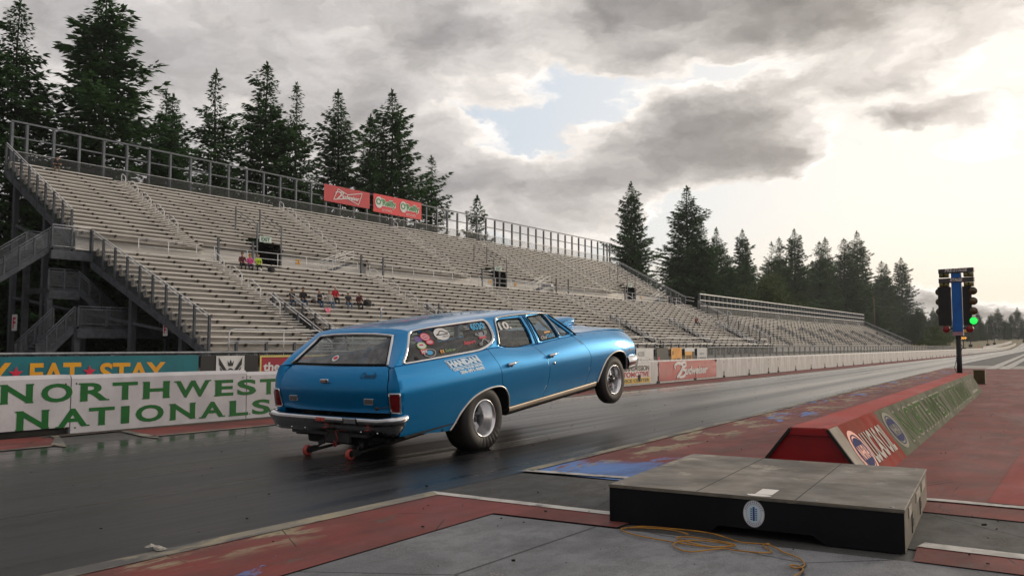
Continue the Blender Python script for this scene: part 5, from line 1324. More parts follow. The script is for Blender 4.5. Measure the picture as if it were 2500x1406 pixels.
# far tree line beyond the strip, one tree at a time
for i in range(84):
    r = rnd
    y = 300 + i * 7.0 + r.uniform(-4, 4); x = -58 - r.uniform(0, 22) + (y - 300) * .075 * 1.0
    if i > 32: y = 500 + (i - 33) * 2.2; x = -78 + (i - 33) * 2.5 + r.uniform(-3, 3)
    if x > 10: y += 20
    h = r.uniform(10, 15) if i <= 32 else r.uniform(11, 18)
    fir((1, 3, 4, 0)[i % 4], x, y, h, r.uniform(1.2, 1.7), i * .7, 'distant hazy fir in the tree line closing the end of the strip', 'distant tree line at the end of the strip')
def broadleaf(name, label, x, y, h, w, seed, n=2600, size=.34, kind=M_dec, z0=.12):
    r = random.Random(seed); V = []; F = []
    cl = [(r.gauss(0, .30) * w, r.gauss(0, .30) * w, h * (z0 + .1 + r.random() ** .9 * (.86 - z0)), r.uniform(.14, .3) * w) for _ in range(26)]
    for _ in range(n):
        cx_, cy_, cz_, cr = r.choice(cl)
        taper = max(.15, 1 - max(0, cz_ / h - .45) * 1.5)
        v = Vector((r.gauss(0, 1), r.gauss(0, 1), r.gauss(0, .8))).normalized() * cr * r.uniform(.6, 1.05)
        p = Vector((cx_ * taper, cy_ * taper, cz_)) + v
        if p.z < .15: continue
        a = Vector((r.uniform(-1, 1), r.uniform(-1, 1), r.uniform(-.6, .6))).normalized(); b = a.orthogonal().normalized()
        s = size * r.uniform(.6, 1.2); o = len(V)
        V.extend([p, p + a * s * .5 + b * s * .3, p + a * s, p + a * s * .5 - b * s * .3]); F.append((o, o + 1, o + 2, o + 3))
    t = thing(name, label, 'tree' if h > 4 else 'shrub', (x, y, gz(y)))
    me = bpy.data.meshes.new('crown'); me.from_pydata([tuple(v) for v in V], [], F); me.materials.append(kind); me.update()
    o = bpy.data.objects.new('crown', me); COL.objects.link(o); o.parent = t
    m = MB(); m.tube([(0, 0, -.2), (.05, .03, h * .3), (.0, .1, h * .62)], [.02 * h, .014 * h, .006 * h], 8)
    for k in range(5):
        a = k * 1.26; m.tube([(0, 0, h * (.2 + .05 * k)), (math.cos(a) * w * .22, math.sin(a) * w * .22, h * (.4 + .06 * k))], [.008 * h, .003 * h], 6)
    m.build('trunk', M_bark, t)
    return t
broadleaf('broadleaf_tree', 'pale green leafy tree behind the far stand screen', -58, 178, 15.5, 10.5, 3, 5200, .55)
broadleaf('broadleaf_tree', 'bright green round tree at the end of the far stand', -34, 226, 5.2, 5.0, 5, 2400, .4)
broadleaf('shrub', 'low green shrub right of the round tree by far barrier', -36, 247, 2.8, 4.5, 8, 1400, .34)
broadleaf('shrub', 'dull green shrub at the foot of the dry grass bank', -42, 300, 3.4, 7, 9, 1500, .4)

# ================================================================= far strip furniture
M_wood = pm('weathered pole wood', S(110, 84, 66), S(86, 66, 54), 0.85, scale=2, stretch=(3, 3, .2))
def pole(name, label, cat, x, y, h, r, mat=M_wood):
    t = thing(name, label, cat, (x, y, gz(y)))
    m = MB(); m.tube([(0, 0, -.2), (0, 0, h)], [r, r * .75], 8); m.build('pole', mat, t)
    return t
t = pole('utility_pole', 'brown wooden utility pole standing among the far firs', 'pole', -51.5, 245.5, 14.3, .2)
m = MB(); m.box((0, 0, 13.2), (.12, 1.8, .14)); m.build('cross_arm', M_wood, t)
for lab, x, y, h in (('thin dark lamp pole behind the end of the far stand', -45, 296, 10.6), ('pale lamp pole right of the light tree near dry grass', -31, 330, 8.2), ('short dark lamp pole between light tree and pale pole', -30, 300, 6.8), ('distant thin lamp pole against the hazy trees on the right', -27, 398, 11.0), ('thin lamp pole just right of light tree, far off', -33, 285, 9.0)):
    t = pole('lamp_pole', lab, 'lamp pole', x, y, h, .09, M_steel)
    m = MB(); m.box((.25, 0, h), (.9, .25, .16)); m.build('lamp_head', M_galv, t)
    m = MB(); m.box((0, 0, .4), (.9, .9, .8)); m.build('base_block', M_dark, t)
t = thing('score_board', 'small dark timing scoreboard with yellow panel and amber digits beyond the barrier', 'scoreboard', (-25.2, 206, 0))
m = MB(); m.tube([(0, 0, 0), (0, 0, 4.6)], .09, 8); m.build('pole', M_box, t)
m = MB(); m.bx(-.55, .65, -.12, .12, 2.35, 3.0); dbd = m.build('digit_panel', M_box, t)
m = MB(); text(m, '009', lambda u, v, k: (u, -.12 - k, v), -.5, 2.43, 1.1, .5, .03, 0, 0, .02); m.build('digits', pm('amber digits', S(230, 150, 60), None, .4, emit=(1, .45, .08), estr=.9), dbd, False)
m = MB(); m.prism([(.0, 4.0), (.9, 3.95), (.9, 4.55), (.0, 4.55)], lambda u, v, d: (u - .1, d, v), -.08, .08); m.build('yellow_panel', M_orange, t)
m = MB(); m.box((0, 0, .3), (.9, .9, .6)); m.build('base_block', M_dark, t)
t = thing('low_wall', 'long grey wall at the foot of the dry grass bank beyond the barrier', 'wall', (-24, 230, 0))
m = MB(); m.grid([[(0 - .09 * i * 12 * .45, i * 12, gz(230 + i * 12) - .2) for i in range(14)], [(0 - .09 * i * 12 * .45, i * 12, gz(230 + i * 12) + .75) for i in range(14)]], 0, False); m.grid([[(-.3 - .09 * i * 12 * .45, i * 12, gz(230 + i * 12) - .2) for i in range(14)], [(-.3 - .09 * i * 12 * .45, i * 12, gz(230 + i * 12) + .75) for i in range(14)]], 0, False)
m.grid([[(0 - .09 * i * 12 * .45, i * 12, gz(230 + i * 12) + .75) for i in range(14)], [(-.3 - .09 * i * 12 * .45, i * 12, gz(230 + i * 12) + .75) for i in range(14)]], 0, False); m.build('wall_body', M_conc2, t)
m = MB(); m.lathe([(.22, 0), (.2, .05), (.03, .8), (0, .8)], (0, 0, 0), (0, 0, 1), 12)
m.build('traffic_cone', pm('orange cone', S(220, 110, 60)), None, True, label='tiny orange cone on the dry grass far down the strip', category='cone').location = (-29, 268, gz(268))

# ================================================================= the station wagon
PIT = R(6.2)
car = thing('station_wagon', 'metallic blue vintage station wagon lifting its front wheels off the drag lane', 'car', (-6.44, 7.348, 0))
car.rotation_euler = (0, -PIT, R(90))
OX, OZ = .336 * math.sin(PIT), .336 * math.cos(PIT)          # rear axle centre in the car's own frame
def K(x, y, z): return Vector((x + OX, y, z + OZ))

def mat_paint_car():
    mt = bpy.data.materials.new('metallic blue car paint'); mt.use_nodes = True
    t = NT(mt.node_tree); b = t.n['Principled BSDF']; tc = t.node('ShaderNodeTexCoord'); co = tc.outputs['Object']
    x, y, z = t.sep(co)
    fl = t.voro(co, 900, out='Color')
    col = t.mix(t.step(t.noise(co, 1.5, 3), .3, .7), (.0, .215, .50), (.0, .195, .47))
    f_ = t.sep(fl)[0]
    col = t.mix(t.m('MULTIPLY', f_, .22), col, (.0, .31, .66))
    road = t.m('MULTIPLY', t.step(z, .62, .22), t.step(t.noise(t.scale(co, 1, 1, 2.5), 4, 6, .7), .42, .8))     # road film low on the body
    col = t.mix(t.m('MULTIPLY', road, .35), col, (.03, .05, .06))
    t.put(b.inputs['Base Color'], col)
    b.inputs['Metallic'].default_value = .65; t.put(b.inputs['Roughness'], t.m('ADD', .34, t.m('MULTIPLY', road, .2)))
    b.inputs['Specular IOR Level'].default_value = .15; b.inputs['Coat Weight'].default_value = .7; b.inputs['Coat Roughness'].default_value = .035; b.inputs['Coat IOR'].default_value = 1.45
    t.put(b.inputs['Coat Normal'], t.bump(t.noise(co, 3.0, 3), .05, .02))
    return mt
M_car = mat_paint_car()
M_chr = pm('polished chrome', S(214, 214, 216), S(200, 200, 203), .1, 1.0, scale=6, rvar=.04, dirt=S(170, 168, 166), dlo=.6, dhi=.85, dscale=5)
M_trim = pm('bright trim metal', S(206, 202, 196), S(188, 184, 178), .28, .9, scale=6)
M_rock = pm('satin silver rocker trim', S(178, 168, 152), S(160, 150, 134), .4, .75, scale=4, stretch=(.4, 1, 1))
M_alu = pm('polished aluminium', S(236, 236, 238), S(220, 220, 222), .2, .8, scale=8, stretch=(1, 6, 1), rvar=.06)
M_tyre = pm('tyre rubber', S(34, 32, 30), S(44, 41, 38), .62, scale=8, dirt=S(62, 56, 48), dlo=.55, dhi=.8, dscale=5, bump=.15, bscale=60)
M_under = pm('sooty underside', S(14, 14, 14), S(24, 23, 22), .8, scale=6)
M_gap = pm('panel gap black', S(6, 9, 12), None, .9)
M_seatv = pm('black seat cloth', S(22, 22, 23), S(30, 30, 31), .8)
M_bar = pm('grey roll cage tube', S(74, 76, 78), None, .5, .3)
M_inner = pm('grey cargo panel', S(92, 92, 93), S(72, 72, 74), .6, scale=2)
def glass_mat(name, tint, refl=1.0):
    mt = bpy.data.materials.new(name); mt.use_nodes = True
    t = NT(mt.node_tree); t.n.clear(); out = t.node('ShaderNodeOutputMaterial')
    tr = t.node('ShaderNodeBsdfTransparent'); t.put(tr.inputs[0], tint)
    gl = t.node('ShaderNodeBsdfGlossy'); gl.inputs['Roughness'].default_value = .02
    fr = t.node('ShaderNodeFresnel'); ge = t.node('ShaderNodeNewGeometry'); t.put(fr.inputs['IOR'], t.step(ge.outputs['Backfacing'], 0.0, 1.0, 1.52, 0.658, 'LINEAR'))
    tc = t.node('ShaderNodeTexCoord'); dust_glare = t.step(t.noise(tc.outputs['Object'], 5, 5), .35, .8, .0, .34 if refl > 1 else .09)  # dust film thickened to put pale reflections into the glass colour
    df = t.node('ShaderNodeBsdfDiffuse'); t.put(df.inputs[0], (.55, .55, .55))
    m1 = t.node('ShaderNodeMixShader'); m2 = t.node('ShaderNodeMixShader')
    t.put(m1.inputs[0], t.m('MULTIPLY', t.m('MULTIPLY', fr.outputs[0], 1.2 * refl), 1.0, clamp=True)); t.l.new(tr.outputs[0], m1.inputs[1]); t.l.new(gl.outputs[0], m1.inputs[2])
    t.put(m2.inputs[0], dust_glare); t.l.new(m1.outputs[0], m2.inputs[1]); t.l.new(df.outputs[0], m2.inputs[2]); t.l.new(m2.outputs[0], out.inputs[0])
    return mt
M_glass = glass_mat('tinted window glass', (.58, .66, .66))
M_rglass = glass_mat('tailgate glass with dust and painted glare', (.66, .70, .70), 1.2)
def sfn(xs, ys, width=.16):
    g = np.linspace(xs[0] - 1, xs[-1] + 1, 1200); v = np.interp(g, xs, ys); dx = g[1] - g[0]
    k = np.exp(-.5 * (np.arange(-3 * width, 3 * width + dx, dx) / width) ** 2); k /= k.sum(); n = len(k) // 2
    v = np.convolve(np.pad(v, n, mode='edge'), k, mode='same')[n:-n]
    return lambda x: float(np.interp(x, g, v))
zb = sfn([-1.4, -.9, 0, .25, .5, .85, 1.2, 1.6, 2.05, 2.5, 3.0, 3.3, 3.5, 3.62, 3.74], [.712, .712, .712, .722, .708, .674, .664, .678, .686, .678, .664, .640, .614, .588, .545], .05)
wm = sfn([-1.4, -1.25, -1.0, -.5, .3, 1.5, 2.4, 3.0, 3.4, 3.6, 3.75], [.895, .91, .928, .945, .952, .952, .95, .945, .928, .90, .87], .15)
zc = sfn([-1.4, .3, 1.3, 2.3, 3.0, 3.7], [.47, .465, .44, .395, .38, .36], .25)
hip = sfn([-1.4, -.9, .1, .7, 1.2, 2.4, 3.2, 3.8], [.075, .085, .09, .105, .10, .10, .12, .14], .2)
def W(x, z):
    c = zc(x)
    if z >= c:
        d = min(1.15, (z - c) / (zb(x) - c)); return wm(x) - hip(x) * (.30 * d + .70 * d ** 2.4)
    d = min(1.2, (c - z) / (c + .03)); return wm(x) - .006 * math.sin(min(1, d) * math.pi) * 0 - .022 * d - .034 * d ** 2.4
def side(s, off=0.0): return lambda x, z: K(x, s * (W(x, z) + off), z)
ARCH_R = [(-.565, -.03), (-.5, .03), (-.40, .135), (-.25, .232), (-.1, .285), (.08, .312), (.22, .312), (.31, .298), (.385, .255), (.435, .185), (.458, .11), (.465, .045)]
ARCH_F = [(2.505, .02), (2.57, .125), (2.68, .255), (2.82, .34), (2.98, .376), (3.12, .374), (3.25, .338), (3.33, .26), (3.362, .16), (3.366, .085)]
def belt(x0, x1, n=24, d=0.0): return [(lerp(x0, x1, i / n), zb(lerp(x0, x1, i / n)) + d) for i in range(n + 1)]
DR = [(.476, .045), (.472, .12), (.448, .2), (.398, .268), (.345, .312), (.33, .37), (.328, .46), (.30, .54), (.255, .62), (.212, zb(.21))]
DM = [(1.15, .045), (1.22, .11), (1.28, .2), (1.312, .30), (1.318, .39), (1.29, .48), (1.22, .56), (1.145, .63), (1.10, zb(1.1))]
DF = [(2.18, .045), (2.22, .09), (2.285, .2), (2.315, .30), (2.322, .385), (2.295, .47), (2.20, .57), (2.10, .645), (2.04, zb(2.04))]
G = .004
def sh(l, d): return [(x + d, z) for x, z in l]
for s in (-1, 1):
    o_ = (0, s, 0)
    q = [(-1.28, .05), (-1.0, .025), (-.75, -.01)] + ARCH_R[:8] + [(.335, .285)] + sh(DR[4:], -G)
    q += belt(.205, -1.262, 20) + [(-1.28, .60), (-1.285, .47)]
    qp = panel('quarter_panel', q, side(s), M_car, car, o_, step=.04)
    rd = panel('rear_door', sh(DR, G) + belt(.222, 1.094, 16)[1:] + sh(DM[::-1], -G)[1:], side(s), M_car, car, o_, step=.04)
    fd = panel('front_door', sh(DM, G) + belt(1.106, 2.034, 16)[1:] + sh(DF[::-1], -G)[1:], side(s), M_car, car, o_, step=.04)
    fe = panel('fender', [(2.19, .045), (2.46, .045)] + [(2.48, .035)] + ARCH_F + [(3.46, .075), (3.6, .12), (3.69, .2), (3.715, .30), (3.71, .42), (3.68, zb(3.68))] + belt(3.66, 2.046, 22) + sh(DF[::-1], G)[1:-1], side(s), M_car, car, o_, step=.04)
    # dark liner behind the shut lines
    for D in (DR, DM, DF):
        m = MB(); m.grid([[side(s, -.016)(x - .03, z) for x, z in D], [side(s, -.016)(x + .03, z) for x, z in D]], 0, True); m.build('shut_line_liner', M_gap, car, False)
    for D, dr in ((DM, fd),):
        pass
    # rocker trim
    m = MB(); xs = [.47 + i * (2.475 - .47) / 24 for i in range(25)]
    pr = [(.040, .006), (.03, .012), (.0, .012), (-.02, .004), (-.026, -.02)]
    m.grid([[K(x, s * (W(x, z) + d), z) for x in xs] for z, d in pr], 0, True); m.build('rocker_trim', M_rock, car, False)
    m = MB(); m.grid([[K(x, s * .90, -.02) for x in xs], [K(x, s * .86, -.055) for x in xs], [K(x, s * .7, -.05) for x in xs]], 0, False); m.build('sill_underside', M_under, car, False)
    # chrome lips on the wheel openings
    for A_r in (ARCH_R, ARCH_F):
        m = MB(); A2 = [p for p in smooth(A_r, 4)]
        m.tube([K(x, s * (W(x, z) + .006), z) for x, z in A2], .0115, 8); m.build('wheel_arch_trim', M_trim, car, False)
    # flared lip and dark inner wheel house
    for A_r, cx_, rr in ((ARCH_R, -.03, .54), (ARCH_F, 2.93, .5)):
        m = MB(); A2 = smooth(A_r, 3)
        m.grid([[K(x, s * (W(x, z) + .0), z) for x, z in A2], [K(x, s * (W(x, z) - .05), z) for x, z in A2], [K(x, s * .42, z + .02) for x, z in A2]], 0, True)
        top = [(x, z) for x, z in A2]
        m.add([K(x, s * .45, z + .02) for x, z in A2], [tuple(range(len(A2)))])
        m.build('wheel_house', M_under, car, False)
    # door handles and lock
    for hx, hz, pr_ in ((.52, .525, rd), (1.39, .525, fd)):
        m = MB(); yy = W(hx, hz)
        m.tube([K(hx - .06, s * (yy - .003), hz - .012), K(hx - .055, s * (yy + .03), hz - .006), K(hx + .0, s * (yy + .04), hz + .004), K(hx + .10, s * (yy + .034), hz + .012)], [.022, .022, .016, .009], 10)
        m.lathe([(0, .016), (.012, .016), (.018, 0)], K(hx - .015, s * (yy + .02), hz - .02), (0, s, 0), 12); m.build('door_handle', M_chr, pr_, False)
    m = MB(); m.lathe([(0, .012), (.014, .012), (.02, 0)], K(1.42, s * W(1.42, .42), .42), (0, s, 0), 14); m.build('door_lock', M_chr, fd, False)
    # top of the fender rolling in to the bonnet
    m = MB(); rows = []
    xs = [2.06 + i * (3.69 - 2.06) / 32 for i in range(33)]
    for (dy, dz) in ((.0, .0), (-.018, .012), (-.05, .022), (-.095, .024)):
        rows.append([K(x, s * (W(x, zb(x)) + dy), zb(x) + dz) for x in xs])
    m.grid(rows, 0, True); o = m.build('fender_top', M_car, fe, False)
    # nose badge, marker
    m = MB(); poly(m, lambda u, v, k: K(u, s * (W(u, v) + k), v), [(3.44, .335), (3.60, .345), (3.60, .355), (3.53, .355), (3.50, .37), (3.49, .352)], 0, .005); m.build('fender_badge', M_trim, fe, False)
    m = MB(); m.grid([[K(x, s * (W(x, .12) + .004), z) for x in (2.3, 2.45, 2.6)] for z in (.17, .185)], 0, False); m.build('side_stripe', M_gap, fe, False)
# ---- greenhouse: roof, pillars and window openings in one pressed shell
ST, SE = .36, .98
zr = sfn([-1.0, -.6, .3, 1.2, 1.6, 1.9], [1.050, 1.082, 1.102, 1.099, 1.076, 1.032], .15)
yr = sfn([-1.1, -.5, .5, 1.3, 1.8], [.655, .675, .695, .69, .665], .2)
def GH(x, s_):
    yb_ = W(x, zb(x)) - .012; z0 = zr(x) - .053; y0_ = yr(x)
    if s_ <= ST:
        q = s_ / ST; return lerp(yb_, y0_, q) + .022 * math.sin(math.pi * q), lerp(zb(x), z0, q)
    q = (s_ - ST) / (SE - ST); P = ((y0_, z0), (y0_ - .035, z0 + .036), (y0_ * .62, zr(x) - .004), (0, zr(x)))
    a, b, c, d = (1 - q) ** 3, 3 * q * (1 - q) ** 2, 3 * q * q * (1 - q), q ** 3
    return a * P[0][0] + b * P[1][0] + c * P[2][0] + d * P[3][0], a * P[0][1] + b * P[1][1] + c * P[2][1] + d * P[3][1]
def ghm(s, off=0.0):
    def f(x, s_):
        y, z = GH(x, s_)
        if off:
            y2, z2 = GH(x, s_ + .01); n = Vector((0, z2 - z, -(y2 - y))).normalized(); y += n.y * off; z += n.z * off
        return K(x, s * y, z)
    return f
def xz(p): return (p[0], (p[1] - zb(p[0])) / (zr(p[0]) - .053 - zb(p[0])) * ST)
QW = rounded([(-1.11, .733), (.14, .733), (.41, .81), (.41, 1.030), (-.81, 1.024)], [.02, .13, .12, .07, .07], 5)
RD = rounded([(.475, .735), (.62, .70), (.85, .682), (1.135, .688), (1.075, .998), (.60, 1.012)], [.03, .05, .1, .02, .02, .06], 4)
FD = rounded([(1.325, .70), (1.73, .708), (1.62, 1.004), (1.235, 1.0)], [.02, .02, .02, .02], 3)
VT = rounded([(1.80, .712), (2.03, .716), (1.70, .985)], [.01, .02, .01], 3)
holes = [[xz(p) for p in q] for q in (QW, RD, FD, VT)]
def xrear(s_): return float(np.interp(s_, [0, .1, .28, .36, .5, 1.1], [-1.262, -1.16, -.95, -.875, -.86, -.88]))
def xfront(s_): return float(np.interp(s_, [0, ST, .5, 1.1], [2.17, 1.765, 1.73, 1.705]))
roof_out = [(lerp(-1.262, 2.17, i / 40), 0) for i in range(41)] + [(xfront(v), v) for v in (.09, .18, .27, ST, .43, .5, .6, .7, .8, .9)] + [(lerp(1.705, -.88, i / 20), SE) for i in range(21)] + [(xrear(v), v) for v in (.9, .8, .7, .6, .5, .43, ST, .28, .19, .1)]
rf = MB()
for s in (-1, 1):
    vs, fs = sheet(roof_out, ghm(s), holes, .042)
    rf.add(vs, fs if s > 0 else [f[::-1] for f in fs], 0, True)
roof = rf.build('roof', M_car, car, False)
bm = bmesh.new(); bm.from_mesh(roof.data); bmesh.ops.remove_doubles(bm, verts=bm.verts, dist=.002); bmesh.ops.recalc_face_normals(bm, faces=bm.faces); bm.to_mesh(roof.data); bm.free()
md_ = roof.modifiers.new('thickness', 'SOLIDIFY'); md_.thickness = .025; md_.offset = -1
tz = sum(p.normal.z * p.area for p in roof.data.polygons)
if tz < 0: roof.data.flip_normals()
def frame_tube(pts, s, r, off, name, mat, parent, closed=True):
    m = MB(); P = resample([xz(p) for p in pts], .03) if closed else pts
    m.tube([ghm(s, off)(x, v) for x, v in P], r, 6, 0, True, closed); return m.build(name, mat, parent, False)
for s in (-1, 1):
    for q, nm in ((QW, 'quarter_window'), (RD, 'rear_door_window'), (FD, 'front_door_window'), (VT, 'vent_window')):
        vs, fs = sheet([xz(p) for p in q], ghm(s, -.012), (), .06)
        m = MB(); m.add(vs, fs, 0, True); gw = m.build(nm, M_glass, car, False)
        if nm == 'quarter_window':
            m = MB(); P = resample([xz(p) for p in QW], .03); n_ = len(P)
            for off, w in ((.004, 1),):
                ctr = np.array(P).mean(0); inn = []; out_ = []
                for i, p in enumerate(P):
                    a = np.array(P[i - 1]); b = np.array(P[(i + 1) % n_]); t_ = (b - a) / (np.linalg.norm(b - a) + 1e-9); nn = np.array([t_[1], -t_[0]])
                    out_.append(np.array(p) + nn * .022); inn.append(np.array(p) - nn * .008)
                f_ = ghm(s, .012); g_ = ghm(s, -.004)
                rows = [[g_(*p) for p in inn], [f_(*(p)) for p in (np.array(inn) * .6 + np.array(out_) * .4)], [f_(*p) for p in (np.array(inn) * .15 + np.array(out_) * .85)], [g_(*p) for p in out_]]
                m.grid(rows, 0, True, True)
            m.build('window_trim', M_chr, gw, False)
        elif nm != 'vent_window':
            frame_tube(q, s, .006, .002, 'window_seal', M_gap, gw)
    # chrome drip rail: up the back of the rear door, along over both doors and down the windscreen pillar
    pl = [xz((.455, .745)), xz((.47, .80)), xz((.53, .95)), xz((.57, 1.015)), (.62, ST * .965), (.8, ST * .985), (1.2, ST * .985), (1.6, ST * .985), (1.72, ST * .97)]
    pl = smooth(pl, 5)
    m = MB(); m.tube([ghm(s, .008)(x, v) for x, v in pl], .0095, 6); m.build('drip_rail', M_trim, roof, False)
    m = MB(); m.tube([ghm(s, .004)(x, v) for x, v in smooth([(1.755, ST * .95), (1.95, ST * .52), (2.15, .01)], 6)], .008, 6); m.build('windscreen_pillar_trim', M_gap, roof, False)
    m = MB()
    for d in (-.018, .018):
        m.tube([ghm(s, .003)(lerp(1.235, 1.165, t) + d, ST * lerp(.02, .93, t)) for t in [i / 8 for i in range(9)]], .0045, 6)
    m.build('pillar_shut_line', M_gap, roof, False)
    m = MB(); m.tube([ghm(s, .004)(lerp(1.765, 1.66, t), ST * lerp(.1, .9, t)) for t in [i / 6 for i in range(7)]], .008, 6); m.build('vent_bar', M_trim, roof, False)
# ---- tail end
def RX(y, z):
    b = float(np.interp(z, [.2, .26, .33, .40, .46, .51, .56, .61, .66, .70, .722], [-1.325, -1.335, -1.352, -1.365, -1.372, -1.37, -1.356, -1.332, -1.30, -1.27, -1.228]))
    return b + .055 * (abs(y) / .8) ** 2.6
def ygate(z): return float(np.interp(z, [.2, .27, .45, .60, .712], [.755, .762, .772, .768, .712]))
go = [(-ygate(.27), .27), (ygate(.27), .27)] + [(ygate(z), z) for z in (.36, .45, .55, .62, .68, .712)] + [(-ygate(z), z) for z in (.712, .68, .62, .55, .45, .36)]
gate = panel('tailgate', go, lambda y, z: K(RX(y, z), y, z), M_car, car, (-1, 0, 0), step=.035)
def corner(s, z, t, off=0.0):
    """skin between the tailgate edge (t=0) and the quarter panel edge (t=1)"""
    a = Vector((RX(ygate(z) + .008, z) + .004, s * (ygate(z) + .008), z))
    xe = float(np.interp(z, [.05, .47, .60, .712], [-1.28, -1.285, -1.28, -1.262])); b = Vector((xe - .002, s * W(xe, z), z))
    p = a.lerp(b, t); bul = math.sin(math.pi * t) * .010
    p += Vector((-1, s * .6, 0)).normalized() * (bul + off)
    return K(*p)
for s in (-1, 1):
    m = MB(); zs = [.22 + i * (.712 - .22) / 20 for i in range(21)]
    m.grid([[corner(s, z, t) for t in [i / 8 for i in range(9)]] for z in zs], 0, True); cp = m.build('rear_corner', M_car, car, False)
    m = MB(); zs = [.282 + i * .178 / 8 for i in range(9)]
    m.grid([[corner(s, z, lerp(.1, 1.0, i / 8), .012) for i in range(9)] for z in zs], 0, True); tl_ = m.build('tail_light', pm('deep red tail lens', S(120, 6, 12), S(96, 4, 10), .15, coat=.6, scale=20, stretch=(1, 1, 3)), car, False)
    m = MB(); ed = [corner(s, .278, lerp(.08, 1.02, i / 8), .010) for i in range(9)] + [corner(s, z, 1.02, .010) for z in zs] + [corner(s, .464, lerp(1.02, .08, i / 8), .010) for i in range(9)] + [corner(s, z, .08, .010) for z in zs[::-1]]
    m.tube(ed, .0085, 6, 0, True, True); m.build('lamp_bezel', M_chr, tl_, False)
    # glass frame pillar: from the roof shell edge in to the rear glass
    vs_ = [0, .05, .1, .19, .28, ST, .43, .5, .6, .7, .8, .9, SE]
    def gl(v):                                   # matching point on the glass opening
        t = min(1, v / ST)
        if v <= ST: y = lerp(.70, .535, t); z = lerp(.720, .985, t)
        else: u = (v - ST) / (SE - ST); y = .535 * (1 - u); z = .985 + .022 * u
        return Vector((lerp(-1.228, -.925, (z - .720) / .265) + .045 * (y / .7) ** 2 - .03, y, z))
    A_e = [Vector((xrear(v), GH(xrear(v), v)[0], GH(xrear(v), v)[1])) for v in vs_]
    B_e = [gl(v) for v in vs_]
    m = MB(); rows = [[K(p.x, s * p.y, p.z) for p in A_e]]
    for t in (.35, .7, 1.0): rows.append([K(*(lambda q: (q.x - .012 * math.sin(math.pi * t), s * q.y, q.z))(a.lerp(b, t))) for a, b in zip(A_e, B_e)])
    m.grid(rows, 0, True); m.build('rear_pillar', M_car, roof, False)
def rg(y, z, k=0.0): return K(lerp(-1.228, -.925, (z - .720) / .265) + .045 * (y / .7) ** 2 - .03 - k, y, z)
gp = [(-.695, .726), (.695, .726), (.54, .985), (.25, 1.0), (-.25, 1.0), (-.54, .985)]
vs, fs = sheet(gp, lambda y, z: rg(y, z, -.012), (), .08)
m = MB(); m.add(vs, fs, 0, True); rgl = m.build('tailgate_window', M_rglass, gate, False)
m = MB(); P = [(.70, .722), (.535, .985), (.30, 1.002), (0, 1.007), (-.30, 1.002), (-.535, .985), (-.70, .722)]
P = [tuple(lerp(np.array(P[i]), np.array(P[i + 1]), k / 5)) for i in range(6) for k in range(5)] + [P[-1]]
m.tube([rg(y, z, .004) for y, z in P], .016, 8); m.build('window_trim', M_chr, rgl, False)
m = MB(); m.tube([rg(lerp(-.68, .68, i / 12), .730, -.004) for i in range(13)], .010, 6); m.tube([rg(y * .955, z * .985 + .008, -.012) for y, z in P], .012, 6); m.build('window_seal', M_gap, rgl, False)
# tailgate fittings
gm_ = lambda u, v, k: K(RX(u, v) - k, u, v)
m = MB(); m.box(K(RX(.04, .575) - .014, .04, .575), (.035, .115, .042)); m.build('tailgate_handle', M_chr, gate, True, .01)
m = MB(); m.box(K(RX(.04, .575) - .034, -.0, .577), (.004, .008, .034)); m.build('handle_notch', M_gap, gate)
for s in (-1, 1):
    y = s * .545
    m = MB(); m.box(K(RX(y, .385) - .004, y, .385), (.02, .125, .062)); lp = m.build('backup_light', M_chr, gate, True, .006)
    m = MB(); m.box(K(RX(y, .385) - .014, y, .385), (.006, .104, .044)); m.build('lamp_lens', pm('ribbed clear lens', S(110, 106, 104), S(70, 68, 68), .25, scale=30, stretch=(.1, 1, 6)), lp, True, .004)
m = MB(); text(m, 'Chevelle', lambda u, v, k: K(RX(u, v) - k, u, v), -.42, .605, -.19, .055, 0, -.35, 0, .006); m.build('script_emblem', M_blk, gate, False)
m = MB(); m.tube([K(-1.385, -.69, .335), K(-1.395, -.74, .335), K(-1.37, -.82, .345)], .006, 6); m.sphere(K(-1.392, -.69, .33), .02, 10, 6); m.build('hold_down_pin', M_blk, gate, False)
# bumper: chrome bar wrapped round both corners
def bumper(name, path, prof, sgn, parent):
    """path: list of (x, y, scale, lift); prof: list of (depth, z)"""
    rows = []
    for i, (x, y, sc_, lf) in enumerate(path):
        a = np.array(path[max(i - 1, 0)][:2]); b = np.array(path[min(i + 1, len(path) - 1)][:2]); t_ = (b - a) / np.linalg.norm(b - a); n_ = np.array([t_[1], -t_[0]]) * sgn
        rows.append([K(x + n_[0] * d, y + n_[1] * d, lf + z * sc_) for d, z in prof])
    m = MB(); m.grid(rows, 0, True); return m.build(name, M_chr, parent, False)
yb = [.885, .905, .91, .885, .82, .72, .5, .25, 0]
xb = [-1.20, -1.26, -1.325, -1.37, -1.395, -1.405, -1.41, -1.415, -1.418]
sc = [1.12, 1.12, 1.12, 1.12, 1.1, 1.0, 1.0, 1.0, 1.0]
path = [(x, -y, c, -.012 if c > 1.05 else 0) for x, y, c in zip(xb, yb, sc)] + [(x, y, c, -.012 if c > 1.05 else 0) for x, y, c in list(zip(xb, yb, sc))[-2::-1]]
prof = [(-.05, .228), (-.01, .236), (.014, .232), (.027, .222), (.031, .205), (.028, .186), (.016, .172), (.004, .166), (-.008, .135), (-.030, .09), (-.07, .055)]
bp = bumper('rear_bumper', path, prof, -1, car)
if sum(p.normal.x for p in bp.data.polygons) > 0: bp.data.flip_normals()
m = MB(); m.box(K(-1.440, -.36, .203), (.014, .17, .055)); m.build('plate_flap', M_chr, bp, True, .008)
m = MB()
for yy in (-.272, -.448): m.box(K(-1.445, yy, .20), (.006, .008, .07))
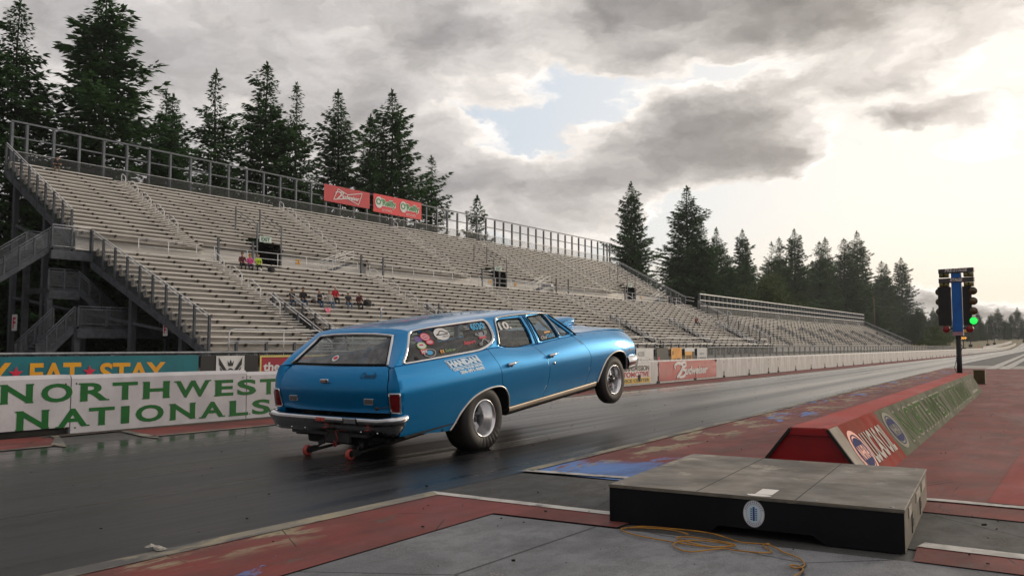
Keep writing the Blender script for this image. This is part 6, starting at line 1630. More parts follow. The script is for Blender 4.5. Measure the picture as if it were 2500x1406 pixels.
m.box(K(-1.432, -.36, .168), (.012, .17, .006)); m.build('flap_edge', M_gap, bp)
m = MB(); text(m, 'DINK', lambda u, v, k: K(-1.4505 - k, u, v), .115, .186, -.135, .04, .03, -.12, 0, .001); m.build('bumper_sticker', pm('orange red sticker', S(214, 74, 56), None, .5), bp, False)
m = MB()
for yy in (-.72, -.5, .3, .5, .72): m.lathe([(0, .006), (.007, .006), (.010, 0)], K(-1.435, yy, .10), (-1, 0, 0), 10)
m.build('bumper_bolt', M_chr, bp, False)
# front bumper, nose and grille (the side the picture does not show is kept plain)
path = [(3.40, -.90, 1, 0), (3.56, -.915, 1, 0), (3.66, -.90, 1, 0), (3.70, -.84, 1, 0), (3.715, -.6, 1, 0), (3.72, 0, 1, 0), (3.715, .6, 1, 0), (3.70, .84, 1, 0), (3.66, .90, 1, 0), (3.56, .915, 1, 0), (3.40, .90, 1, 0)]
fb_ = bumper('front_bumper', [(x, y, 1, 0) for x, y, a, b in path], [(-.03, .26), (.0, .265), (.03, .25), (.045, .2), (.04, .14), (.02, .09), (-.03, .07)], 1, car)
if sum(p.normal.x for p in fb_.data.polygons) < 0: fb_.data.flip_normals()
m = MB()
for s in (-1, 1): m.grid([[K(x, s * (W(x, .1) + .003), z) for x in (3.37, 3.45, 3.55, 3.64)] for z in (.075, .16, .245)], 0, True)
m.build('front_valance', M_rock, car, False)
m = MB(); m.grid([[K(3.69 - .03 * (y / .86) ** 2, y * .94, z) for y in (-.86, -.6, -.3, 0, .3, .6, .86)] for z in (.2, .3, .42, .472)], 0, True); gr = m.build('grille', pm('black grille', S(16, 16, 17), S(40, 40, 42), .5, scale=40, stretch=(.1, .1, 3)), car, False)
m = MB(); m.grid([[K(x0_ - .03 * (y / .86) ** 2, y * ks, z0_ + (.015 * (1 - (y / .86) ** 2) if z0_ > .54 else 0)) for y in (-.86, -.6, -.3, 0, .3, .6, .86)] for x0_, ks, z0_ in ((3.70, .93, .47), (3.695, .90, .53), (3.665, .85, .585))], 0, True); m.build('nose_panel', M_car, car, False)
for s in (-1, 1):
    for y in (.52, .72):
        m = MB(); m.lathe([(.085, -.02), (.09, .01), (.078, .02)], K(3.68, s * y, .37), (1, 0, 0), 20); hl = m.build('headlight', M_chr, car, False)
        m = MB(); m.lathe([(.078, .015), (.05, .035), (.0, .04)], K(3.68, s * y, .37), (1, 0, 0), 20); m.build('headlight_lens', pm('clear lamp glass', S(190, 194, 196), None, .1, coat=.5), hl, False)
# bonnet
def bz(x, y): return zb(x) + .022 + .055 * (1 - (abs(y) / .84) ** 2) * min(1, (3.72 - x) / .5) + .012 * math.exp(-((abs(y) - .3) / .05) ** 2)
bo = [(2.12, -.70), (2.3, -.80), (2.8, -.82), (3.3, -.80), (3.64, -.76), (3.67, -.4), (3.675, 0), (3.67, .4), (3.64, .76), (3.3, .80), (2.8, .82), (2.3, .80), (2.12, .70), (2.16, 0)]
bon = panel('bonnet', bo, lambda x, y: K(x, y, bz(x, y)), M_car, car, (0, 0, 1), step=.06)
m = MB(); m.grid([[K(2.24 - .1 * (y / .8) ** 2, y, .70) for y in (-.8, -.4, 0, .4, .8)], [K(2.10 - .1 * (y / .8) ** 2, y, .71) for y in (-.8, -.4, 0, .4, .8)]], 0, True); m.build('cowl', M_blk, car, False)
# windscreen
ws = lambda u, t: K(lerp(2.17 + .10 * (1 - u * u), 1.755 + .02 * (1 - u * u), t), u * lerp(.80, .635, t), lerp(.70, zr(1.72) - .045 + .025 * (1 - u * u), t))
m = MB(); m.grid([[ws(-1 + i / 8, j / 5) for i in range(17)] for j in range(6)], 0, True); m.build('windscreen', M_glass, car, False)
# blue bonnet scoop over the carburettors
m = MB(); rows = []
for i in range(17):
    t = i / 16; x = lerp(2.28, 3.30, t)
    w = .20 * (math.sin(math.pi * min(1, t * .62 + .06)) ** .6); zt = lerp(.70, .862, min(1, (t * 1.45)) ** .7); zb_ = lerp(.64, .715, t)
    if t > .93: w *= 1 - (t - .93) * 3; zt -= (t - .93) * .35
    cz = (zt + zb_) / 2; hh = (zt - zb_) / 2
    rows.append([K(x, w * math.copysign(abs(math.cos(a)) ** .7, math.cos(a)), cz + hh * math.copysign(abs(math.sin(a)) ** .75, math.sin(a))) for a in [2 * math.pi * k / 20 for k in range(20)]])
m.grid(rows, 0, True, True); m.add(rows[0], [tuple(range(20))]); so = m.build('bonnet_scoop', M_car, car, True)
m = MB(); m.add([Vector(p) + Vector((.003, 0, 0)) for p in rows[-1]], [tuple(range(20))]); m.build('scoop_mouth', M_gap, so, False)
m = MB(); text(m, 'Ray & Young', lambda u, v, k: K(u, -.2 - k, v), 2.72, .775, .50, .05, 0, .2, 0, .004); m.build('scoop_lettering', M_blk, so, False)
m = MB(); text(m, '80', lambda u, v, k: K(u, -.195 - k, v), 2.42, .735, .24, .09, 0, .15, 0, .004); m.build('scoop_number', pm('pale blue print', S(150, 190, 216), None, .5), so, False)
m = MB(); m.lathe([(.10, 0), (.10, .10), (.13, .13)], K(3.02, 0, .60), (0, 0, 1), 16); m.build('scoop_base', M_chr, so, False)
# ---- wheels
def tyre(R_, Ri, w, squash, front=False):
    h = w / 2
    prof = [(Ri, -h * .92), (Ri + (R_ - Ri) * .35, -h * 1.02), (R_ - .045, -h), (R_ - .012, -h * .86), (R_, -h * .6), (R_ + .002, 0), (R_, h * .6), (R_ - .012, h * .86), (R_ - .045, h), (Ri + (R_ - Ri) * .62, h * 1.04), (Ri + (R_ - Ri) * .35, h * 1.02), (Ri + .012, h * .97), (Ri, h * .92)]
    n = 96; V = []
    for r_, hh in prof:
        for k in range(n):
            a = 2 * math.pi * k / n - math.pi / 2                 # -pi/2 points to the road
            x, z = r_ * math.cos(a), r_ * math.sin(a); y = hh
            if not front:
                wr = math.exp(-((a + math.pi / 2 - .22 if a < math.pi / 2 else a - 3 * math.pi / 2 - .22) / .62) ** 2) if True else 0
                mid = max(0, math.sin(math.pi * (r_ - Ri) / (R_ - Ri))) if R_ > Ri else 0
                y += math.copysign(1, hh) * wr * mid * (.016 * math.sin(a * 30 + r_ * 26) + .012)
            V.append((x, y, z))
    P = len(prof); F = [(i * n + k, i * n + (k + 1) % n, (i + 1) * n + (k + 1) % n, (i + 1) * n + k) for i in range(P - 1) for k in range(n)]
    if squash:
        V = [(x * (1 + .03 * max(0, (-z - .18) / .18)), y, max(z, -squash) if z < -squash * .9 else z) for x, y, z in V]
    return V, F
def wheel(x, s, y, R_, Ri, w, squash, front, label=None):
    e = bpy.data.objects.new('front_wheel' if front else 'rear_wheel', None); COL.objects.link(e); e.parent = car; e.location = K(x, s * y, 0)
    V, F = tyre(R_, Ri, w, squash, front)
    # the flat of the tyre stays level with the road while the car pitches
    Rm = Matrix.Rotation(PIT, 3, 'Y') if squash else Matrix.Identity(3)
    m = MB(); m.add([Rm @ Vector((a, s * b, c)) for a, b, c in V], F, 0, True); m.build('tyre', M_tyre, e)
    h = w / 2
    m = MB(); ax = (0, s, 0)
    lip = h * .92
    m.lathe([(Ri + .004, lip - .012), (Ri + .006, lip + .006), (Ri - .004, lip + .012), (Ri - .016, lip + .002), (Ri - .02, lip - .03), (Ri - .032, lip - .05), (Ri - .034, lip - .1), (Ri - .046, lip - .115), (Ri - .05, lip - (.19 if not front else .1)), (Ri - .05, -lip)], (0, 0, 0), ax, 48); rim = m.build('rim', M_alu, e, False)
    dep = lip - (.165 if not front else .055)
    m = MB()
    for k in range(5):
        a = 2 * math.pi * k / 5 + .3; c_, s_ = math.cos(a), math.sin(a)
        def P(r_, t_, d): return Vector((c_ * r_ - s_ * t_, s * d, s_ * r_ + c_ * t_))
        r1 = Ri - .045; o4 = [(.045, -.026), (.10, -.019), (r1, -.034), (r1, .034), (.10, .019), (.045, .026)]
        n = 6; vs = [P(r_, t_, dep + (.012 if r_ < .08 else .004 if r_ < .12 else -.006)) for r_, t_ in o4] + [P(r_, t_, dep - .03) for r_, t_ in o4]
        m.add(vs, [tuple(range(6)), tuple(range(11, 5, -1))] + [(i, (i + 1) % 6, 6 + (i + 1) % 6, 6 + i) for i in range(6)])
    m.build('spoke_star', pm('brushed alloy', S(214, 214, 216), S(186, 186, 189), .22, .85, scale=9), rim)
    m = MB(); m.lathe([(.0, dep + .05), (.03, dep + .05), (.036, dep + .04), (.038, dep + .0), (.062, dep + .004), (.064, dep - .03)], (0, 0, 0), ax, 24)
    for k in range(5):
        a = 2 * math.pi * k / 5 + .3; m.lathe([(0, .03), (.009, .03), (.010, 0)], (math.cos(a) * .055, s * (dep + .006), math.sin(a) * .055), ax, 8)
    m.build('hub', pm('dark hub metal', S(66, 66, 68), S(96, 96, 98), .3, .9, scale=20), rim, False)
    m = MB(); m.lathe([(0, dep - .06), (Ri - .05, dep - .06)], (0, 0, 0), ax, 32); m.lathe([(Ri - .06, dep - .05), (.08, dep - .045)], (0, 0, 0), ax, 32)
    m.build('brake_disc', M_under, rim, False)
    return e
for s in (-1, 1):
    wheel(0, s, .768, .358, .2, .31, .336, False)
    wheel(2.946, s, .855, .323, .196, .155, 0, True)
# ---- underside, axle, wheelie bars
m = MB(); m.bx(-1.2 + OX, 3.3 + OX, -.72, .72, -.03 + OZ, -.0 + OZ); m.bx(-1.25 + OX, -.45 + OX, -.9, .9, .03 + OZ, .045 + OZ); m.build('floor_pan', M_under, car)
m = MB(); m.tube([K(0, -.75, 0), K(0, .75, 0)], .045, 12); m.sphere(K(0, 0, 0), .16, 16, 10, 0, (1, .8, 1)); m.build('rear_axle', M_under, car)
m = MB(); m.box(K(-.85, .1, -.02), (.7, .9, .17)); m.build('fuel_cell', M_under, car, True, .03)
m = MB(); m.box(K(-1.28, .1, .06), (.06, 1.1, .09)); m.box(K(-1.31, -.04, .02), (.04, .34, .13)); m.build('rear_cross_member', pm('dusty grey steel', S(70, 70, 70), S(50, 50, 50), .6), car)
for s in (-1, 1):
    m = MB(); m.tube([K(.1, s * .45, -.1), K(1.6, s * .4, -.09), K(2.3, s * .35, -.05)], .05, 10); m.tube([K(-.25, s * .55, .03), K(.75, s * .5, -.1)], .025, 8); m.build('exhaust_pipe', M_under, car)
    m = MB(); m.box(K(2.55, s * .55, -.06), (.5, .35, .08)); m.build('control_arm', M_under, car)
m = MB(); m.box(K(2.9, 0, .05), (.9, .8, .3)); m.build('engine_block', M_under, car)
wbz = .055                                         # the little wheels skim the road
def road(x, z):                                    # height of world z in the car frame at car x
    return (z - .336 - x * math.sin(PIT)) / math.cos(PIT)
M_wbr = pm('red urethane roller', S(166, 66, 58), S(142, 58, 52), .5, scale=20)
wb = bpy.data.objects.new('wheelie_bar', None); COL.objects.link(wb); wb.parent = car; wb.location = K(-1.40, -.04, -.1)
L0 = wb.location
for yy in (.265, -.345):
    xw_ = -1.45; zc_ = road(xw_, .056)
    def q(x, y, z): return K(x, y, z) - L0
    m = MB(); m.lathe([(.026, .022), (.045, .024), (.053, .018), (.055, 0), (.053, -.018), (.045, -.024), (.026, -.022)], q(xw_, yy, zc_), (0, 1, 0), 24, close=True); rw = m.build('roller_wheel', M_wbr, wb)
    m = MB(); m.lathe([(0, .02), (.02, .02), (.028, .008), (.028, -.008), (.02, -.02), (0, -.02)], q(xw_, yy, zc_), (0, 1, 0), 14); m.build('roller_hub', M_under, rw)
    m = MB(); y2 = yy + (-.045 if yy > 0 else -.045)
    m.tube([q(xw_, y2, zc_), q(-.25, yy * .8 - .05, -.13)], .016, 8); m.tube([q(xw_ + .04, y2, zc_ + .01), q(-1.05, yy * .55, .03)], .013, 8); m.tube([q(xw_ + .12, y2, zc_ + .045), q(xw_ + .25, lerp(y2, yy * .55, .45), zc_ + .105)], .021, 8)
    m.box(q(xw_ + .03, y2, zc_ + .012), (.09, .03, .06)); m.build('bar_arm', M_under, wb)
m = MB(); m.tube([K(-.25, -.35, -.13) - L0, K(-.25, .2, -.13) - L0], .014, 8); m.tube([K(-.8, -.24, -.1) - L0, K(-.8, .16, -.1) - L0], .012, 8); m.build('cross_tube', M_under, wb)
m = MB(); m.tube([K(-1.33, .02, .12), K(-1.36, .06, .02), K(-1.37, .1, -.03)], .005, 6); m.sphere(K(-1.37, .11, -.045), .022, 10, 8); m.build('tow_wire', M_under, car, False)
m = MB(); m.box(K(-1.36, -.06, .11), (.05, .16, .09)); m.tube([K(-1.39, -.03, .12), K(-1.39, -.09, .12)], .022, 10); m.build('tow_bracket', pm('worn brass steel', S(96, 84, 66), S(60, 56, 50), .5, .6), car)
m = MB(); m.tube([K(-1.385, -.09, .08), K(-1.39, -.12, .0), K(-1.38, -.07, -.05), K(-1.37, -.04, -.02)], .006, 6); m.lathe([(.014, .006), (.026, .006), (.026, -.006), (.014, -.006)], K(-1.385, -.07, -.055), (1, 0, 0), 14, close=True); m.build('tow_ring', pm('red tow ring', S(120, 34, 34), None, .5), car, False)
# ---- cabin
m = MB(); m.bx(-1.15 + OX, 2.1 + OX, -.74, .74, .02 + OZ, .05 + OZ); m.build('cabin_floor', M_seatv, car)
for y in (-.36, .36):
    m = MB(); m.box(K(.95, y, .20), (.52, .5, .2)); m.box(K(.70, y, .48), (.14, .5, .56), 0, 0, 0, -.2); m.box(K(.62, y, .83), (.09, .28, .2), 0, 0, 0, -.15); m.build('front_seat', M_seatv, car, True, .05)
m = MB(); m.box(K(1.93, 0, .58), (.3, 1.45, .2)); m.build('dashboard', M_blk, car, True, .04)
m = MB(); m.lathe([(.17, 0), (.185, .012), (.17, .024), (.158, .012)], K(1.62, .36, .62), (-.9, 0, .4), 28, close=True); m.build('steering_wheel', M_blk, car)
cage = MB()
cage.tube([K(.58, -.64, .04), K(.58, -.66, .7), K(.60, -.56, 1.02), K(.60, 0, 1.06), K(.60, .56, 1.02), K(.58, .66, .7), K(.58, .64, .04)], .022, 8)
for s in (-1, 1):
    cage.tube([K(.60, s * .55, 1.0), K(1.6, s * .56, 1.0), K(2.0, s * .66, .68), K(2.0, s * .68, .05)], .02, 8); cage.tube([K(.6, s * .5, 1.0), K(-.95, s * .5, .12)], .02, 8); cage.tube([K(.58, s * .66, .30), K(1.9, s * .7, .18)], .02, 8)
cage.tube([K(.58, -.64, .55), K(.58, .64, .55)], .02, 8); cage.tube([K(.58, -.62, .1), K(.6, .5, 1.0)], .02, 8)
cage.build('roll_cage', M_bar, car)
m = MB(); m.grid([[K(-1.18, y, .55) for y in (-.66, 0, .66)], [K(-.9, y, .48) for y in (-.66, 0, .66)], [K(-.3, y, .44) for y in (-.66, 0, .66)]], 0, True)
for s in (-1, 1): m.grid([[K(-1.15, s * .66, .73), K(-.3, s * .68, .66), K(.4, s * .7, .60)], [K(-1.15, s * .64, .1), K(-.3, s * .66, .1), K(.4, s * .68, .1)]], 0, True)
m.build('cargo_panel', M_inner, car, False)
m = MB(); m.grid([[K(.3, -.6 + .2 * i, .30 + .11 * j) for i in range(4)] for j in range(6)], 0, False)
nv = MB()
for i in range(5): nv.tube([K(.52, -.66, .50 + i * .09), K(1.1, -.68, .47 + i * .09)], .006, 5)
for i in range(6): nv.tube([K(.54 + i * .11, -.67, .47), K(.54 + i * .11, -.665, .86)], .006, 5)
nv.build('window_net', M_blk, car, False)
# ---- decals on glass and paint (right side)
def qm(u, v, k): return ghm(-1, -.010 + k)(u, (v - zb(u)) / (zr(u) - .053 - zb(u)) * ST)
def bm_side(u, v, k): return K(u, -(W(u, v) + k), v)
def decal(name, fn, mats):
    m = MB(); fn(m); return m.build(name, mats, car, False)
M_pur = pm('purple decal', S(104, 84, 140)); M_pink = pm('pink decal', S(206, 150, 160)); M_lim = pm('lime decal', S(150, 190, 120)); M_cy = pm('cyan decal', S(64, 176, 226), S(58, 164, 216)); M_dbl = pm('dark decal', S(30, 34, 44)); M_mgrey = pm('grey decal', S(140, 142, 148))
def d1(m):
    ellipse(m, qm, -.77, .935, .052, .032, 0); ellipse(m, qm, -.66, .95, .068, .040, 1, .006); ring(m, qm, -.66, .95, .068, .040, .84, 2, .007); ellipse(m, qm, -.66, .95, .034, .016, 2, .007); rect(m, qm, -.685, .945, .05, .009, 4, .008)
    ellipse(m, qm, -.635, .895, .056, .028, 2, .005); ellipse(m, qm, -.635, .895, .042, .017, 1, .006)
    ellipse(m, qm, -.77, .872, .066, .036, 3, .005); ellipse(m, qm, -.77, .872, .052, .028, 4, .006); rect(m, qm, -.80, .872, .055, .014, 2, .007)
decal('sponsor_decals', d1, [M_pur, M_pink, M_crim, M_lim, M_wht])
def d2(m):
    ellipse(m, qm, -.40, .955, .115, .062, 0); ribbon(m, qm, [(-.48, .955), (-.44, .965), (-.41, .985), (-.36, .982), (-.33, .965), (-.30, .96)], .008, 1, .006, 5); rect(m, qm, -.49, .946, .18, .008, 1, .006); text(m, 'STREET RODS', qm, -.41, .918, .10, .016, 0, 0, 1, .006)
decal('oval_club_decal', d2, [M_wht, M_dbl])
def d3(m): rect(m, qm, -.82, .79, .105, .048, 0); text(m, 'itv', qm, -.81, .797, .085, .034, .03, 0, 1, .006)
decal('red_square_decal', d3, [M_crim, M_wht])
def d4(m): ellipse(m, qm, -.745, .782 - .012, .0, .0, 0); ellipse(m, qm, -.70, .79, .09, .052 - .01, 0); ring(m, qm, -.70, .79, .09, .042, .92, 1, .006); ellipse(m, qm, -.70, .792, .045, .022, 2, .006)
decal('round_dark_decal', d4, [M_dbl, M_wht, M_cy])
def d5(m): rect(m, qm, -.54, .768, .055, .032, 0); text(m, '2', qm, -.525, .772, .022, .024, .03, 0, 1, .006); text(m, 'Scribner', qm, -.465, .771, .165, .03, 0, .25, 2, .005)
decal('yellow_green_decal', d5, [M_yel, M_dbl, M_lim])
def d6(m): text(m, 'Support', qm, -.14, .80, .20, .052, .03, .35, 0, .005)
decal('red_script_decal', d6, [M_crim])
def d7(m): text(m, '6030', qm, .10, .945, .235, .075, .03, .02, 0, .005); text(m, 'PRO', qm, -.0, .985, .05, .014, 0, 0, 1); text(m, 'L/PRO', qm, -.01, .962, .075, .014, 0, 0, 1)
decal('class_number', d7, [M_cy, M_wht])
def d8(m):
    for (a, b) in (((.13, .90), (.30, .80)), ((.30, .90), (.15, .79))):
        ribbon(m, qm, [a, b], .016, 0, .005, 2); ring(m, qm, a[0], a[1], .024, .014, .5, 0, .006); ring(m, qm, b[0], b[1], .03, .017, .5, 0, .006)
    rect(m, qm, .17, .855, .08, .06, 0, .006); rect(m, qm, .15, .845, .13, .02, 1, .007)
decal('crossed_tools_decal', d8, [M_mgrey, M_crim])
def d9(m): text(m, '10.', qm, .60, .90, .235, .088, .03, .0, 0, .005)
decal('white_class_number', d9, [M_wht])
def d10(m): text(m, 'YOUNG', qm, 1.47, .718, .20, .048, .03, 0, 0, .005); text(m, 'Chris', qm, 1.36, .714, .115, .042, 0, .3, 1, .006); rect(m, qm, 1.46, .782, .14, .018, 2)
decal('driver_name_decal', d10, [M_cy, M_wht, M_yel])
def d11(m):
    def hm(u, v, k): return bm_side(u - .12 - (v - .61) * .55, v, k)
    for (a, b_, c_, d_) in ((-.40, .602, .53, .006), (-.40, .686, .53, .006)):
        for k in range(8): rect(m, hm, a + c_ * k / 8, b_, c_ / 8, d_, 0, .005)
    rect(m, hm, -.40, .602, .006, .09, 0, .005); rect(m, hm, .124, .602, .006, .09, 0, .005)
    text(m, 'HANDAN', hm, -.385, .614, .505, .066, .07, 0, 0, .007)
    text(m, 'CUSTOM TRAILER REPAIR', hm, -.38, .572, .50, .025, .07, 0, 0, .004); text(m, '206-391-9695', hm, -.30, .528, .41, .038, .07, 0, 0, .004)
decal('sponsor_lettering', d11, [pm('pale blue lettering', S(214, 232, 244), S(206, 226, 240), .45), M_car])
def tg(u, v, k): return rg(u, v, -.010 + k)
def d12(m): ellipse(m, tg, .06, .785, .045, .028, 0); ellipse(m, tg, .06, .787, .028, .014, 1, .006)
decal('tailgate_glass_sticker', d12, [M_wht, M_crim])

# ================================================================= spectators
def person(label, x, y, zseat, face=0.0, sit=True, top=(.1, .1, .1), legs=(.05, .06, .09), hair=(.03, .02, .015), skin=(.42, .25, .17), h=1.0, arms='knees', lean=0.0, cap=None, sleeve=True, vest=None, crossed=0, beard=None, print_=None, group=None, bald=False):
    """seated (or standing) figure: one skinned body, clothing shells and hair as its parts; local +x is the way the person faces"""
    e = thing('person', label, 'person', (x, y, zseat - (0 if sit else 0)), face, group)
    hip = .10 * h
    V = []; E = []; Rr = []
    def add(p, r, par=None):
        V.append(Vector(p) * h); Rr.append(r * h)
        if par is not None: E.append((par, len(V) - 1))
        return len(V) - 1
    z0 = .10 if sit else .92
    def L(z): return lean * (z - z0)
    pel = add((0, 0, z0), .13)
    wa = add((L(z0 + .2) - .01, 0, z0 + .2), .12, pel); ch = add((L(z0 + .42), 0, z0 + .42), .135, wa); nk0 = add((L(z0 + .55), 0, z0 + .56), .065, ch)
    nk = add((L(z0 + .6) + .01, 0, z0 + .62), .055, nk0); hd1 = add((L(z0 + .68) + .02, 0, z0 + .69), .085, nk); hd2 = add((L(z0 + .78) + .018, 0, z0 + .775), .092, hd1); add((L(z0 + .84) + .01, 0, z0 + .83), .07, hd2)
    add((L(z0 + .7) + .10, 0, z0 + .70), .022, hd1)                                  # nose and chin come off the head
    hands = []
    for s in (-1, 1):
        sh_ = add((L(z0 + .5), s * .17, z0 + .50), .065, ch)
        if arms == 'knees': el = (.14, s * .24, z0 + .24); ha = (.34, s * .10, z0 + .13)
        elif arms == 'folded': el = (.10, s * .25, z0 + .25); ha = (.24, -s * .08, z0 + .28)
        elif arms == 'down': el = (.0, s * .23, z0 + .24); ha = (.06, s * .25, z0 + .02)
        else: el = (.14, s * .30, z0 + .42); ha = (.30, s * .34, z0 + .46) if s > 0 else (.06, s * .25, z0 + .02)
        if arms == 'reach' and s < 0: el = (.0, s * .23, z0 + .24)
        e1 = add((el[0] + L(el[2]), el[1], el[2]), .046, sh_); w1 = add((ha[0] + L(ha[2]), ha[1], ha[2]), .033, e1)
        d = (Vector(ha) - Vector(el)).normalized(); sd = Vector((-d.y, d.x, 0)).normalized() if abs(d.z) < .95 else Vector((0, 1, 0))
        pm_ = Vector((ha[0] + L(ha[2]), ha[1], ha[2])) + d * .06
        p1 = add(pm_, .036, w1)
        for k in range(4):
            f0 = pm_ + d * (.035 + .008 * (1.5 - abs(k - 1.5))) + sd * (.018 * (k - 1.5)); f1 = add(f0, .010, p1); add(f0 + d * .03 + Vector((0, 0, -.016)), .008, f1)
        t1 = add(pm_ + sd * .04 * s + d * .005, .011, w1); add(pm_ + sd * .052 * s + d * .035, .009, t1)
        if sit:
            kn = (.46, s * .13, z0 + .02 + (.05 if crossed == s else 0)); ft = (.50 if not crossed else .50, s * .14, z0 - .43)
            if crossed: ft = (.70, s * .04, z0 - .38)
            hp = add((.06, s * .10, z0 - .0), .10, pel); k1 = add(kn, .068, hp); c1 = add(((kn[0] * .6 + ft[0] * .4), (kn[1] + ft[1]) / 2, lerp(kn[2], ft[2], .45)), .056, k1); a1 = add((ft[0] - .02, ft[1], ft[2]), .04, c1); add((ft[0] + .14, ft[1] + s * .02, ft[2] - .04), .036, a1)
        else:
            hp = add((0, s * .09, z0 - .05), .095, pel); k1 = add((.03, s * .10, .48), .062, hp); a1 = add((-.01, s * .10, .09), .042, k1); add((.14, s * .12, .045), .036, a1)
    me = bpy.data.meshes.new('body'); me.from_pydata([tuple(v) for v in V], E, []); o = bpy.data.objects.new('body', me); COL.objects.link(o); o.parent = e
    sk = o.modifiers.new('skin', 'SKIN'); sk.use_smooth_shade = True
    for i, r in enumerate(Rr): me.skin_vertices[0].data[i].radius = (r, r)
    me.skin_vertices[0].data[0].use_root = True
    sb = o.modifiers.new('smooth', 'SUBSURF'); sb.levels = 1; sb.render_levels = 1
    # one skin of colours: clothes and flesh split by where they lie on the body
    mt = bpy.data.materials.new('clothed body'); mt.use_nodes = True
    t = NT(mt.node_tree); b = t.n['Principled BSDF']; tc = t.node('ShaderNodeTexCoord'); X, Y, Z = t.sep(tc.outputs['Object'])
    shade = t.noise(tc.outputs['Object'], 7, 4)
    tcol = t.mix(t.step(shade, .35, .7), top, tuple(c * .7 for c in top))
    if print_ == 'plaid':
        chk = t.m('MAXIMUM', t.m('GREATER_THAN', t.m('SINE', t.m('MULTIPLY', Z, 70)), .3), t.m('GREATER_THAN', t.m('SINE', t.m('MULTIPLY', Y, 70)), .3)); tcol = t.mix(chk, tcol, (.02, .015, .02))
    if print_ == 'logo':
        bx_ = t.m('MULTIPLY', t.m('MULTIPLY', t.m('LESS_THAN', t.m('ABSOLUTE', Y), .09 * h), t.m('LESS_THAN', t.m('ABSOLUTE', t.m('SUBTRACT', Z, (z0 + .34) * h)), .10 * h)), t.m('GREATER_THAN', X, .03)); tcol = t.mix(bx_, tcol, t.mix(t.step(t.noise(tc.outputs['Object'], 22, 2), .48, .55), (.02, .02, .02), top))
    if vest: tcol = t.mix(t.m('LESS_THAN', t.m('ABSOLUTE', Y), .165 * h), tcol, vest)
    lcol = t.mix(t.step(shade, .35, .7), legs, tuple(c * .65 for c in legs))
    neck = (z0 + .575) * h
    col = t.mix(t.m('GREATER_THAN', Z, neck), tcol, skin)
    handz = t.m('MULTIPLY', t.m('GREATER_THAN', X, (.30 if arms == 'knees' else .20) * h), t.m('GREATER_THAN', Z, (z0 + .105) * h))
    if arms in ('down', 'reach'): handz = t.m('MULTIPLY', t.m('GREATER_THAN', t.m('ABSOLUTE', Y), .20 * h), t.m('LESS_THAN', Z, (z0 + .03) * h))
    if not sleeve: handz = t.m('MAXIMUM', handz, t.m('MULTIPLY', t.m('GREATER_THAN', t.m('ABSOLUTE', Y), .19 * h), t.m('LESS_THAN', Z, (z0 + .36) * h)))
    col = t.mix(t.m('MULTIPLY', handz, t.m('LESS_THAN', Z, neck)), col, skin)
    if sit:
        lm = t.m('LESS_THAN', Z, (z0 + .085) * h)
        col = t.mix(lm, col, lcol); col = t.mix(t.m('LESS_THAN', Z, (z0 - .40) * h), col, (.03, .03, .03))
    else:
        col = t.mix(t.m('MULTIPLY', t.m('LESS_THAN', Z, (z0 + .02) * h), t.m('LESS_THAN', t.m('ABSOLUTE', Y), .19 * h)), col, lcol); col = t.mix(t.m('LESS_THAN', Z, .09 * h), col, (.3, .3, .3))
    t.put(b.inputs['Base Color'], col); b.inputs['Roughness'].default_value = .8
    me.materials.append(mt)
    hc = Vector((L(z0 + .78) + .0, 0, z0 + .785)) * h
    fx = hc.x + .03 * h
    m = MB()
    for s in (-1, 1): m.sphere((fx + .066 * h, s * .032 * h, hc.z - .005 * h), .011 * h, 8, 6)
    m.build('eyes', pm('dark eyes', (.02, .015, .012)), e, False)
    m = MB(); m.sphere((fx + .06 * h, 0, hc.z - .07 * h), .02 * h, 8, 6, 0, (.6, 1.4, .35)); m.build('mouth', pm('lip tone', (.32, .12, .10)), e, False)
    for s in (-1, 1): pass
    m = MB()
    for s in (-1, 1): m.sphere((hc.x + .01 * h, s * .09 * h, hc.z - .02 * h), .024 * h, 8, 6, 0, (.7, .5, 1.2))
    m.build('ears', pm('ear skin', skin), e, False)
    if not bald:
        m = MB(); rows = []
        for i in range(7):
            ph = math.pi * .5 * i / 6
            rows.append([(hc.x - .012 * h + .100 * h * math.sin(ph) * math.cos(a) - (.02 * h if i > 3 and math.cos(a) > .3 else 0) * (i - 3), .100 * h * math.sin(ph) * math.sin(a), hc.z + .012 * h + .098 * h * math.cos(ph) - (.06 * h * (i / 6) if math.cos(a) < .2 else 0)) for a in [2 * math.pi * k / 16 for k in range(16)]])
        m.grid(rows, 0, True, True); m.build('hair', pm('hair %.3f' % hair[0], hair, tuple(c * .6 for c in hair), .7, scale=30), e, False)
    if cap:
        m = MB(); rows = [[(hc.x + .107 * h * math.sin(math.pi * .5 * i / 5) * math.cos(a), .104 * h * math.sin(math.pi * .5 * i / 5) * math.sin(a), hc.z + .035 * h + .085 * h * math.cos(math.pi * .5 * i / 5)) for a in [2 * math.pi * k / 16 for k in range(16)]] for i in range(6)]
        m.grid(rows, 0, True, True); m.prism([(.06 * h, -.08 * h), (.17 * h, -.06 * h), (.19 * h, 0), (.17 * h, .06 * h), (.06 * h, .08 * h)], lambda u, v, d: (hc.x + u, v, hc.z + .035 * h + d), 0, .008 * h)
        m.build('cap', pm('cap cloth %.2f' % cap[0], cap), e, False)
    if beard:
        m = MB(); m.sphere((fx + .03 * h, 0, hc.z - .085 * h), .055 * h, 10, 8, 0, (.8, 1.1, .9)); m.build('beard', pm('beard hair', beard), e, False)
    return e
def seat_at(yw, k, rows=None):
    r = (rows or LOW)[k]; return r[0] - .02, yw, r[1]
F0 = 0.0                                                # facing +x, the strip
B_ = (.012, .012, .014); JE = (.04, .075, .14); J2 = (.09, .14, .22)
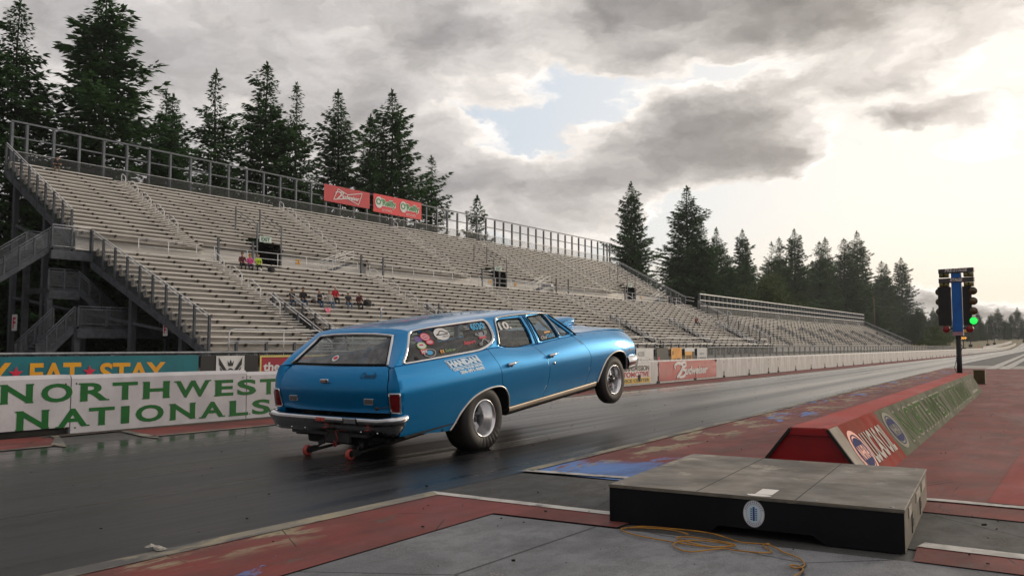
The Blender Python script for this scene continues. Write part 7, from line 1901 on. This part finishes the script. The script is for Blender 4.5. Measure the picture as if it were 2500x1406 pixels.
def sp(label, yw, k, rows=None, **kw):
    x, y, z = seat_at(yw, k, rows); return person(label, x, y, z, kw.pop('face', -.45), **kw)
# three by the exit, on the last row of the lower tier
sp('person in red plaid shirt sitting left of the one in pink', 37.0, 16, top=(.35, .03, .035), legs=B_, hair=(.1, .07, .05), print_='plaid', bald=False, cap=(.14, .08, .06))
sp('person in pink top seated between plaid and yellow shirts', 37.65, 16, top=(.75, .10, .34), legs=(.03, .03, .06), hair=(.12, .05, .03), h=.93)
sp('person in bright yellow shirt with dark print near the exit', 38.35, 16, top=(.60, .85, .05), legs=B_, bald=True, print_='logo', sleeve=False, hair=(.1, .1, .1))
sp('person in black shirt reclining alone on the top row at left', 30.3, 16, UPP, top=B_, legs=(.2, .16, .12), cap=(.02, .02, .02), arms='folded', sleeve=False, lean=-.2)
# the group of seven half way up the lower tier
sp('young person in black tee shirt and cap at the left end of the group', 37.1, 8, top=B_, legs=JE, cap=(.03, .03, .035), sleeve=False, h=.92)
sp('person in dark jacket and black cap beside the one in black tee', 38.05, 8, top=(.02, .015, .016), legs=JE, cap=(.02, .02, .02), h=1.08)
sp('person in black vest over white sleeves with one leg raised', 39.5, 8, top=(.62, .62, .66), vest=(.02, .018, .02), legs=JE, hair=(.3, .24, .16), arms='folded', crossed=1, lean=-.1)
sp('person with brown hair in pale grey top and jeans leaning back', 40.5, 8, top=(.45, .42, .38), legs=J2, hair=(.10, .05, .03), crossed=-1, lean=-.35, arms='down')
sp('bearded bald person in red sweatshirt on the row above', 41.5, 9, top=(.55, .015, .03), legs=B_, bald=True, beard=(.1, .04, .03), h=1.06, skin=(.5, .3, .22))
sp('person in charcoal shirt and white cap right of red sweatshirt', 42.15, 8, top=(.03, .032, .04), legs=J2, cap=(.6, .57, .52), sleeve=False)
sp('person in maroon jacket and black trousers at the right end of the group', 43.2, 8, top=(.10, .015, .02), legs=B_, hair=(.06, .03, .02), lean=.15)
x, y, z = seat_at(43.6, 5)
person('small child standing on the benches in white top and pale jeans', x - .1, y, z, .6, sit=False, top=(.72, .70, .74), legs=(.25, .33, .42), hair=(.34, .13, .06), h=.60, arms='reach')
sp('lone person in dark jacket with red stripe far along the lower tier', 104.3, 8, top=(.03, .03, .04), legs=(.03, .05, .09), hair=(.06, .04, .03), vest=(.3, .03, .04))
# belongings
def bag(label, x, y, z, c, sc, name='bag'):
    m = MB(); rows = []
    for i in range(7):
        t = i / 6; w = (.5 + .5 * math.sin(math.pi * min(1, t * .8 + .2))) * (1 if t < .99 else .3)
        rows.append([(sc * .5 * w * math.copysign(abs(math.cos(a)) ** .6, math.cos(a)) + .03 * math.sin(3 * a + i), sc * .75 * w * math.copysign(abs(math.sin(a)) ** .6, math.sin(a)), sc * 1.15 * t) for a in [2 * math.pi * k / 14 for k in range(14)]])
    m.grid(rows, 0, True, True); m.add(rows[-1], [tuple(range(14))])
    m.tube([(0, -.2 * sc, 1.1 * sc), (0, -.1 * sc, 1.4 * sc), (0, .1 * sc, 1.4 * sc), (0, .2 * sc, 1.1 * sc)], .03 * sc, 6)
    o = m.build(name, pm('cloth ' + label[:18], c, tuple(q * .6 for q in c), .8, scale=8), None, True, label=label, category='bag'); o.location = (x, y, z)
    return o
bag('black backpack on the bench right of yellow shirt', LOW[15][0] + .1, 38.9, LOW[15][1], (.012, .012, .013), .36, 'backpack')
bag('black bag on the bench at the right end of the seated group', LOW[8][0] + .05, 44.0, LOW[8][1], (.016, .015, .015), .45)
bag('brown bag on the bench beside the person in black vest', LOW[8][0] + .05, 38.9, LOW[8][1], (.05, .028, .018), .26)
m = MB(); m.grid([[(-.25 + .05 * math.sin(9 * u), -.38 + .76 * u, .02) for u in [i / 10 for i in range(11)]], [(.0, -.36 + .72 * u, .03 + .015 * math.sin(u * 15)) for u in [i / 10 for i in range(11)]], [(.14, -.30 + .6 * u, -.01) for u in [i / 10 for i in range(11)]], [(.17 + .02 * math.sin(11 * u), -.16 + .36 * u, -.22) for u in [i / 10 for i in range(11)]], [(.17, -.05 + .14 * u, -.46) for u in [i / 10 for i in range(11)]]], 0, True)
o = m.build('jacket', pm('pink cloth', (.75, .22, .30), (.6, .15, .22), .8, scale=6), None, True, label='pink jacket draped over the bench below the seated group', category='jacket'); o.location = (LOW[7][0] + .02, 39.5, LOW[7][1])
sol = o.modifiers.new('thickness', 'SOLIDIFY'); sol.thickness = .02
m = MB(); m.lathe([(0, 0), (.07, 0), (.085, .2), (.08, .2), (.066, .01)], (0, 0, 0), (0, 0, 1), 14); o = m.build('cup', M_wht, None, True, label='white paper cup beside the feet of yellow shirt', category='cup'); o.location = (LOW[15][0] + .1, 38.0, LOW[15][1])

# ================================================================= small litter on the strip
M_rub = pm('rubber crumb', S(16, 15, 15), None, .9)
lr = random.Random(12)
V = []; F = []
mb = MB()
for i in range(420):
    zone = lr.random()
    if zone < .45: y = lr.uniform(2, 24); x = lr.uniform(-9.4, -4.4)
    elif zone < .8: y = lr.uniform(6.8, 30); x = lr.uniform(xr(y), 1.2)
    else: y = lr.uniform(2.4, 6.6); x = lr.uniform(-4.0, 1.0)
    if -2.75 < x < -.8 and 4.7 < y < 6.8: continue
    s = lr.uniform(.003, .008) * (1 if lr.random() < .95 else 1.6)
    mb.box((x, y, .016 + s * .4), (s * lr.uniform(1, 2.6), s * lr.uniform(.8, 1.8), s * .9), 0, lr.uniform(0, 3))
o = mb.build('rubber_litter', M_rub, None, False); o['kind'] = 'stuff'; o['label'] = 'scattered crumbs of black tyre rubber on the strip and red paint'; o['category'] = 'litter'
m = MB(); r_ = random.Random(4); rows = [[(-.11 + .055 * i + r_.uniform(-.012, .012), -.05 + .035 * j + r_.uniform(-.01, .01), .012 + r_.uniform(0, .035)) for i in range(5)] for j in range(4)]
m.grid(rows, 0, False); o = m.build('crumpled_paper', pm('dirty paper scrap', S(176, 172, 162), S(120, 116, 108), .8, scale=20), None, True, label='crumpled scrap of pale paper on the lane edge at lower left', category='litter'); o.location = (-4.28, 2.72, .004); o.scale = (.55, .55, .7)

# ================================================================= thin air
hz = MB(); hz.bx(-520, 520, -170, 1120, -2.0, 62)
o = hz.build('haze', bpy.data.materials.new('pale haze'), None, True); o['kind'] = 'stuff'
mh = o.data.materials[0]; mh.use_nodes = True; t = NT(mh.node_tree); t.n.clear()
out = t.node('ShaderNodeOutputMaterial'); pv = t.node('ShaderNodeVolumePrincipled'); pv.inputs['Color'].default_value = (.95, .97, 1.0, 1); pv.inputs['Density'].default_value = .0002; pv.inputs['Anisotropy'].default_value = .3
t.l.new(pv.outputs[0], out.inputs['Volume'])
